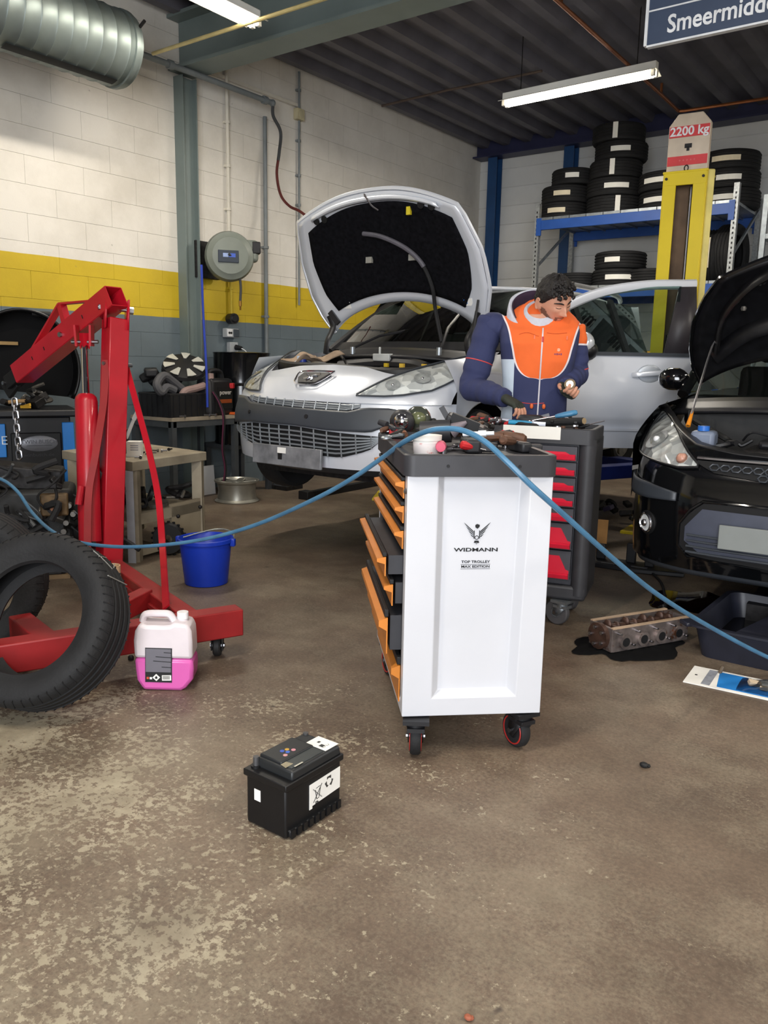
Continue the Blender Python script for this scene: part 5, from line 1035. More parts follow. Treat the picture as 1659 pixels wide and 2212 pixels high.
for t_, s in ((.40, -1), (.62, -1), (.80, -1), (.93, -1)):
    for sd_ in (-1, 1): obj('pin_slot' if t_ != .62 else 'bolt_head', MB().box((0, sd_*(q+.003), t_*Lb*1.0-.15), (.022, .004, .006), M=MBm) if t_ != .62 else MB().cyl(MBm @ V((0, sd_*q, t_*Lb-.15)), MBm @ V((0, sd_*(q+.016), t_*Lb-.15)), .016, n=6), INK if t_ != .62 else STEEL, boom)
# truss bar over the boom
pA, pB, pC = MBm @ V((q, 0, .16*Lb)), MBm @ V((.19, 0, .44*Lb)), MBm @ V((q, 0, .86*Lb))
obj('truss_bar', MB().bar(pA, pB, .012, .05, x=(0, 0, 1)), CRED, boom); obj('truss_bar', MB().bar(pB, pC, .012, .05, x=(0, 0, 1)), CRED, boom); obj('truss_post', MB().bar(MBm @ V((q, 0, .46*Lb)), pB, .035, .045), CRED, boom)
# head clevis
hv = L_(mt); Rm_ = frame(hv-V((0, 0, .08)), (.45, .9, 0))
cl = MB()
for s in (-1, 1): cl.add([(s*.062, -.06, -.06), (s*.062, .06, -.06), (s*.062, .06, .11), (s*.062, -.06, .11)], [(0, 1, 2, 3)], TM(hv, Rm_))
obj('head_clevis', cl, CRED, cr, solid=.010); obj('pivot_bolt', MB().cyl(hv+Rm_ @ V((-.10, 0, .06)), hv+Rm_ @ V((.09, 0, .06)), .012, n=10), STEEL, cr)
for s in (-.085, .085): obj('pivot_nut', MB().cyl(hv+Rm_ @ V((s-.012, 0, .06)), hv+Rm_ @ V((s+.012, 0, .06)), .022, n=6), STEEL, cr)
# ram
r0, r1, r2 = D(195, 1170, dm-.12), D(186, 858, dm-.10), D(183, 748, dm+.0)
ra = obj('ram_cylinder', MB().tube([L_(r0), L_(r0)+(L_(r1)-L_(r0))*.97, L_(r1)+V((0, 0, .0)), L_(r1)+(L_(r1)-L_(r0))*.02], [.062, .062, .057, .042], 24), CRED, cr); obj('ram_rod', MB().cyl(L_(r1), L_(r2), .021, n=16), CHROME, ra)
ck = MB(); cc = L_(r2)+V((0, 0, .03))
obj('rod_end', MB().box(cc, (.04, .04, .09)), CRED, ra); 
for s in (-1, 1): obj('ram_lug', MB().bar(cc+RT*(s*.04)-V((0, 0, .03)), cc+RT*(s*.045)+V((0, 0, .09)), .012, .06, x=RT), CRED, boom)
obj('ram_pin', MB().cyl(cc-RT*.075-V((0, 0, .005)), cc+RT*.08-V((0, 0, .005)), .011, n=10), STEEL, ra)
obj('pump_handle_socket', MB().cyl(L_(D(170, 1090, dm-.2)), L_(D(176, 1050, dm-.2)), .02, n=10), CRED, ra)
# braces
def strap(pts, w, lab=None):
    ps = [L_(p) for p in pts]; sp = spline(ps, 6); m = MB(); rs = []
    for i, p in enumerate(sp):
        t_ = (sp[min(i+1, len(sp)-1)]-sp[max(i-1, 0)]).normalized(); v = FW-t_*FW.dot(t_); v.normalize(); x = t_.cross(v)
        rs.append([p+x*w/2+v*.004, p-x*w/2+v*.004, p-x*w/2-v*.004, p+x*w/2-v*.004])
    m.rings(rs); return obj('brace_strap', m, CRED2 if lab else CRED, cr, smooth=30)
strap([D(229, 778, dm-.09), D(224, 868, dm-.13), D(206, 985, dm-.2), D(192, 1065, dm-.22), D(189, 1185, dm-.25)], .040, 1)
strap([D(272, 790, dm+.05), D(297, 880, dm-.05), D(322, 975, dm-.2), D(342, 1075, dm-.4), D(351, 1180, dm-.6), G(359, 1312, .24)], .034)
obj('strap_bolt', MB().cyl(L_(D(222, 785, dm-.1)), L_(D(284, 790, dm+.06)), .012, n=8), STEEL, cr)
# base
A0, A1 = V((-2.560, 2.40, .165)), V((-2.96, 1.40, .165))
obj('front_crossbar', MB().bar(L_(A0), L_(A1), .12, .095, x=(0, 0, 1)), CRED2, cr, bevel=.006)
BB = A0.lerp(A1, .20); obj('base_leg', MB().bar(L_(BB)+V((0, 0, .0)), V((.10, -.04, .11)), .11, .09, x=(0, 0, 1)), CRED2, cr, bevel=.006)
LL0, LL1 = A0.lerp(A1, .74), V((-3.20, 1.74, .165)); obj('base_leg', MB().bar(L_(LL0), L_(LL1), .11, .09, x=(0, 0, 1)), CRED2, cr, bevel=.006)
obj('cross_tie', MB().bar(L_(G(262, 1318, .16)), L_(G(318, 1290, .17)), .09, .07, x=(0, 0, 1)), CRED2, cr, bevel=.005)
obj('base_leg', MB().bar((-.05, .02, .11), L_(V((-4.75, 3.0, .11))), .10, .08, x=(0, 0, 1)), CRED2, cr, bevel=.005)
obj('gusset', MB().bar((.0, 0, .10), L_(BB), .02, .12), CRED2, cr)
def plain_caster(p, top):
    f = obj('caster', MB().box((0, 0, top-.008), (.07, .07, .016)).box((-.024, 0, top*.62), (.005, .045, top*.7)).box((.024, 0, top*.62), (.005, .045, top*.7)), DARKST, cr, M=TM(L_(p), (0, 0, .7))); obj('wheel', MB().lathe([(.015, -.017), (.04, -.017), (.046, -.01), (.046, .01), (.04, .017), (.015, .017)], 22, TM((0, .0, .046), (0, PI/2, 0)), closed=True), mat('caster_black_rubber', (40, 40, 40), .6), f); obj('axle', MB().cyl((-.032, 0, .046), (.032, 0, .046), .012, n=8), STEEL, f)
plain_caster(V((-2.635, 2.335, 0)), .105); plain_caster(V((-2.93, 1.48, 0)), .105); plain_caster(V((-3.15, 1.73, 0)), .108); plain_caster(V((-4.7, 2.98, 0)), .07); plain_caster(mbz+V((.02, 0, 0)), .06)
obj('mast_foot_sleeve', MB().lathe([(.04, 0), (.052, .02), (.052, .14), (.046, .14), (.042, .02)], 20, TM(L_(G(240, 1278, .10)))), mat('cream_plastic_sleeve', (214, 190, 158), .5, rgb2=(180, 140, 96)), cr)
# extension hook and chain
hb = D(32, 845, dm+.46); obj('extension_arm', MB().bar(MBm @ V((0, 0, Lb*.9)), MBm @ V((0, 0, Lb*1.13)), .085, .085, x=(0, 0, 1)).bar(MBm @ V((0, 0, Lb*1.08)), MBm @ V((-.03, 0, Lb*1.2)), .11, .03, x=(0, 0, 1)), INK, boom, bevel=.004); obj('hook_bolt', MB().cyl(MBm @ V((0, -.06, Lb*1.13)), MBm @ V((0, .06, Lb*1.13)), .012, n=8), STEEL, boom)
c0, c1 = D(31, 862, dm+.46), D(42, 990, dm+.40); nl = 9
for k in range(nl):
    p = c0.lerp(c1, (k+.5)/nl); ln = (c1-c0).length/nl*.72; a = (RT if k % 2 else FW.cross(UP).cross(UP)); a = RT if k % 2 == 0 else V((-FW.x, -FW.y, 0)).normalized()
    obj('chain_link', MB().tube([L_(p)+a*(.016*math.cos(t_*PI/6))+V((0, 0, 1))*((ln-.016)*.9*(1 if math.sin(t_*PI/6) > 0 else -1)+.016*math.sin(t_*PI/6)) for t_ in range(12)], .0065, 6, loop=True), STEEL, cr)
# ---------------------------------------------------------------- engine on the floor below the chain
e0 = D(75, 1110, dm+.12); ez = V((e0.x-.02, e0.y, 0))
en = thing('removed_engine', 'grimy removed engine hanging under the crane chain behind the tyres', 'engine', ez, rz=.95)
obj('block', MB().box((0, 0, .36), (.48, .34, .36)), ENGB, en, bevel=.03); obj('sump', MB().box((-.02, 0, .10), (.40, .28, .20)), DARKST, en, bevel=.03); obj('gearbox', MB().cyl((.2, 0, .30), (.46, .02, .26), .17, .10, n=18), ENGB, en, bevel=.01)
obj('cylinder_head', MB().box((-.05, .0, .60), (.46, .22, .14), rot=(0, .12, 0)), DARKST, en, bevel=.015); obj('timing_cover', MB().lathe([(.04, 0), (.16, 0), (.17, .02), (.165, .07), (.10, .085), (.03, .09)], 24, TM((-.24, -.05, .62), (0, -PI/2, 0))), mat('grey_timing_cover', (98, 98, 94), .6), en)
bk = obj('bearing_bracket', MB().box((.14, -.22, .46), (.15, .05, .13)), mat('rusty_bracket', (120, 96, 66), .6, .3, var=.3, scale=20), en, bevel=.01); obj('bearing', MB().cyl((.14, -.24, .45), (.14, -.265, .45), .042, n=20), DARKST, bk); obj('bearing_core', MB().cyl((.14, -.26, .45), (.14, -.275, .45), .022, n=16), mat('copper_core', (150, 100, 72), .5, .5), bk)
obj('oil_filter', MB().cyl((.28, -.16, .44), (.36, -.20, .43), .048, n=18), mat('filter_cream', (206, 200, 180), .5), en); obj('filter_cap', MB().cyl((.36, -.20, .43), (.40, -.22, .43), .05, n=18), ALU, en)
random.seed(21)
for i in range(60):
    x, y, z = random.uniform(-.3, .44), random.uniform(-.27, -.15), random.uniform(.12, .68); k = random.random()
    if k < .5:
        p = [V((x, y, z))]
        for _ in range(3): p.append(p[-1]+V((random.uniform(-.12, .12), random.uniform(-.05, .05), random.uniform(-.1, .08))))
        obj('engine_hose', MB().tube(spline(p, 5), random.choice((.006, .009, .014, .02)), 7), random.choice((RUBBER, RUBBER, DARKST, GRH)), en)
    else:
        s_ = random.uniform(.025, .07); obj('engine_part', MB().box((x, y, z), (s_, s_, s_*random.uniform(.5, 1.2)), rot=(random.random(), random.random(), random.random())), random.choice((ENGB, DARKST, ALU, ALU, GRH, BLACKP)), en, bevel=.006)
for i in range(8): x = random.uniform(.1, .5); obj('bolt_boss', MB().cyl((x, -.17, .2+.05*i), (x, -.23, .2+.05*i), .016, n=8), ALU, en)
obj('blue_connector', MB().box((.32, -.2, .25), (.05, .03, .02)), mat('conn_blue', (40, 70, 160), .5), en)
obj('wooden_block', MB().box((0, 0, .01), (.4, .3, .03)), mat('old_wood', (120, 98, 70), .7, var=.2), en)
# ---------------------------------------------------------------- tyres in the foreground
FT = (.325, .215, .205)
def tread_tyre(n=72):
    r, w, ri = FT; h = w/2; p = [(ri, -h*.60), (ri+.006, -h*.74), (ri+.016, -h*.80), (ri+.02, -h*.76), (ri+.03, -h*.86), (r*.80, -h*1.0), (r*.90, -h*.99), (r*.955, -h*.9), (r*.985, -h*.74)]
    for k in range(4):
        c = -h*.68+(k+.5)*(h*1.36/4); p += [(r-.003 if k in (0,) else r, c-.020), (r, c-.008), (r-.010, c-.005), (r-.010, c+.005), (r, c+.008)]
    p += [(r*.985, h*.74), (r*.955, h*.9), (r*.90, h*.99), (r*.80, h), (ri+.03, h*.86), (ri+.006, h*.74), (ri, h*.6), (ri+.03, h*.42), (r*.925, h*.5), (r*.925, -h*.5), (ri+.03, -h*.42)]
    return MB().lathe(p, n, closed=True)
def fg_tyre(label, loc, nrm, up):
    z = V(nrm).normalized(); R = frame(z, up); o = thing('loose_tyre', label, 'tyre', loc, group='loose tyres on the floor at the left', rot=R.to_euler())
    obj('carcass', tread_tyre(), RUBBER, o, smooth=35)
    sp_ = MB(); r, w, ri = FT
    for k in range(60):
        a = 2*PI*k/60
        for s in (-1, 1): sp_.bar((r*.994*math.cos(a), r*.994*math.sin(a), s*w*.32), ((r*.93)*math.cos(a+.02), (r*.93)*math.sin(a+.02), s*w*.478), .011, .003)
    s_ = obj('shoulder_blocks', sp_, mat('tread_black', (20, 20, 22), .8, var=.2), o, smooth=None); s_['kind'] = 'stuff'; return o
nv_ = V((.39, -.78, .49)).normalized(); fc = D(52, 1368, 2.93); tc_ = fc-nv_*.107
tc_.z = .325*math.sqrt(1-nv_.z**2)+.107*nv_.z*.9
ft = fg_tyre('large worn tyre leaning in front of the red crane base', tc_, nv_, (0, 0, 1))
chk = MB(); r = FT[0]+.001
def tp(a, z): return V((r*math.cos(a), r*math.sin(a), z))
for a0_, z0_, a1_, z1_ in ((-.72, .06, -.60, -.05), (-.62, .07, -.85, .0), (-.80, -.03, -.66, -.09), (-1.02, .08, -1.0, -.08)): chk.tube([tp(a0_+(a1_-a0_)*k/4, z0_+(z1_-z0_)*k/4) for k in range(5)], .0022, 5)
obj('chalk_mark', chk, mat('chalk', (150, 150, 145), .9), ft, smooth=None)
bal = MB().bar((.20*math.cos(2.3), .20*math.sin(2.3), .08), (.212*math.cos(2.5), .212*math.sin(2.5), .08), .008, .004)
fg_tyre('second tyre standing at the left edge behind the large tyre', V((D(-70, 1260, 3.55).x, D(-70, 1260, 3.55).y, .325)), V((.75, -.65, .0)), (0, 0, 1))
# ---------------------------------------------------------------- pink screen-wash can
jc = thing('jerrycan', 'milky plastic can half full of pink screen wash with a hazard label', 'jerrycan', G(362, 1480), rz=math.atan2(.60, .80)+.05)
u_ = .0001917
def jp(x, y): return ((x-868)*u_, (1880-y)*u_)
low = [jp(*p) for p in ((440, 1862), (1200, 1885), (1300, 1830), (1450, 1640), (1468, 1420), (1462, 1200), (276, 1165), (290, 1420), (312, 1650))]
upp = [jp(*p) for p in ((276, 1165), (1462, 1200), (1455, 800), (1442, 600), (1385, 450), (1100, 420), (1010, 470), (890, 480), (540, 470), (400, 430), (300, 600), (268, 800))]
MILK = mat('milky_plastic', (216, 206, 210), .4, var=.05, scale=10, spot=(132, 122, 108), spot_t=.70, spot_s=9)
obj('liquid', MB().prism(low, -.062, .062, TM((0, 0, 0), (PI/2, 0, 0))), mat('pink_screen_wash', (206, 92, 166), .3, var=.03, scale=4), jc, bevel=.014)
bo = obj('can_body', MB().prism(upp, -.062, .062, TM((0, 0, 0), (PI/2, 0, 0))), MILK, jc, bevel=.014)
hp_ = [(*jp(400, 470), 0), (*jp(440, 350), 0), (*jp(530, 310), 0), (*jp(740, 306), 0), (*jp(930, 318), 0), (*jp(1010, 400), 0), (*jp(1060, 500), 0)]
obj('handle', MB().tube([(x, 0, z) for x, z, _ in [(q.x, q.y, 0) for q in spline(hp_, 5)]], .0145, 10, flat=(1, 1.3)), MILK, jc)
cx_, cz_ = jp(1225, 420); obj('neck', MB().cyl((cx_, 0, cz_-.012), (cx_, 0, cz_+.004), .021, n=20), MILK, jc); cap = MB().cyl((cx_, 0, cz_+.002), (cx_, 0, cz_+.030), .0225, n=24)
obj('cap', cap, mat('cap_white', (232, 230, 232), .45), jc, bevel=.002)
lbm = mat('label_grey', (104, 102, 110), .5, var=.05); lz = jp(770, 1310)
lb = obj('label', MB().box((lz[0]+.0, -.0635, lz[1]), (.104, .0015, .142), rot=(0, .03, 0)), INK, jc); obj('label_text_block', MB().box((lz[0], -.065, lz[1]+.02), (.098, .001, .096), rot=(0, .03, 0)), lbm, lb)
for k, (wd, dz_) in enumerate(((.028, .052), (.06, .034), (.07, .016), (.038, -.008))): obj('label_rule', MB().box((lz[0]+.05-wd/2, -.0658, lz[1]+dz_), (wd, .0008, .0026), rot=(0, .08, 0)), INK, lb)
obj('hazard_diamond', MB().box((lz[0]-.010, -.0656, lz[1]-.05), (.021, .001, .021), rot=(0, PI/4, 0)), PAPER, lb); obj('flame', MB().prism([(-.004, -.005), (.004, -.005), (.005, .001), (.0, .007), (-.005, .001)], 0, .001, TM((lz[0]-.010, -.0662, lz[1]-.05), (PI/2, 0, 0))), INK, lb)
obj('barcode', MB().box((lz[0]+.03, -.0656, lz[1]-.052), (.036, .001, .022)), PAPER, lb)
for k in range(9): obj('barcode_bar', MB().box((lz[0]+.017+.003*k, -.0664, lz[1]-.051), (.0012 if k % 2 else .0019, .0005, .015)), INK, lb)
obj('red_symbol', MB().box((lz[0]-.043, -.0656, lz[1]-.052), (.009, .001, .009)), mat('label_red', (206, 80, 50), .5), lb); obj('white_symbol', MB().box((lz[0]-.031, -.0656, lz[1]-.053), (.009, .001, .009)), PAPER, lb)
# ---------------------------------------------------------------- blue bucket
bkt = thing('blue_bucket', 'royal blue plastic bucket with wire handle beside the crane', 'bucket', G(446, 1258)); BKB = mat('bucket_blue', (18, 52, 168), .38, var=.04)
obj('bucket_body', MB().lathe([(.118, 0), (.125, .004), (.150, .25), (.162, .252), (.162, .272), (.153, .275), (.148, .268), (.120, .012), (.01, .012)], 40), BKB, bkt, smooth=40)
for s in (0, PI): obj('handle_lug', MB().box((.165*math.cos(s+.5), .165*math.sin(s+.5), .25), (.03, .035, .045), rot=(0, 0, s+.5)), BKB, bkt, bevel=.006)
obj('wire_handle', MB().tube(spline([V((.168*math.cos(.5), .168*math.sin(.5), .255)), V((.05, .165, .285)), V((-.08, .145, .287)), V((-.168*math.cos(.5), -.168*math.sin(.5), .255))], 8), .004, 6), mat('handle_wire', (150, 156, 150), .4, .6), bkt)
# ---------------------------------------------------------------- timber work table
WOOD = mat('oily_pale_timber', (156, 146, 126), .65, var=.18, scale=5, rgb2=(118, 108, 92)); TZ = .655
q0, q1, q2 = G(286, 998, TZ), G(446, 976, TZ), G(133, 973, TZ)
tb = thing('timber_work_table', 'greasy timber work table with lower shelf standing behind the crane', 'table', (q0.x, q0.y, 0)); ex = (q1-q0); ey = (q2-q0); Lq = lambda a, b, z: V((ex.x*a+ey.x*b, ex.y*a+ey.y*b, z))
def slab(a0, a1, b0, b1, z0, z1): return MB().add([Lq(a, b, z) for z in (z0, z1) for a, b in ((a0, b0), (a1, b0), (a1, b1), (a0, b1))], [(3, 2, 1, 0), (4, 5, 6, 7), (0, 1, 5, 4), (1, 2, 6, 5), (2, 3, 7, 6), (3, 0, 4, 7)])
obj('tabletop', slab(0, 1, 0, 1, TZ-.06, TZ), WOOD, tb, bevel=.004, smooth=None)
for a, b, m_ in ((.05, .05, GALV), (.93, .06, WOOD), (.05, .88, WOOD), (.93, .9, WOOD)): p = Lq(a, b, 0); obj('leg', MB().box((p.x, p.y, (TZ-.06)/2), (.07, .06, TZ-.06), rot=(0, 0, .6)), WOOD, tb)
pL = Lq(.05, .05, 0); obj('leg_facing', MB().box((pL.x+.02, pL.y-.045, (TZ-.06)/2), (.05, .006, TZ-.06), rot=(0, 0, .6)), mat('pale_grey_strip', (176, 180, 190), .5), tb)
obj('lower_shelf', slab(.04, .96, .05, .93, .25, .28), WOOD, tb, smooth=None); obj('shelf_rail', slab(.05, .95, .02, .07, .24, .31), WOOD, tb, smooth=None); obj('bottom_rail', slab(.05, .95, .03, .08, .03, .08), WOOD, tb, smooth=None)
pnl = obj('side_board', slab(.50, .97, .02, .05, .05, .33), mat('grimy_plywood', (150, 138, 116), .7, var=.15, scale=4), tb, smooth=None)
for a, z in ((.58, .24), (.90, .27)): p = Lq(a, .012, z); obj('knob', MB().ball(p, .014, 10), DARKST, pnl)
def tabp(a, b, z=TZ): p = Lq(a, b, z); return V((q0.x, q0.y, 0))+p
bx = thing('small_parts_box', 'small white cardboard parts box with printing on the timber table', 'box', tabp(.26, .24), rz=.75); obj('carton', MB().box((0, 0, .05), (.09, .09, .10)), PAPER, bx)
for k in range(3): obj('print_line', MB().box((.005, -.046, .075-.014*k), (.05, .001, .004)), mat('print_grey', (120, 120, 140), .6), bx)
b2_ = thing('open_carton', 'open black and yellow carton behind the white parts box', 'box', tabp(.30, .52), rz=.7); obj('carton', MB().box((0, 0, .08), (.13, .12, .16)), mat('carton_black', (34, 28, 30), .6), b2_); obj('flap', MB().box((-.07, 0, .17), (.012, .12, .06), rot=(0, -.3, 0)), mat('carton_yellow', (216, 190, 120), .6), b2_)
one('grease_brush', MB().cyl((0, 0, 0), (.05, .03, .13), .012, n=8).cyl((.05, .03, .13), (.075, .045, .19), .016, .012, n=10), WHITEP, 'white handled grease brush sticking up from the carton on the timber table', 'brush', loc=tabp(.36, .46, TZ+.10))
random.seed(5)
for i, (a, b) in enumerate(((.36, .2), (.44, .3), (.52, .22), (.6, .35), (.82, .3), (.7, .25), (.14, .12), (.2, .1))):
    one('loose_bolt', MB().cyl((0, 0, .011), (.03, .012, .011), .006, n=8).cyl((.03, .012, .011), (.04, .016, .011), .011, n=6), random.choice((STEEL, DARKST, ALU)), ('steel bolt beside the white parts box', 'dark bolt behind the white parts box', 'bolt near the front edge of the timber table', 'bolt in the middle of the timber table', 'bolt at the right end of the timber table', 'bolt right of centre on the timber table', 'bolt at the near corner of the timber table', 'second bolt close to the near corner of the timber table')[i], 'bolt', 'bolts on the timber table', loc=tabp(a, b, TZ), rot=(0, 0, random.uniform(0, 6)))
def junk(name, label, cat, c, n, ext, seed, mats, z0):
    """a heap of mixed scrap parts as one thing with its pieces as parts"""
    random.seed(seed); t = thing(name, label, cat, c)
    for i in range(n):
        x, y = random.uniform(-ext[0], ext[0]), random.uniform(-ext[1], ext[1]); s_ = random.uniform(.03, .09); z = s_*.5+random.uniform(0, ext[2])*(1-abs(x)/ext[0]*.6); k = random.random(); m = random.choice(mats)
        if k < .4: obj('scrap_piece', MB().box((x, y, z), (s_*1.6, s_, s_*.7), rot=(random.uniform(-.5, .5), random.uniform(-.5, .5), random.uniform(0, 3))), m, t, bevel=.006)
        elif k < .7: obj('scrap_ring', MB().lathe([(s_*.5, -.012), (s_, -.012), (s_, .012), (s_*.5, .012)], 16, TM((x, y, z), (random.uniform(-1, 1), random.uniform(-1, 1), 0)), closed=True), m, t)
        else:
            p = [V((x, y, z))]
            for _ in range(3): p.append(p[-1]+V((random.uniform(-.1, .1), random.uniform(-.1, .1), random.uniform(-.03, .05))))
            for q in p: q.z = max(q.z, .02)
            obj('scrap_hose', MB().tube(spline(p, 5), random.uniform(.008, .02), 7), m, t)
    return t
junk('scrap_parts_heap', 'heap of dark car parts on the lower shelf of the timber table', 'car parts', tabp(.45, .4, .282), 22, (.25, .18, .10), 3, (BLACKP, DARKST, INK, ALU), 0)
gear = thing('black_hub_ring', 'round black toothed part under the timber table', 'car part', tabp(.33, -.02, .0)); gm = MB(); gm.lathe([(.03, -.03), (.10, -.03), (.11, 0), (.10, .03), (.03, .03)], 26, TM((0, .05, .115), (PI/2, 0, .6)), closed=True); obj('disc', gm, INK, gear)
for k in range(20): a = k*PI/10; obj('tooth', MB().box(TM((0, .05, .115), (PI/2, 0, .6)) @ V((.112*math.cos(a), .112*math.sin(a), 0)), (.014, .014, .014)), INK, gear)
# ---------------------------------------------------------------- wall bench and what is on it
BZ_ = .785; BX0, BX1, BY0, BY1 = XL+.02, -5.70, 4.58, 5.37
be = thing('wall_bench', 'steel framed bench with worn wooden top against the grey wall', 'bench', (BX1, BY0, 0))
obj('benchtop', MB().box(((BX0-BX1)/2, (BY1-BY0)/2, BZ_-.015), (BX1-BX0, BY1-BY0, .03)), mat('worn_bench_top', (158, 146, 128), .6, var=.2, scale=6), be)
FRM = mat('grey_steel_frame', (84, 88, 92), .5, .4)
for x in (-.03, BX0-BX1+.03):
    for y in (.03, BY1-BY0-.03): obj('leg', MB().box((x, y, .375), (.05, .05, .75)), FRM, be)
obj('apron', MB().box((-.02, (BY1-BY0)/2, .735), (.03, BY1-BY0-.04, .07)), FRM, be); obj('apron', MB().box(((BX0-BX1)/2, .02, .735), (BX1-BX0-.04, .03, .07)), FRM, be)
def bp(px, py, z=BZ_): return G(px, py, z)
crt = thing('black_crate', 'black ribbed plastic crate on the wall bench full of hoses', 'crate', V((-5.95, 4.80, BZ_)), rz=.05)
w_, l_, h_ = .40, .42, .20; cm_ = MB()
for s in (-1, 1): cm_.box((s*w_/2, 0, h_/2), (.012, l_, h_)).box((0, s*l_/2, h_/2), (w_, .012, h_))
obj('crate_shell', cm_.box((0, 0, .006), (w_, l_, .012)), BLACKP, crt)
for k in range(6):
    obj('rib', MB().box((w_/2+.008, -l_/2+.035+k*.07, h_/2), (.012, .012, h_*.95)), BLACKP, crt); obj('rib', MB().box((-w_/2+.03+k*.068, -l_/2-.008, h_/2), (.012, .012, h_*.95)), BLACKP, crt)
obj('rim', MB().tube([(s*w_/2, t_*l_/2, h_) for s, t_ in ((-1, -1), (1, -1), (1, 1), (-1, 1))], .012, 6, loop=True), BLACKP, crt)
one('grey_air_hose_loop', MB().tube(spline([(0, 0, 0), (-.02, -.10, .08), (-.02, -.2, .13), (-.0, -.29, .06), (.02, -.26, -.01), (.02, -.2, .03), (.03, -.12, .0)], 8), .038, 10), mat('ribbed_grey_hose', (78, 78, 82), .6, bump=.4, bscale=30), 'thick grey hose loop hanging over the left of the black crate', 'hose', loc=V((-5.85, 4.84, BZ_+.23)))
one('corrugated_hose', MB().tube(spline([(0, -.16, -.03), (.01, -.12, .06), (.02, .0, .09), (.02, .12, .12), (.01, .18, .16), (.0, .19, .22)], 8), .034, 10), mat('dusty_hose', (150, 126, 120), .7), 'dusty pink grey rubber pipe lying out of the black crate', 'hose', loc=V((-5.80, 4.92, BZ_+.16)))
blk_ = thing('black_plastic_duct', 'black plastic ducting piled behind the wheel trim', 'car part', V((-6.06, 4.84, BZ_+.20))); random.seed(11)
for i in range(8): obj('duct_piece', MB().box((random.uniform(-.1, .12), random.uniform(-.16, .14), .06+.05*i*.5), (.16, .12, .08), rot=(random.uniform(-.6, .6), random.uniform(-.6, .6), random.uniform(0, 3))), BLACKP, blk_, bevel=.02)
wtm = thing('wheel_trim', 'black and silver wheel trim lying tilted on top of the crate', 'wheel trim', V((-5.94, 4.93, BZ_+.44)), rot=frame(V((.46, -.30, .82)), (0, 1, 0)).to_euler()); obj('disc', MB().lathe([(.02, .03), (.10, .028), (.19, .01), (.20, -.02), (.19, -.025), (.02, .0)], 36), BLACKP, wtm)
SILT = mat('trim_silver', (214, 214, 206), .35, .3)
for k in range(7):
    a = 2*PI*k/7; M_ = TM((0, 0, .040), (0, 0, a)); obj('spoke_panel', MB().prism([(.085, -.012), (.18, -.042), (.187, .0), (.18, .042), (.085, .012)], 0, .006, M_ @ TM((0, 0, .0), (0, .09, 0))), SILT, wtm)
jb = thing('jump_starter', 'black and red portable jump starter standing on the wall bench', 'jump starter', V((-5.84, 5.20, BZ_)), rz=.1)
obj('case', MB().box((0, 0, .17), (.20, .30, .34)), BLACKP, jb, bevel=.035); obj('side_bulge', MB().box((.02, -.155, .17), (.16, .08, .34)), GRYT, jb, bevel=.04); obj('carry_handle', MB().tube(spline([(0, -.08, .33), (0, -.07, .40), (0, .07, .40), (0, .10, .33)], 6), .022, 8), BLACKP, jb); obj('red_clamp', MB().box((.10, .12, .27), (.05, .05, .05), rot=(0, 0, .4)), REDT, jb, bevel=.006)
pn_ = obj('front_panel', MB().box((.101, .03, .16), (.006, .20, .20)), INK, jb); letters('lettering', 'power', .06, mat('panel_white', (196, 190, 184), .5), pn_, TM((.106, .03, .21), (PI/2, 0, PI/2)), bold=.001); obj('orange_panel', MB().box((.105, .03, .13), (.003, .17, .035)), mat('panel_orange', (150, 70, 30), .5), pn_)
for c_, dy in ((REDT, 0), (INK, .02)):
    pts = [V((.1, -.14+dy, .22)), V((.14, -.10+dy, .12)), V((.17, -.08+dy, -.02)), V((.17, -.10+dy, -.3)), V((.18, -.08+dy, -.5)), V((.17, -.12+dy, -.70))]
    obj('jump_lead', MB().tube(spline(pts, 6), .008, 7), mat('lead_purple', (86, 32, 58), .5) if c_ is REDT else INK, jb)
    e_ = pts[-1]; obj('lead_clamp', MB().bar(e_, e_+V((.02, -.05+dy*4, -.08)), .03, .02).bar(e_, e_+V((.02, .02+dy*4, -.085)), .02, .02), c_, jb, bevel=.004)
one('orange_scraper', MB().box((0, 0, .015), (.08, .05, .02)).box((0, .04, .012), (.05, .04, .008)), ORG, 'small orange plastic scraper at the bench end near the silver car', 'scraper', loc=V((-5.74, 5.33, BZ_)))
for i, y in enumerate((4.98, 5.06, 4.70)): one('loose_bolt', MB().cyl((0, 0, .012), (.04, .02, .012), .008, n=8).cyl((.04, .02, .012), (.05, .025, .012), .014, n=6), STEEL, ('bright bolt in front of the crate on the wall bench', 'bright bolt beside the jump starter on the wall bench', 'bright bolt at the crate corner on the wall bench')[i], 'bolt', 'bolts on the wall bench', loc=V((-5.74, y, BZ_)))
# drum on a pallet, wheel rim, white box
dr_ = thing('oil_drum', 'glossy black steel oil drum standing by the grey wall', 'drum', V((-5.98, 5.68, .48))); DRM = mat('drum_black', (14, 15, 18), .2, var=.1, coat=.6); R_ = .275
obj('barrel', MB().lathe([(R_*.98, 0), (R_, .01), (R_, .28), (R_+.012, .295), (R_, .31), (R_, .57), (R_+.012, .585), (R_, .60), (R_, .87), (R_+.008, .885), (R_-.012, .89), (R_-.015, .86), (.01, .86)], 40), DRM, dr_); obj('bung', MB().cyl((.14, -.1, .86), (.14, -.1, .885), .035, n=16), STEEL, dr_); obj('bung', MB().cyl((-.12, .1, .86), (-.12, .1, .88), .02, n=12), STEEL, dr_)
plt = thing('drum_stand', 'low steel stand carrying the black oil drum', 'stand', V((-6.05, 5.68, 0)))
obj('platform', MB().box((0, 0, .46), (.46, .52, .04)), FRM, plt)
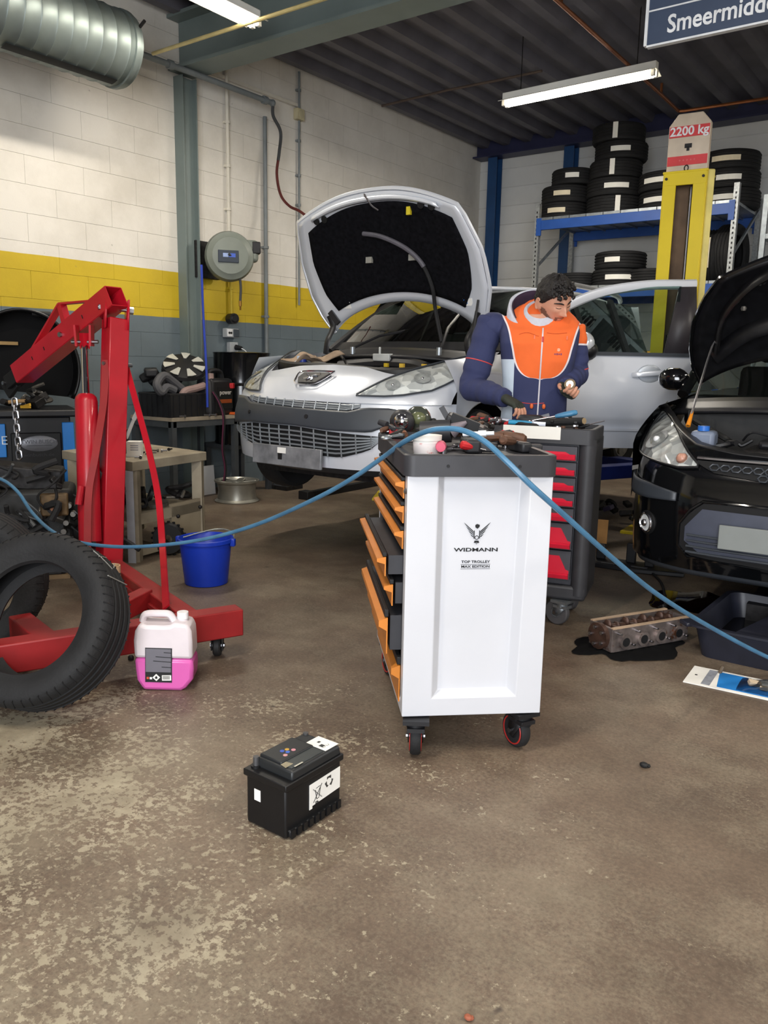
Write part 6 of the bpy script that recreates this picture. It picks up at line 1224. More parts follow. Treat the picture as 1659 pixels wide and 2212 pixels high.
for sx_ in (-.2, .2):
    for sy_ in (-.23, .23): obj('leg', MB().box((sx_, sy_, .22), (.05, .05, .44)), FRM, plt)
rm = thing('alloy_wheel_rim', 'bare alloy wheel rim lying flat on the floor by the bench', 'wheel rim', G(512, 1082)); ALUB = mat('brushed_alloy', (176, 174, 164), .35, .7, var=.12)
obj('barrel', MB().lathe([(.20, 0), (.205, .01), (.18, .03), (.17, .10), (.18, .17), (.205, .185), (.208, .20), (.195, .20), (.165, .16), (.155, .05), (.18, .0)], 40, closed=True), ALUB, rm)
for k in range(6): a = k*PI/3; obj('spoke', MB().bar((.03*math.cos(a), .03*math.sin(a), .175), (.18*math.cos(a), .18*math.sin(a), .188), .012, .06, x=(0, 0, 1)), ALUB, rm, bevel=.004)
obj('hub', MB().cyl((0, 0, .14), (0, 0, .19), .05, n=20), ALUB, rm)
one('white_panel_offcut', MB().box((0, 0, .14), (.02, .24, .28)).box((0.006, 0, .14), (.012, .2, .24)), WHITEP, 'white board offcut leaning under the bench by the drum', 'board', loc=V((-6.02, 5.22, .0)), rot=(0, -.08, 0))
# ---------------------------------------------------------------- wheel balancer
bp0 = D(62, 1000, 5.85); ba_z = math.radians(64); ba = thing('wheel_balancer', 'black and blue wheel balancing machine with an oval badge behind the crane', 'wheel balancer', V((bp0.x, bp0.y, 0)), rz=ba_z); ba.scale = (1.114, 1.114, 1.03)
BAL = mat('balancer_black', (22, 22, 25), .5, var=.15); BBL = mat('balancer_blue', (34, 118, 196), .45, var=.05)
obj('cabinet', MB().box((-.10, .28, .42), (.74, .5, .84)), BAL, ba, bevel=.01); obj('front_door', MB().box((.055, .02, .40), (.30, .03, .66)), INK, ba, bevel=.008)
obj('blue_panel', MB().box((-.245, .015, .68), (.24, .03, .23)), BBL, ba, bevel=.004); obj('blue_panel', MB().box((.250, .015, .44), (.072, .03, .72)), BBL, ba, bevel=.004)
letters('lettering', 'CE', .085, mat('ce_white', (206, 220, 232), .5), ba, TM((-.165, -.002, .68), (PI/2, 0, 0)), bold=-.0005)
bg_ = obj('oval_badge', MB().lathe([(.11, 0), (.112, .004), (.10, .008), (.01, .0085)], 36, TM((.07, .004, .655), (PI/2, 0, 0), (1.0, .50, 1))), mat('badge_grey', (120, 122, 128), .4, .4), ba); letters('lettering', 'TWIN BUSCH', .036, mat('badge_dark', (88, 90, 98), .4), bg_, TM((.07, -.006, .668), (PI/2, 0, 0)), depth=.002); obj('badge_line', MB().box((.07, -.005, .642), (.15, .002, .002)), INK, bg_)
letters('lettering', 'twinbusch.de', .034, mat('faint_grey', (52, 52, 56), .5), ba, TM((.06, .002, .575), (PI/2, 0, 0)), sx=1.1)
top_ = obj('weight_tray', MB().box((-.08, .26, .865), (.80, .58, .05)), BAL, ba, bevel=.012)
gu = MB(); gr = .345
for i in range(19):
    pass
def gd(u, v): a = math.radians(-32+232*u); return (.03+gr*math.cos(a), .30+.26*v, 1.17+gr*math.sin(a)*1.2)
obj('wheel_guard', MB().grid(gd, 32, 4), mat('guard_black', (10, 11, 14), .35), ba, solid=.02, smooth=50)
gb = MB(); gb.prism([(.03+gr*math.cos(math.radians(-32+232*i/32)), 1.17+gr*1.2*math.sin(math.radians(-32+232*i/32))) for i in range(33)], -.57, -.55, TM((0, 0, 0), (PI/2, 0, 0))); obj('guard_back', gb, mat('guard_inner', (9, 9, 10), .7, spec=.2), ba); obj('guard_hinge', MB().cyl((.1, .4, 1.56), (.22, .4, 1.56), .02, n=10), INK, ba)
obj('display_post', MB().bar((-.44, .5, .86), (-.46, .5, 1.2), .06, .06), BAL, ba); obj('display_head', MB().box((-.47, .42, 1.42), (.32, .10, .46), rot=(-.12, .0, .1)), mat('display_grey', (66, 68, 78), .5), ba, bevel=.03)
def bt(x, y, z=.893): return TM(ba.location, (0, 0, ba_z), (1.114, 1.114, 1.03)) @ V((x, y, z))
ht = thing('tyre_hammer', 'hammer with a pale wooden handle on the balancer tray', 'hammer', bt(-.10, .22, .93), group='tools on the wheel balancer'); hd_ = bt(.08, .12, .955)-bt(-.10, .22, .93); obj('handle', MB().cyl((0, 0, 0), hd_, .013, .015, n=10), mat('ash_handle', (176, 140, 96), .6), ht); obj('head', MB().cyl(V((0, 0, 0))-UP.cross(hd_).normalized()*.05, UP.cross(hd_).normalized()*.05, .022, n=14), DARKST, ht)
wp_ = thing('weight_pliers', 'yellow handled wheel weight pliers on the balancer tray', 'pliers', bt(-.02, .1, .905), group='tools on the wheel balancer'); obj('grip', MB().bar((0, 0, 0), (.09, .02, .004), .02, .012).bar((0, .02, 0), (.09, .02, .02), .02, .012), mat('grip_yellow', (206, 160, 50), .5), wp_); obj('jaws', MB().bar((-.06, -.01, 0), (0, .01, 0), .03, .016), DARKST, wp_)
one('crumpled_manual', MB().box((0, 0, .06), (.22, .015, .16), rot=(-.5, .1, .0)).box((.02, -.03, .04), (.2, .01, .1), rot=(-.9, -.1, .1)), mat('aged_paper', (182, 186, 166), .8, var=.1), 'crumpled pale manual pages at the left of the balancer tray', 'manual', loc=bt(-.32, .30, .895), rot=(0, 0, ba_z))
junk('wheel_weight_clutter', 'clutter of clip weights and small dark tools on the balancer tray', 'clutter', bt(.10, .25, .892), 12, (.16, .12, .03), 9, (INK, DARKST, BLACKP, ALU), 0)
one('blue_rag', MB().grid(lambda u, v: ((u-.5)*.12, (v-.5)*.08, .012+.010*math.sin(9*u)*math.cos(8*v)), 8, 6), mat('rag_blue_white', (110, 140, 200), .9, rgb2=(210, 214, 220), scale=20), 'small blue and white rag at the left edge of the balancer tray', 'rag', loc=bt(-.40, .05, .893), rot=(0, 0, ba_z), solid=.004)
one('wall_shelf_board', MB().box((0, 0, 0), (.28, .22, .025)).box((-.12, 0, -.06), (.02, .2, .1)), mat('pine_shelf', (190, 156, 104), .6), 'small pale wooden wall shelf at the left edge', 'shelf', loc=PX(-12, 741, XL+.14)+V((.0, 0, 0)))
# ================================================================ THE MECHANIC
mpos = D(1152, 900, 4.66); MP0 = V((mpos.x, mpos.y, 0)); m_rz = math.radians(26)
man = thing('person', 'man in orange and navy work jacket bent over the red trolley, holding a lit torch', 'person', MP0, rz=m_rz)
MI = TM(MP0, (0, 0, m_rz)).inverted()
def mp(px, py, dy=0.0): return MI @ D(px, py, 4.66+dy)
SKIN = mat('skin', (206, 150, 124), .5, var=.05, scale=14); NAVY = mat('navy_fleece', (50, 56, 94), .85, var=.10, scale=6, bump=.12, bscale=120)
HAIR = mat('dark_hair', (30, 25, 24), .6, var=.3, scale=70, bump=.6, bscale=110); GLOVE = mat('olive_grey_glove', (56, 60, 52), .85, var=.15, scale=40, bump=.2)
def remesh(mb, vox, name, smooth_it=4):
    me = mb.mesh(name) if isinstance(mb, MB) else mb; o = bpy.data.objects.new('tmp', me); COL.objects.link(o)
    k = o.modifiers.new('r', 'REMESH'); k.mode = 'VOXEL'; k.voxel_size = vox; k.use_smooth_shade = True
    s = o.modifiers.new('s', 'SMOOTH'); s.factor = .5; s.iterations = smooth_it
    out = bpy.data.meshes.new_from_object(o.evaluated_get(bpy.context.evaluated_depsgraph_get())); bpy.data.objects.remove(o); out.name = name; return out
def ell(cx, cy, z, rx, ry, n=28, sq=2.4):
    out = []
    for i in range(n):
        a = 2*PI*i/n; c, s = math.cos(a), math.sin(a); k = (abs(c)**sq+abs(s)**sq)**(-1/sq); out.append((cx+rx*k*c, cy+ry*k*s, z))
    return out
# --- head: a displaced ellipsoid with brow, sockets, nose, lips, chin
HM = TM(mp(1196, 650, -.16), Matrix.Rotation(math.radians(34), 3, 'Z') @ Matrix.Rotation(math.radians(-10), 3, 'Y') @ Matrix.Rotation(math.radians(30), 3, 'X'), (1.08, 1.08, 1.08))
def g2_(x, z, cx, cz, sx, sz): return math.exp(-((x-cx)/sx)**2-((z-cz)/sz)**2)
def headp(u, v, off=0.0):
    th = PI*v; ph = 2*PI*u; d = V((math.sin(th)*math.sin(ph), -math.sin(th)*math.cos(ph), math.cos(th)))     # front = -y at u=0
    x, y, z = d.x*.078, d.y*.099, d.z*.120
    if z < 0: t = -z/.12; x *= 1-.30*t**1.4; y = y*(1-.10*t) if y < 0 else y*(1-.35*t)
    if y > 0: y *= 1.04
    if y < 0:
        f = min(1, -d.y*1.3)
        dy = .0
        dy += .006*g2_(x, z, 0, .034, .05, .012)                                   # brow
        for s in (-1, 1): dy -= .011*g2_(x, z, s*.031, .014, .015, .012); dy += .005*g2_(x, z, s*.046, -.012, .016, .016); dy += .004*g2_(x, z, s*.031, .012, .011, .007)
        dy += .030*g2_(x, z, 0, -.026, .0105, .014)+.018*g2_(x, z, 0, -.004, .009, .020)+.010*g2_(x, z, -.013, -.030, .007, .008)+.010*g2_(x, z, .013, -.030, .007, .008)
        dy += .008*g2_(x, z, 0, -.058, .020, .006)+.008*g2_(x, z, 0, -.070, .017, .006)-.003*g2_(x, z, 0, -.064, .02, .003); dy += .012*g2_(x, z, 0, -.098, .020, .016)-.004*g2_(x, z, 0, -.083, .02, .007)
        y -= dy*f
    n = V((d.x/.078, d.y/.099, d.z/.12)).normalized()
    return V((x, y, z))+n*off
bm0 = MB(); bm0.add([HM @ headp(i/64, max(.002, min(.998, j/48))) for j in range(49) for i in range(64)], [(j*64+i, j*64+(i+1) % 64, (j+1)*64+(i+1) % 64, (j+1)*64+i) for j in range(48) for i in range(64)]+[tuple(range(63, -1, -1)), tuple(range(48*64, 49*64))])
for s in (-1, 1):
    bm0.ball((s*.077, .012, -.012), (.010, .020, .032), 14, HM); bm0.tube([HM @ V((s*.086, .014+.019*math.sin(a*PI/7), -.010+.030*math.cos(a*PI/7))) for a in range(-2, 8)], .0055, 8)
neck_top = HM @ V((0, .03, -.07)); neck_b = mp(1160, 712, .0)
bm0.tube([neck_top, neck_top.lerp(neck_b, .5), neck_b, neck_b+V((0, 0, -.1))], [.056, .058, .064, .075], 18)
# trunk, limbs below the clothes
bm0.rings([ell(0, .02, z, rx, ry) for z, rx, ry in ((.90, .15, .10), (1.1, .145, .10), (1.35, .17, .11), (1.5, .17, .10), (1.58, .09, .07))])
sR, eR, wR = mp(1058, 700, 0), mp(1019, 836, .03), mp(1090, 860, -.20)
sL, eL, wL = mp(1236, 712, .0), mp(1243, 806, .06), mp(1222, 836, -.18)
for s_, e_, w_ in ((sR, eR, wR), (sL, eL, wL)): bm0.tube([s_, s_.lerp(e_, .5), e_, e_.lerp(w_, .4), w_], [.052, .05, .042, .042, .030], 14)
for s in (-1, 1): bm0.tube([(s*.09, .02, .95), (s*.10, .02, .52), (s*.10, .05, .10), (s*.10, -.06, .05)], [.08, .055, .04, .035], 14)
# hands
def hand(M_, curl, thumb_up, side, spread=.004, palm=None):
    """wrist at origin, fingers along +x, palm side -z, thumb on +y*side; returns finger tubes and palm separately"""
    f = MB(); p = palm or MB()
    p.rings([[M_ @ V((x, y*w, z*t)) for y, z in [(math.cos(k*PI/8), math.sin(k*PI/8)) for k in range(16)]] for x, w, t in ((-.02, .028, .022), (.01, .032, .022), (.05, .042, .020), (.085, .044, .016), (.098, .040, .012))])
    tips = []
    for k, (y, ln) in enumerate(((.033, .92), (.011, 1.0), (-.011, .95), (-.032, .78))):
        pos = V((.088, side*y, .002)); a = 0; pts = [V((.06, side*y*.8, .0)), pos.copy()]; cu = curl[k] if isinstance(curl, (list, tuple)) else curl
        for L2, c in ((.044*ln, cu*.9), (.028*ln, cu*1.1), (.022*ln, cu*.7)):
            a += c; pos = pos+V((math.cos(a), side*spread*(1.5-k)*10*.02, -math.sin(a)))*L2; pts.append(pos.copy())
        f.tube([M_ @ q for q in spline(pts, 3)], [.0105]*4+[.0098]*3+[.0092]*3+[.0085]*2+[.0070], 10); tips.append(M_ @ pos)
    t = [V((.015, side*.026, -.004)), V((.045, side*.050, -.012)), V((.072, side*.058, -.012-thumb_up)), V((.096, side*.052, -.018-thumb_up*2))]
    f.tube([M_ @ q for q in spline(t, 3)], [.015]*3+[.0125]*3+[.0105]*3+[.008], 10); tips.append(M_ @ t[-1]); return f, p, tips
# right hand (picture left): back of the hand up, fingers down holding a yellow driver
hRt = mp(1128, 880, -.27); dR = (hRt-wR).normalized(); MR = TM(wR, Matrix((dR, V((0, 0, 1)).cross(dR).normalized(), dR.cross(V((0, 0, 1)).cross(dR).normalized()))).transposed())
fR, pR, tipsR = hand(MR, (.50, .58, .66, .74), .012, 1)
hLt = mp(1212, 858, -.27); dL = V((.05, -.55, -.25)).normalized(); yL = V((-.70, -.15, .45)); yL = (yL-dL*yL.dot(dL)).normalized(); ML = TM(wL, Matrix((dL, yL, dL.cross(yL))).transposed())
fL, pL_, tipsL = hand(ML, (.75, .8, .85, .85), -.004, 1)
for q in (fR, pR, fL, pL_): bm0.add(q.v, q.f)
body = obj('body', remesh(bm0, .0042, 'body', 3), SKIN, man, smooth=None)
# eyebrows, lashes, stubble, hair
for s in (-1, 1):
    def fp(x, z, off):
        v = math.acos(max(-1, min(1, z/.12)))/PI; u = math.asin(max(-1, min(1, (x/.078)/max(.05, math.sin(PI*v)))))/(2*PI); return HM @ headp(u, v, off)
    obj('eyebrow', MB().tube([fp(s*(.012+.010*k), .030+.004*math.sin(k*.9), .001) for k in range(5)], [.003, .0042, .0042, .0036, .002], 6), HAIR, man); obj('eyelid', MB().tube([fp(s*(.018+.006*k), .008-.003*math.sin(k*.8), .0015) for k in range(5)], .0016, 5), HAIR, man)
obj('mouth_line', MB().tube([fp(-.020+.008*k, -.0645, .0012) for k in range(6)], .0014, 5), mat('lip_shadow', (132, 78, 72), .6), man)
STUB = mat('stubble', (86, 66, 58), .9, alpha=.50, var=.2, scale=60); sb_ = MB(); idx = {}
for j in range(26, 47):
    for i in range(-16, 17):
        u, v = i/64, j/48; p = headp(u, v, .0022); fr_ = abs(i)
        idx[(i, j)] = len(sb_.v); sb_.v.append(tuple(HM @ p))
for j in range(26, 46):
    for i in range(-16, 16):
        z = math.cos(PI*j/48)*.12; lim = -.040 if abs(i) < 6 else -.075+.07*min(1, (abs(i)-6)/8)
        if z < lim and not (abs(i) < 4 and -.074 < z < -.052): sb_.f.append((idx[(i, j)], idx[(i+1, j)], idx[(i+1, j+1)], idx[(i, j+1)]))
obj('stubble', sb_, STUB, man)
from mathutils import noise as mn
hv_ = []; hm_ = MB()
for j in range(49):
    for i in range(96):
        u, v = i/96, max(.002, min(.998, j/48)); uu = min(u, 1-u); z = math.cos(PI*v)*.12
        line = float(np.interp(uu, [0, .08, .13, .17, .22, .26, .30, .5], [.066, .062, .05, .030, .0, -.012, -.030, -.060]))
        k = max(0, min(1, (z-line)/.012)); base = headp(u, v); top = max(0, z/.12)
        off = -.012+k*(.020+.014*top+.010*max(0, 1-uu/.14)*top); d_ = V((math.sin(2*PI*u), -math.cos(2*PI*u), z*9))
        off += k*(.007*mn.noise(d_*4.2)+.005*mn.noise(d_*9)); hm_.v.append(tuple(HM @ headp(u, v, off)))
hm_.f = [(j*96+i, j*96+(i+1) % 96, (j+1)*96+(i+1) % 96, (j+1)*96+i) for j in range(48) for i in range(96)]+[tuple(range(95, -1, -1))]
obj('hair', hm_, HAIR, man, smooth=80)
# forelock curls over the forehead
random.seed(8); fk = MB()
for i in range(46):
    u = random.uniform(-.13, .13); v = random.uniform(.15, .33); p0 = headp(u, v, .022); p1 = headp(u*1.1, v+.025, .030); p2 = headp(u*1.15, v+.045, .020)
    fk.tube([HM @ q for q in spline([p0, p1, p2], 4)], [.004, .006, .007, .0075, .007, .006, .005, .003, .001], 6)
obj('fringe', fk, HAIR, man, smooth=60)['kind'] = 'stuff'
# gloves: palm shell and finger stubs, finger ends bare
def glove(pm, M_, curl, side):
    q = MB(); q.rings([[M_ @ V((x, y*w, z*t)) for y, z in [(math.cos(k*PI/8), math.sin(k*PI/8)) for k in range(16)]] for x, w, t in ((-.035, .034, .028), (.01, .036, .026), (.05, .046, .024), (.085, .048, .021), (.10, .044, .016))])
    for k, (y, ln) in enumerate(((.033, .92), (.011, 1.0), (-.011, .95), (-.032, .78))):
        a = curl[k]*.9; p0 = V((.075, side*y, .002)); p1 = V((.088, side*y, .002)); p2 = p1+V((math.cos(a), 0, -math.sin(a)))*.034*ln; q.tube([M_ @ p for p in (p0, p1, p2)], .0132, 10)
    t = [V((.015, side*.026, -.004)), V((.045, side*.050, -.012)), V((.06, side*.056, -.014))]; q.tube([M_ @ p for p in t], [.018, .0155, .0145], 10)
    return obj('glove', remesh(q, .004, 'glove', 3), GLOVE, man, smooth=None)
glove(None, MR, (.50, .58, .66, .74), 1); glove(None, ML, (.75, .8, .85, .85), 1)
# --- jacket
def jacket_mat():
    m = bpy.data.materials.new('work_jacket'); m.use_nodes = True; N = m.node_tree.nodes; L = m.node_tree.links; b = N['Principled BSDF']
    tc = N.new('ShaderNodeTexCoord'); s = N.new('ShaderNodeSeparateXYZ'); L.new(tc.outputs['Object'], s.inputs[0])
    def mth(op, a, c):
        k = N.new('ShaderNodeMath'); k.operation = op
        for q, i in ((a, 0), (c, 1)):
            if isinstance(q, (int, float)): k.inputs[i].default_value = q
            else: L.new(q, k.inputs[i])
        return k.outputs[0]
    def mix(f, a, c):
        k = N.new('ShaderNodeMix'); k.data_type = 'RGBA'; L.new(f, k.inputs[0])
        for q, i in ((a, 6), (c, 7)):
            if isinstance(q, tuple): k.inputs[i].default_value = q
            else: L.new(q, k.inputs[i])
        return k.outputs[2]
    zn = N.new('ShaderNodeMapRange'); zn.inputs[1].default_value = 1.20; zn.inputs[2].default_value = 1.70; L.new(s.outputs['Z'], zn.inputs[0])
    fc = N.new('ShaderNodeFloatCurve'); cv = fc.mapping.curves[0]; pts = [((z-1.2)/.5, w/.3) for z, w in ((1.20, 0), (1.222, .0), (1.232, .06), (1.26, .105), (1.31, .135), (1.40, .158), (1.50, .185), (1.58, .225), (1.70, .27))]
    cv.points[0].location = pts[0]; cv.points[1].location = pts[-1]
    for p in pts[1:-1]: cv.points.new(*p)
    fc.mapping.update(); L.new(zn.outputs[0], fc.inputs['Value']); w = mth('MULTIPLY', fc.outputs[0], .3)
    ax = mth('ABSOLUTE', mth('SUBTRACT', s.outputs['X'], .028), 0); d = mth('SUBTRACT', ax, w)
    inside = mth('LESS_THAN', d, 0); pip = mth('LESS_THAN', mth('ABSOLUTE', mth('SUBTRACT', d, .004), 0), .005); on = mth('GREATER_THAN', s.outputs['Z'], 1.222); pip = mth('MULTIPLY', pip, on)
    pale = mth('MULTIPLY', mth('LESS_THAN', s.outputs['X'], -.118), mth('LESS_THAN', s.outputs['Z'], 1.33))
    c = mix(pale, lin((50, 56, 94)), lin((206, 220, 234))); c = mix(inside, c, lin((240, 108, 46))); c = mix(pip, c, lin((238, 226, 228)))
    nz = N.new('ShaderNodeTexNoise'); nz.inputs['Scale'].default_value = 7; nz.inputs['Detail'].default_value = 5; L.new(tc.outputs['Object'], nz.inputs['Vector'])
    r = N.new('ShaderNodeValToRGB'); r.color_ramp.elements[0].position = .3; r.color_ramp.elements[0].color = (.86, .86, .86, 1); r.color_ramp.elements[1].position = .7; L.new(nz.outputs[0], r.inputs[0])
    k = N.new('ShaderNodeMix'); k.data_type = 'RGBA'; k.blend_type = 'MULTIPLY'; k.inputs[0].default_value = 1; L.new(c, k.inputs[6]); L.new(r.outputs[0], k.inputs[7]); L.new(k.outputs[2], b.inputs['Base Color']); b.inputs['Roughness'].default_value = .85
    return m
jk = MB(); rows = [(.84, .200, .145, 0, .03), (.92, .196, .140, 0, .03), (1.02, .185, .132, 0, .025), (1.12, .183, .130, .0, .02), (1.22, .190, .134, .005, .01), (1.32, .205, .140, .008, 0), (1.42, .218, .140, .01, -.01), (1.49, .222, .130, .01, -.008), (1.545, .208, .116, .01, .0), (1.575, .150, .10, .01, .012), (1.585, .112, .088, .01, .015), (1.60, .100, .082, .01, .012)]
jr = []
for z, rx, ry, cx, cy in rows:
    e = ell(cx, cy, z, rx, ry, 40, 2.5); jr.append([(x, y+.006*math.sin(31*z+9*x)*(1 if y < 0 else .5), zz) for x, y, zz in e]); tl = float(np.interp(z, [1.42, 1.49, 1.545, 1.575, 1.6], [0, .15, .5, .75, .85])); jr[-1] = [(x, y, zz+tl*y) for x, y, zz in jr[-1]]
jk.rings(jr)
jk.ball(sR+V((.02, 0, -.01)), (.085, .085, .08), 18); jk.ball(sL+V((-.02, 0, -.01)), (.08, .085, .08), 18)
jm = remesh(jk, .008, 'jacket', 4); jkt = obj('jacket', jm, jacket_mat(), man, smooth=None, label='orange and navy fleece work jacket with white piping')
def sleeve(s_, e_, w_, name):
    q = MB(); pts = spline([s_+(s_-e_)*.10, s_.lerp(e_, .35), s_.lerp(e_, .75), e_, e_.lerp(w_, .35), e_.lerp(w_, .75), w_+(w_-e_)*.03], 5); n = len(pts); rr = []
    for i in range(n):
        t = i/(n-1); base = float(np.interp(t, [0, .15, .5, .62, .85, 1], [.070, .082, .074, .070, .058, .050])); rr.append(base+.0035*math.sin(i*2.1)+.003*math.sin(i*.9))
    q.tube(pts, rr, 20); return q
slR = obj('sleeve', remesh(sleeve(sR, eR, wR, ''), .007, 'sleeve', 4), NAVY, jkt, smooth=None)
def sleeve_l_mat():
    m = mat('navy_orange_sleeve', (50, 56, 94), .85).copy(); N = m.node_tree.nodes; L = m.node_tree.links; b = N['Principled BSDF']
    tc = N.new('ShaderNodeTexCoord'); s = N.new('ShaderNodeSeparateXYZ'); L.new(tc.outputs['Object'], s.inputs[0])
    r = N.new('ShaderNodeValToRGB'); r.color_ramp.interpolation = 'CONSTANT'; z0, z1 = 1.2, 1.7; mr_ = N.new('ShaderNodeMapRange'); mr_.inputs[1].default_value = z0; mr_.inputs[2].default_value = z1; L.new(s.outputs['Z'], mr_.inputs[0]); L.new(mr_.outputs[0], r.inputs[0])
    el = r.color_ramp.elements; el[0].color = lin((50, 56, 94)); el[1].position = .43; el[1].color = lin((238, 226, 228)); e3 = el.new(.452); e3.color = lin((240, 108, 46)); L.new(r.outputs[0], b.inputs['Base Color']); return m
slL = obj('sleeve', remesh(sleeve(sL, eL, wL, ''), .007, 'sleeve', 4), sleeve_l_mat(), jkt, smooth=None)
PIP = mat('red_piping', (214, 76, 74), .6)
def ring_on(a, b, t, r): c = a.lerp(b, t); R = frame(b-a); return MB().tube([c+R @ V((r*math.cos(k*PI/12), r*math.sin(k*PI/12), 0)) for k in range(24)], .0035, 6, loop=True)
obj('sleeve_piping', ring_on(sR, eR, .60, .0785), PIP, jkt); obj('sleeve_piping', ring_on(sL, eL, .92, .074), PIP, jkt)
from mathutils.bvhtree import BVHTree
bv_ = BVHTree.FromPolygons([v.co.copy() for v in jm.vertices], [tuple(p.vertices) for p in jm.polygons])
def onj(x, z, off=.002):
    h = bv_.ray_cast(V((x, -1, z)), V((0, 1, 0))); return (h[0] if h[0] else V((x, -.14, z)))+V((0, -off, 0))
ZIPW = mat('zip_white', (226, 222, 230), .5); zp = [onj(.030-.012*(1.62-z), z, .002) for z in np.linspace(1.50, .90, 40)]
obj('zip', MB().tube(zp, .0045, 6), ZIPW, jkt); obj('zip_pull', MB().box(onj(.03, 1.44, .008), (.010, .006, .03)), REDT, jkt, bevel=.002)
SEAM = mat('orange_seam', (206, 84, 34), .8)
obj('pocket_seam', MB().tube([onj(-.10+.009*k, 1.465+.010*math.sin(k*.35), .0005) for k in range(13)], .0022, 5), SEAM, jkt); obj('pocket_seam', MB().tube([onj(.05+.009*k, 1.475-.004*math.sin(k*.3), .0005) for k in range(13)], .0022, 5), SEAM, jkt)
for x, z in ((-.015, 1.452), (.16, 1.45)): obj('pocket_pull', MB().box(onj(x, z, .005), (.007, .004, .02)), ORG, jkt)
obj('hem_seam', MB().tube([onj(-.10+.012*k, 1.098-.010*math.sin(k*.21), .0008) for k in range(14)], .0022, 5), PIP, jkt)
for x in (-.012, .055): obj('hem_toggle', MB().ball(onj(x, 1.075, .01), (.010, .008, .016), 10), ORG, jkt)
lg_ = obj('chest_emblem', MB().cyl(onj(.118, 1.385, .000), onj(.118, 1.385, .002), .009, n=14), mat('emblem_pale', (240, 176, 140), .6), jkt)
for k in range(4): obj('emblem_mark', MB().box(onj(.100+.011*k, 1.362, .001), (.007, .002, .010 if k % 2 else .007)), mat('emblem_navy', (120, 44, 96), .6), lg_)
# hood of the grey sweater
hc = mp(1150, 684, -.05)
def hoodp(u, v, off=0):
    a = math.radians(-150+300*u); w = abs(a)/math.radians(150); r = .112+.034*math.sin(PI*min(1, v*.8))*(1-.5*w)+off; z = -.075+.235*v*(1-.62*w**1.6)-.075*w**2
    return hc+V((-r*math.sin(a)*(1.0 if a > 0 else .95), r*math.cos(a)*.92-.01, z))
obj('hood', MB().grid(lambda u, v: hoodp(u, v), 36, 10), mat('grey_marl_fleece', (196, 198, 210), .9, var=.06, scale=40), man, solid=.018, smooth=70, label='pale grey sweater hood')
obj('hood_lining', MB().grid(lambda u, v: hoodp(u, v*.97, -.015), 36, 10), mat('plum_lining', (52, 34, 54), .9), man, solid=.004, smooth=70)
obj('sweater_neck', MB().rings([[(.010+.088*k*math.cos(a*PI/12), -.002+.080*k*math.sin(a*PI/12), zc+.8*.080*k*math.sin(a*PI/12)) for a in range(24)] for k, zc in ((1.08, 1.55), (1.06, 1.60), (.86, 1.61), (.80, 1.59))], True, False), MATS['grey_marl_fleece'], man, smooth=60)
# trousers and boots
tr_ = MB(); tr_.rings([ell(0, .02, z, rx, ry) for z, rx, ry in ((.80, .165, .125), (.95, .165, .12), (1.0, .16, .115))])
for s in (-1, 1): tr_.tube([(s*.085, .02, .92), (s*.095, .02, .75), (s*.10, .02, .50), (s*.10, .04, .12)], [.10, .095, .075, .065], 16)
obj('trousers', remesh(tr_, .01, 'trousers'), mat('work_trousers', (36, 40, 62), .85, var=.12), man, smooth=None)
for s in (-1, 1):
    bo_ = MB(); bo_.rings([[(s*.10+x*.05, y, z) for x, y in ((math.cos(k*PI/8), .0) for k in range(16)) for y in [(-.05-.14*(1-z0) if math.sin(k*PI/8) < 0 else .05)*0+.02+math.sin(k*PI/8)*(.07 if z0 else .14)-(.0 if z0 else .05)]] for k in [0] for z, z0 in ((0, 0), (.05, 0), (.10, 1), (.14, 1))]) if False else bo_.box((s*.10, -.03, .035), (.10, .28, .07)).cyl((s*.10, .05, .03), (s*.10, .05, .16), .062)
    obj('boot', bo_, INK, man, bevel=.025)
# yellow driver in the right hand, torch in the left hand
tip = sum((t for t in tipsR[:3]), V((0, 0, 0)))/3; tipw = TM(MP0, (0, 0, m_rz)) @ tip
sd_ = thing('yellow_screwdriver', 'yellow handled driver held in the right hand of the mechanic', 'screwdriver', tipw); dn = V((-.12, .02, -1)).normalized()
obj('handle', MB().tube([-dn*.045, -dn*.02, dn*.02, dn*.045], [.008, .011, .011, .008], 12), mat('driver_yellow', (236, 170, 40), .4), sd_); obj('shaft', MB().cyl(dn*.04, dn*.10, .004, n=8), STEEL, sd_)
tcp = ML @ V((.075, .004, -.040)); tw = TM(MP0, (0, 0, m_rz)) @ tcp; to = thing('torch', 'small lit torch held in the left hand of the mechanic', 'torch', tw)
dt = (TM((0, 0, 0), (0, 0, m_rz)) @ V((-.15, -.80, .30))).normalized(); obj('barrel', MB().cyl(-dt*.05, dt*.035, .018, .024, n=18), mat('torch_bronze', (70, 60, 46), .35, .7), to); obj('head_ring', MB().cyl(dt*.03, dt*.05, .030, .030, n=20), mat('torch_bronze', (70, 60, 46), .35, .7), to); obj('lamp', MB().cyl(dt*.050, dt*.052, .019, n=20), emat('torch_glow', (255, 246, 224), 3), to)
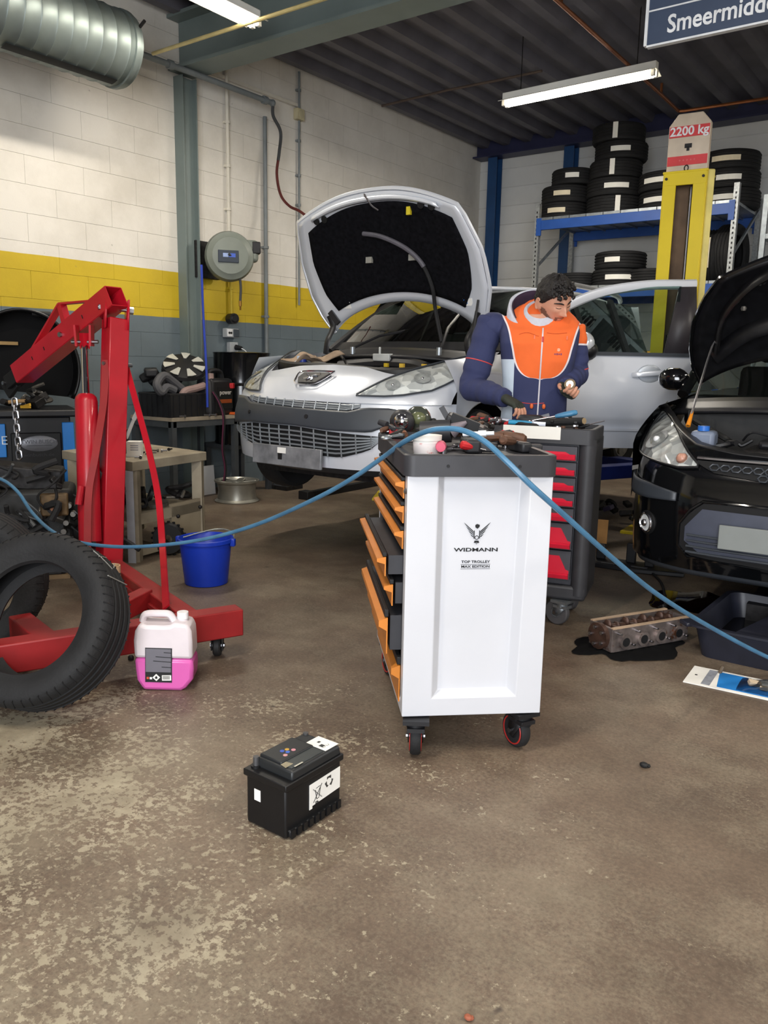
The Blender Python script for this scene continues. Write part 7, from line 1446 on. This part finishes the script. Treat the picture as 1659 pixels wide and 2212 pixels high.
# ================================================================ FLOOR THINGS IN FRONT AND RIGHT
# car battery
bt0 = V((-1.487, 1.60, 0)); bat = thing('car_battery', 'black car battery with white recycling label on the bare floor', 'car battery', bt0)
CASE = mat('battery_case', (16, 16, 18), .45, var=.15); LIDM = mat('battery_lid', (34, 36, 38), .42, var=.1)
bw, bl = .166, .246
obj('case', MB().box((0, 0, .078), (bw-.014, bl-.012, .152)), CASE, bat, bevel=.006); obj('foot_ledge', MB().box((0, 0, .016), (bw+.004, bl-.03, .022)), CASE, bat, bevel=.004)
for k in range(9): obj('foot_rib', MB().box((bw/2+.003, -.098+k*.0245, .016), (.006, .015, .024)), CASE, bat)
obj('lid_flange', MB().box((0, 0, .156), (bw, bl, .020)), CASE, bat, bevel=.003); ld = obj('lid', MB().box((.006, .012, .178), (bw-.022, bl-.036, .028), taper=.96), LIDM, bat, bevel=.006)
obj('raised_lid', MB().box((-.020, -.01, .193), (.085, .135, .012)), LIDM, ld, bevel=.004); obj('lid_window', MB().box((.032, -.012, .1925), (.058, .13, .004)), mat('lid_panel', (58, 62, 62), .35), ld, bevel=.002)
for x, y in ((-.060, -.094), (-.052, .105)): po = obj('terminal', MB().cyl((x, y, .165), (x, y, .197), .0095, .0085, n=18), mat('lead_grey', (92, 92, 94), .45, .6), bat); obj('terminal_base', MB().cyl((x, y, .165), (x, y, .172), .015, n=18), CASE, po)
l1 = obj('white_label', MB().box((.028, .088, .1935), (.078, .058, .0012)), PAPER, ld)
for dx, dy, a, b in ((.01, -.012, .02, .014), (-.012, .0, .012, .01)): obj('label_print', MB().box((.028+dx, .088+dy, .1944), (a*.7, b, .0005)), mat('print_dark', (60, 62, 62), .6), l1)
for k in range(4): obj('handwriting', MB().box((.048, .07+.008*k, .1944), (.008, .0014, .0005), rot=(0, 0, .4*(-1)**k)), mat('pen_grey', (110, 110, 108), .6), l1)
for (x, y), c in zip(((-.022, -.028), (-.018, -.012), (-.006, -.022), (.002, -.040), (-.002, -.002)), ((64, 90, 180), (190, 150, 60), (64, 100, 190), (206, 150, 150), (206, 140, 150))): obj('warning_dot', MB().cyl((x, y, .199), (x, y, .2), .0065, n=16), mat('dot%d_%d' % (c[0], c[1]), c, .5), ld)
for k in range(5): obj('lid_text', MB().box((.046-.006*k*.8, -.072+.0, .1952), (.003, .030-.002*k, .0005)), mat('print_sand', (176, 164, 136), .6), ld)
for k in range(2): obj('lid_text', MB().box((.062, -.05+.0*k, .1952), (.005, .034, .0005)), mat('print_pale', (190, 186, 170), .6), ld) if k == 0 else None
Mx = TM((bw/2-.006, .05, .088), Matrix(((0, 0, 1), (1, 0, 0), (0, 1, 0))))   # local x -> +Y, y -> +Z, z -> +X
lf = obj('recycling_label', MB().prism([(-.072, -.040), (-.060, -.040), (-.060, -.032), (.062, -.026), (.062, .040), (-.072, .036)], 0, .0012, Mx), PAPER, bat, smooth=None)
def ln2(a, b, w): return MB().bar(Mx @ V((*a, .0018)), Mx @ V((*b, .0018)), .0008, w)
for a, b, w in (((-.058, .018), (-.020, -.020), .0022), ((-.020, .022), (-.056, -.024), .0018), ((-.045, .016), (-.028, .018), .0016), ((-.048, .012), (-.042, -.018), .0016), ((-.026, .014), (-.032, -.014), .0016), ((-.042, -.018), (-.032, -.016), .0016)): obj('crossed_bin_line', ln2(a, b, w), INK, lf, smooth=None)
for k in range(3):
    a = PI/2+k*2*PI/3; c = (.012+.012*math.cos(a), .014+.012*math.sin(a)); t_ = a+PI/2
    obj('recycling_arrow', MB().prism([(c[0]+.010*math.cos(t_+w)*s, c[1]+.010*math.sin(t_+w)*s) for w, s in ((-.45, 1), (.45, 1), (.2, .2), (PI-.5, 1), (PI+.5, 1))], .0012, .0018, Mx), mat('print_ink_grey', (62, 60, 58), .6), lf, smooth=None)
letters('lettering', 'Pb', .016, INK, lf, Mx @ TM((-.040, -.030, .0012)))
obj('side_label', MB().box((-.032, -bl/2+.0055, .098), (.024, .0012, .034)), PAPER, bat)
# blue air hose arching over the trolleys
hp3 = [(-70, 1015, 4.5), (0, 1034, 4.36), (38, 1062, 4.25), (70, 1108, 4.15), (112, 1147, 4.0), (165, 1170, 3.9), (250, 1181, 3.85), (345, 1178, 3.8), (450, 1163, 3.7), (560, 1131, 3.5), (680, 1078, 3.2), (760, 1034, 3.0), (830, 986, 2.85), (872, 955, 2.70), (918, 933, 2.58), (958, 926, 2.52), (1000, 930, 2.47), (1046, 953, 2.42), (1095, 997, 2.38), (1150, 1051, 2.38), (1225, 1118, 2.48), (1320, 1203, 2.68), (1420, 1284, 2.95), (1530, 1352, 3.2), (1659, 1420, 3.42), (1800, 1478, 3.5)]
hpw = [D(*p) for p in hp3]; end = hpw[-1]; hpw += [V((end.x+.25, end.y-.02, .03)), V((end.x+.8, end.y-.2, .012))]
one('blue_air_hose', MB().tube([p-hpw[0] for p in spline(hpw, 8)], .0088, 10), mat('air_hose_blue', (74, 122, 156), .38, var=.15, scale=12), 'long blue air hose looping from the engine over the white trolley to the right', 'hose', loc=hpw[0])
# cylinder head on a black rag
hA, hB = V((-1.335, 3.494, 0)), V((-1.105, 3.945, 0)); hdir = (hB-hA).normalized(); hrz = math.atan2(hdir.y, hdir.x)
ch = thing('cylinder_head', 'rusty aluminium cylinder head lying on a black cloth on the floor', 'cylinder head', hA.lerp(hB, .5)+V((0, 0, .012)), rz=hrz); Lh = .46; HMET = mat('oily_cast_aluminium', (150, 138, 134), .38, .6, var=.3, scale=16, spot=(96, 62, 44), spot_t=.58, spot_s=10)
RUSTY = mat('rusty_oily_brown', (84, 60, 50), .5, .3, var=.3, scale=20)
# local: x along, -y towards camera-right; near face at y=-.075
cmb = MB()
for s in (-1, 1): cmb.box((0, s*.07, .055), (Lh, .016, .11))
for s in (-1, 1): cmb.box((s*Lh/2, 0, .055), (.016, .15, .11))
obj('casting', cmb.box((0, 0, .03), (Lh, .15, .05)), HMET, ch); obj('gasket_face', MB().box((0, .07, .112), (Lh+.01, .018, .006)).box((0, -.07, .112), (Lh+.01, .018, .006)), mat('gasket_tan', (176, 150, 124), .5), ch)
for k in range(4):
    x = -.165+.11*k; obj('cam_bearing', MB().box((x, 0, .075), (.028, .12, .05)), RUSTY, ch, bevel=.006)
    pf = obj('exhaust_port_flange', MB().cyl((x, -.078, .045), (x, -.092, .045), .034, n=20), HMET, ch); obj('exhaust_port', MB().cyl((x, -.092, .045), (x, -.0935, .045), .021, n=20), INK, pf)
    for s in (-1, 1): obj('stud', MB().cyl((x+s*.042, -.078, .06-.03*s), (x+s*.042, -.105, .06-.03*s), .006, n=8), STEEL, ch)
obj('camshaft', MB().cyl((-Lh/2+.02, .01, .09), (Lh/2-.02, .01, .09), .014, n=12), RUSTY, ch)
for k in range(8): x = -.19+.054*k; obj('cam_lobe', MB().ball((x, .01, .095+.008*(-1)**k), (.012, .024, .026), 12), RUSTY, ch)
ef = obj('end_flange', MB().cyl((-Lh/2-.008, .0, .06), (-Lh/2-.03, .0, .06), .062, n=24), RUSTY, ch)
for a in range(5): obj('flange_bolt', MB().cyl((-Lh/2-.03, .042*math.cos(a*1.256), .06+.042*math.sin(a*1.256)), (-Lh/2-.04, .042*math.cos(a*1.256), .06+.042*math.sin(a*1.256)), .009, n=8), STEEL, ef)
random.seed(4)
cl_ = MB(); ring = []
for i in range(48):
    a = 2*PI*i/48; rr = 1+.16*math.sin(3*a+.6)+.10*math.sin(7*a)+random.uniform(-.04, .04); ring.append((.32*rr*math.cos(a), .18*rr*math.sin(a)))
rs = [[(x*k, y*k, .004+.010*random.random()*(k < .95)) for x, y in ring] for k in (1, .9, .75, .55, .3)]
cl_.rings(rs, True, False); cl_.add([(x*.3, y*.3, .008) for x, y in ring], [tuple(range(48))])
one('black_cloth', cl_, mat('black_cloth', (9, 9, 11), .9, var=.3, scale=30, spec=.2), 'crumpled black cloth spread under the cylinder head', 'cloth', loc=hA.lerp(hB, .47)+V((.0, -.02, 0)), rot=(0, 0, hrz+.1), smooth=50)
# drip pan, oil puddle, blister card
px0, px1, py0, py1, pz = -.985, -.30, 3.69, 4.42, .155
pan = thing('drip_pan', 'large black plastic oil drip pan under the black hatchback', 'drip pan', V(((px0+px1)/2, (py0+py1)/2, 0))); PANM = mat('pan_plastic', (40, 42, 54), .4, var=.2, scale=8, spot=(86, 88, 104), spot_t=.66, spot_s=7)
def rrect(hx, hy, r, n=5):
    o = []
    for cx, cy, a in ((hx-r, hy-r, 0), (-hx+r, hy-r, PI/2), (-hx+r, -hy+r, PI), (hx-r, -hy+r, 3*PI/2)):
        for i in range(n+1): o.append((cx+r*math.cos(a+PI/2*i/n), cy+r*math.sin(a+PI/2*i/n)))
    return o
hx_, hy2 = (px1-px0)/2, (py1-py0)/2
pm_ = MB(); pm_.rings([[(x, y, z) for x, y in rrect(a, b, .06)] for a, b, z in ((hx_-.04, hy2-.04, 0), (hx_-.01, hy2-.01, pz-.01), (hx_+.012, hy2+.012, pz-.01), (hx_+.012, hy2+.012, pz), (hx_-.015, hy2-.015, pz), (hx_-.05, hy2-.05, .012))]); obj('pan_shell', pm_, PANM, pan, smooth=40)
obj('oil_surface', MB().prism(rrect(hx_-.046, hy2-.046, .05), .03, .034), mat('dirty_oil', (10, 8, 8), .06, var=.1), pan); obj('divider', MB().bar((-.1, -hy2+.03, .12), (.02, hy2-.03, .12), .01, .16, x=(0, 0, 1)), PANM, pan); obj('spout', MB().box((-hx_-.01, -hy2+.06, pz-.012), (.08, .07, .02), rot=(0, 0, .8)), PANM, pan, bevel=.006)
pu = MB(); pc = G(1535, 1312, 0); ring = []
for i in range(40):
    a = 2*PI*i/40; rr = 1+.2*math.sin(2*a+1)+.12*math.sin(5*a); ring.append((.19*rr*math.cos(a), .28*rr*math.sin(a)))
pu.rings([[(x, y, .0015) for x, y in ring], [(x*.93, y*.93, .004) for x, y in ring]], True, True)
one('oil_puddle', pu, mat('red_brown_oil', (20, 8, 8), .05, var=.2), 'dark reddish oil puddle on the floor behind the drip pan', 'puddle', loc=V((pc.x-.12, pc.y+.05, 0)))
cA, cB, cC = G(1475, 1474), G(1493, 1437), G(1659, 1514)
cdx = (cC-cA).normalized(); crd = thing('blister_card', 'blue and white product card with torn clear blister on the floor at the right', 'packaging', cA, rz=math.atan2(cdx.y, cdx.x))
obj('card', MB().box((.30, .11, .003), (.60, .22, .004)), PAPER, crd); obj('blue_print', MB().prism([(.13, .02), (.40, .02), (.22, .20), (.11, .20)], .0055, .0062), mat('card_blue', (36, 128, 206), .5), crd, smooth=None)
obj('grey_print', MB().box((.085, .11, .0058), (.035, .19, .0006)), mat('card_grey', (150, 154, 164), .6, var=.2, scale=40), crd); obj('hang_hole', MB().cyl((.03, .11, .0052), (.03, .11, .0058), .006, n=12), INK, crd)
bl_ = MB(); bl_.grid(lambda u, v: (.20+.34*u, .03+.17*v, .006+.035*math.sin(PI*u)*math.sin(PI*v)*(1+.3*math.sin(14*u+5*v))), 20, 10); obj('blister', bl_, glass_mat('clear_blister', (225, 230, 235), 1.0, .08), crd); obj('blister_bits', MB().box((.26, .12, .018), (.05, .025, .016), rot=(.3, .2, .5)).box((.30, .09, .016), (.03, .02, .014)), mat('bit_sand', (196, 176, 150), .5), crd); obj('twist_tie', MB().cyl((.11, .19, .006), (.12, .2, .035), .008, n=8), mat('tie_brown', (96, 82, 66), .6), crd)
# black suspension part, hose, cardboard and scrap behind the red trolley
sc_ = thing('plastic_undertray', 'black plastic undertray part lying on the floor under the corner of the black car', 'car part', G(1352, 1226), rz=.1)
obj('plate', MB().prism([(-.34, -.03), (-.2, -.11), (.1, -.12), (.38, -.05), (.22, .03), (.1, .10), (-.15, .10), (-.3, .06)], .0, .03), BLACKP, sc_, bevel=.006)
for x, y, h_ in ((-.18, .04, .10), (.02, .04, .13), (.15, .0, .12)): obj('bracket', MB().box((x, y, .03+h_/2), (.06, .04, h_)), BLACKP, sc_, bevel=.006)
obj('slot', MB().box((.10, -.06, .031), (.10, .025, .003)).box((-.10, -.07, .031), (.09, .02, .003)), mat('slot_grey', (84, 82, 84), .6), sc_)
cb0 = G(1410, 1242); one('black_cable', MB().tube(spline([V((0, 0, .008)), G(1428, 1262)-cb0+V((0, 0, .008)), G(1436, 1290)-cb0+V((0, 0, .008)), G(1437, 1318)-cb0+V((0, 0, .008))], 6), .008, 7), INK, 'short black cable curling over the floor beside the cylinder head', 'cable', loc=cb0)
pf_ = thing('steel_pipe_stub', 'short dark steel pin standing behind the cylinder head', 'pin', G(1438, 1330)); obj('pin', MB().cyl((0, 0, 0), (-.02, .01, .055), .012, n=10), DARKST, pf_); obj('collar', MB().cyl((0, 0, 0), (0, 0, .012), .02, n=12), DARKST, pf_)
cw = thing('cardboard_wedge', 'tan cardboard piece propped behind the red trolley wheel', 'cardboard', G(1282, 1188)+V((-.03, .02, 0)), rz=.3); obj('sheet', MB().box((0, 0, .11), (.22, .012, .22), rot=(-.25, 0, 0)), mat('cardboard_tan', (206, 150, 84), .7), cw); obj('flap', MB().box((.02, -.06, .008), (.2, .10, .006)), mat('cardboard_tan', (206, 150, 84), .7), cw)
junk('floor_scrap', 'heap of dark suspension parts on the floor between red trolley and black car', 'car parts', G(1330, 1128)+V((.0, .15, 0)), 16, (.32, .22, .10), 14, (DARKST, BLACKP, ENGB, mat('purple_grey_part', (74, 66, 90), .5), INK), 0)
one('floor_pebble', MB().ball((0, 0, .008), (.016, .012, .009), 10).ball((.012, .006, .006), (.008, .008, .006), 8), INK, 'small dark lump of dirt on the open floor right of the white trolley', 'debris', loc=G(1391, 1657))
one('floor_pebble', MB().ball((0, 0, .006), (.009, .007, .006), 10).ball((.006, .004, .005), (.005, .005, .005), 8), mat('rust_crumb', (150, 84, 60), .7), 'tiny rust coloured crumb at the bottom edge of the floor', 'debris', loc=G(1011, 2203))
one('floor_pebble', MB().ball((0, 0, .012), (.014, .012, .012), 10).box((.0, 0, .01), (.018, .018, .016)), INK, 'small black cap on the floor left of the pink can', 'debris', loc=G(283, 1426))
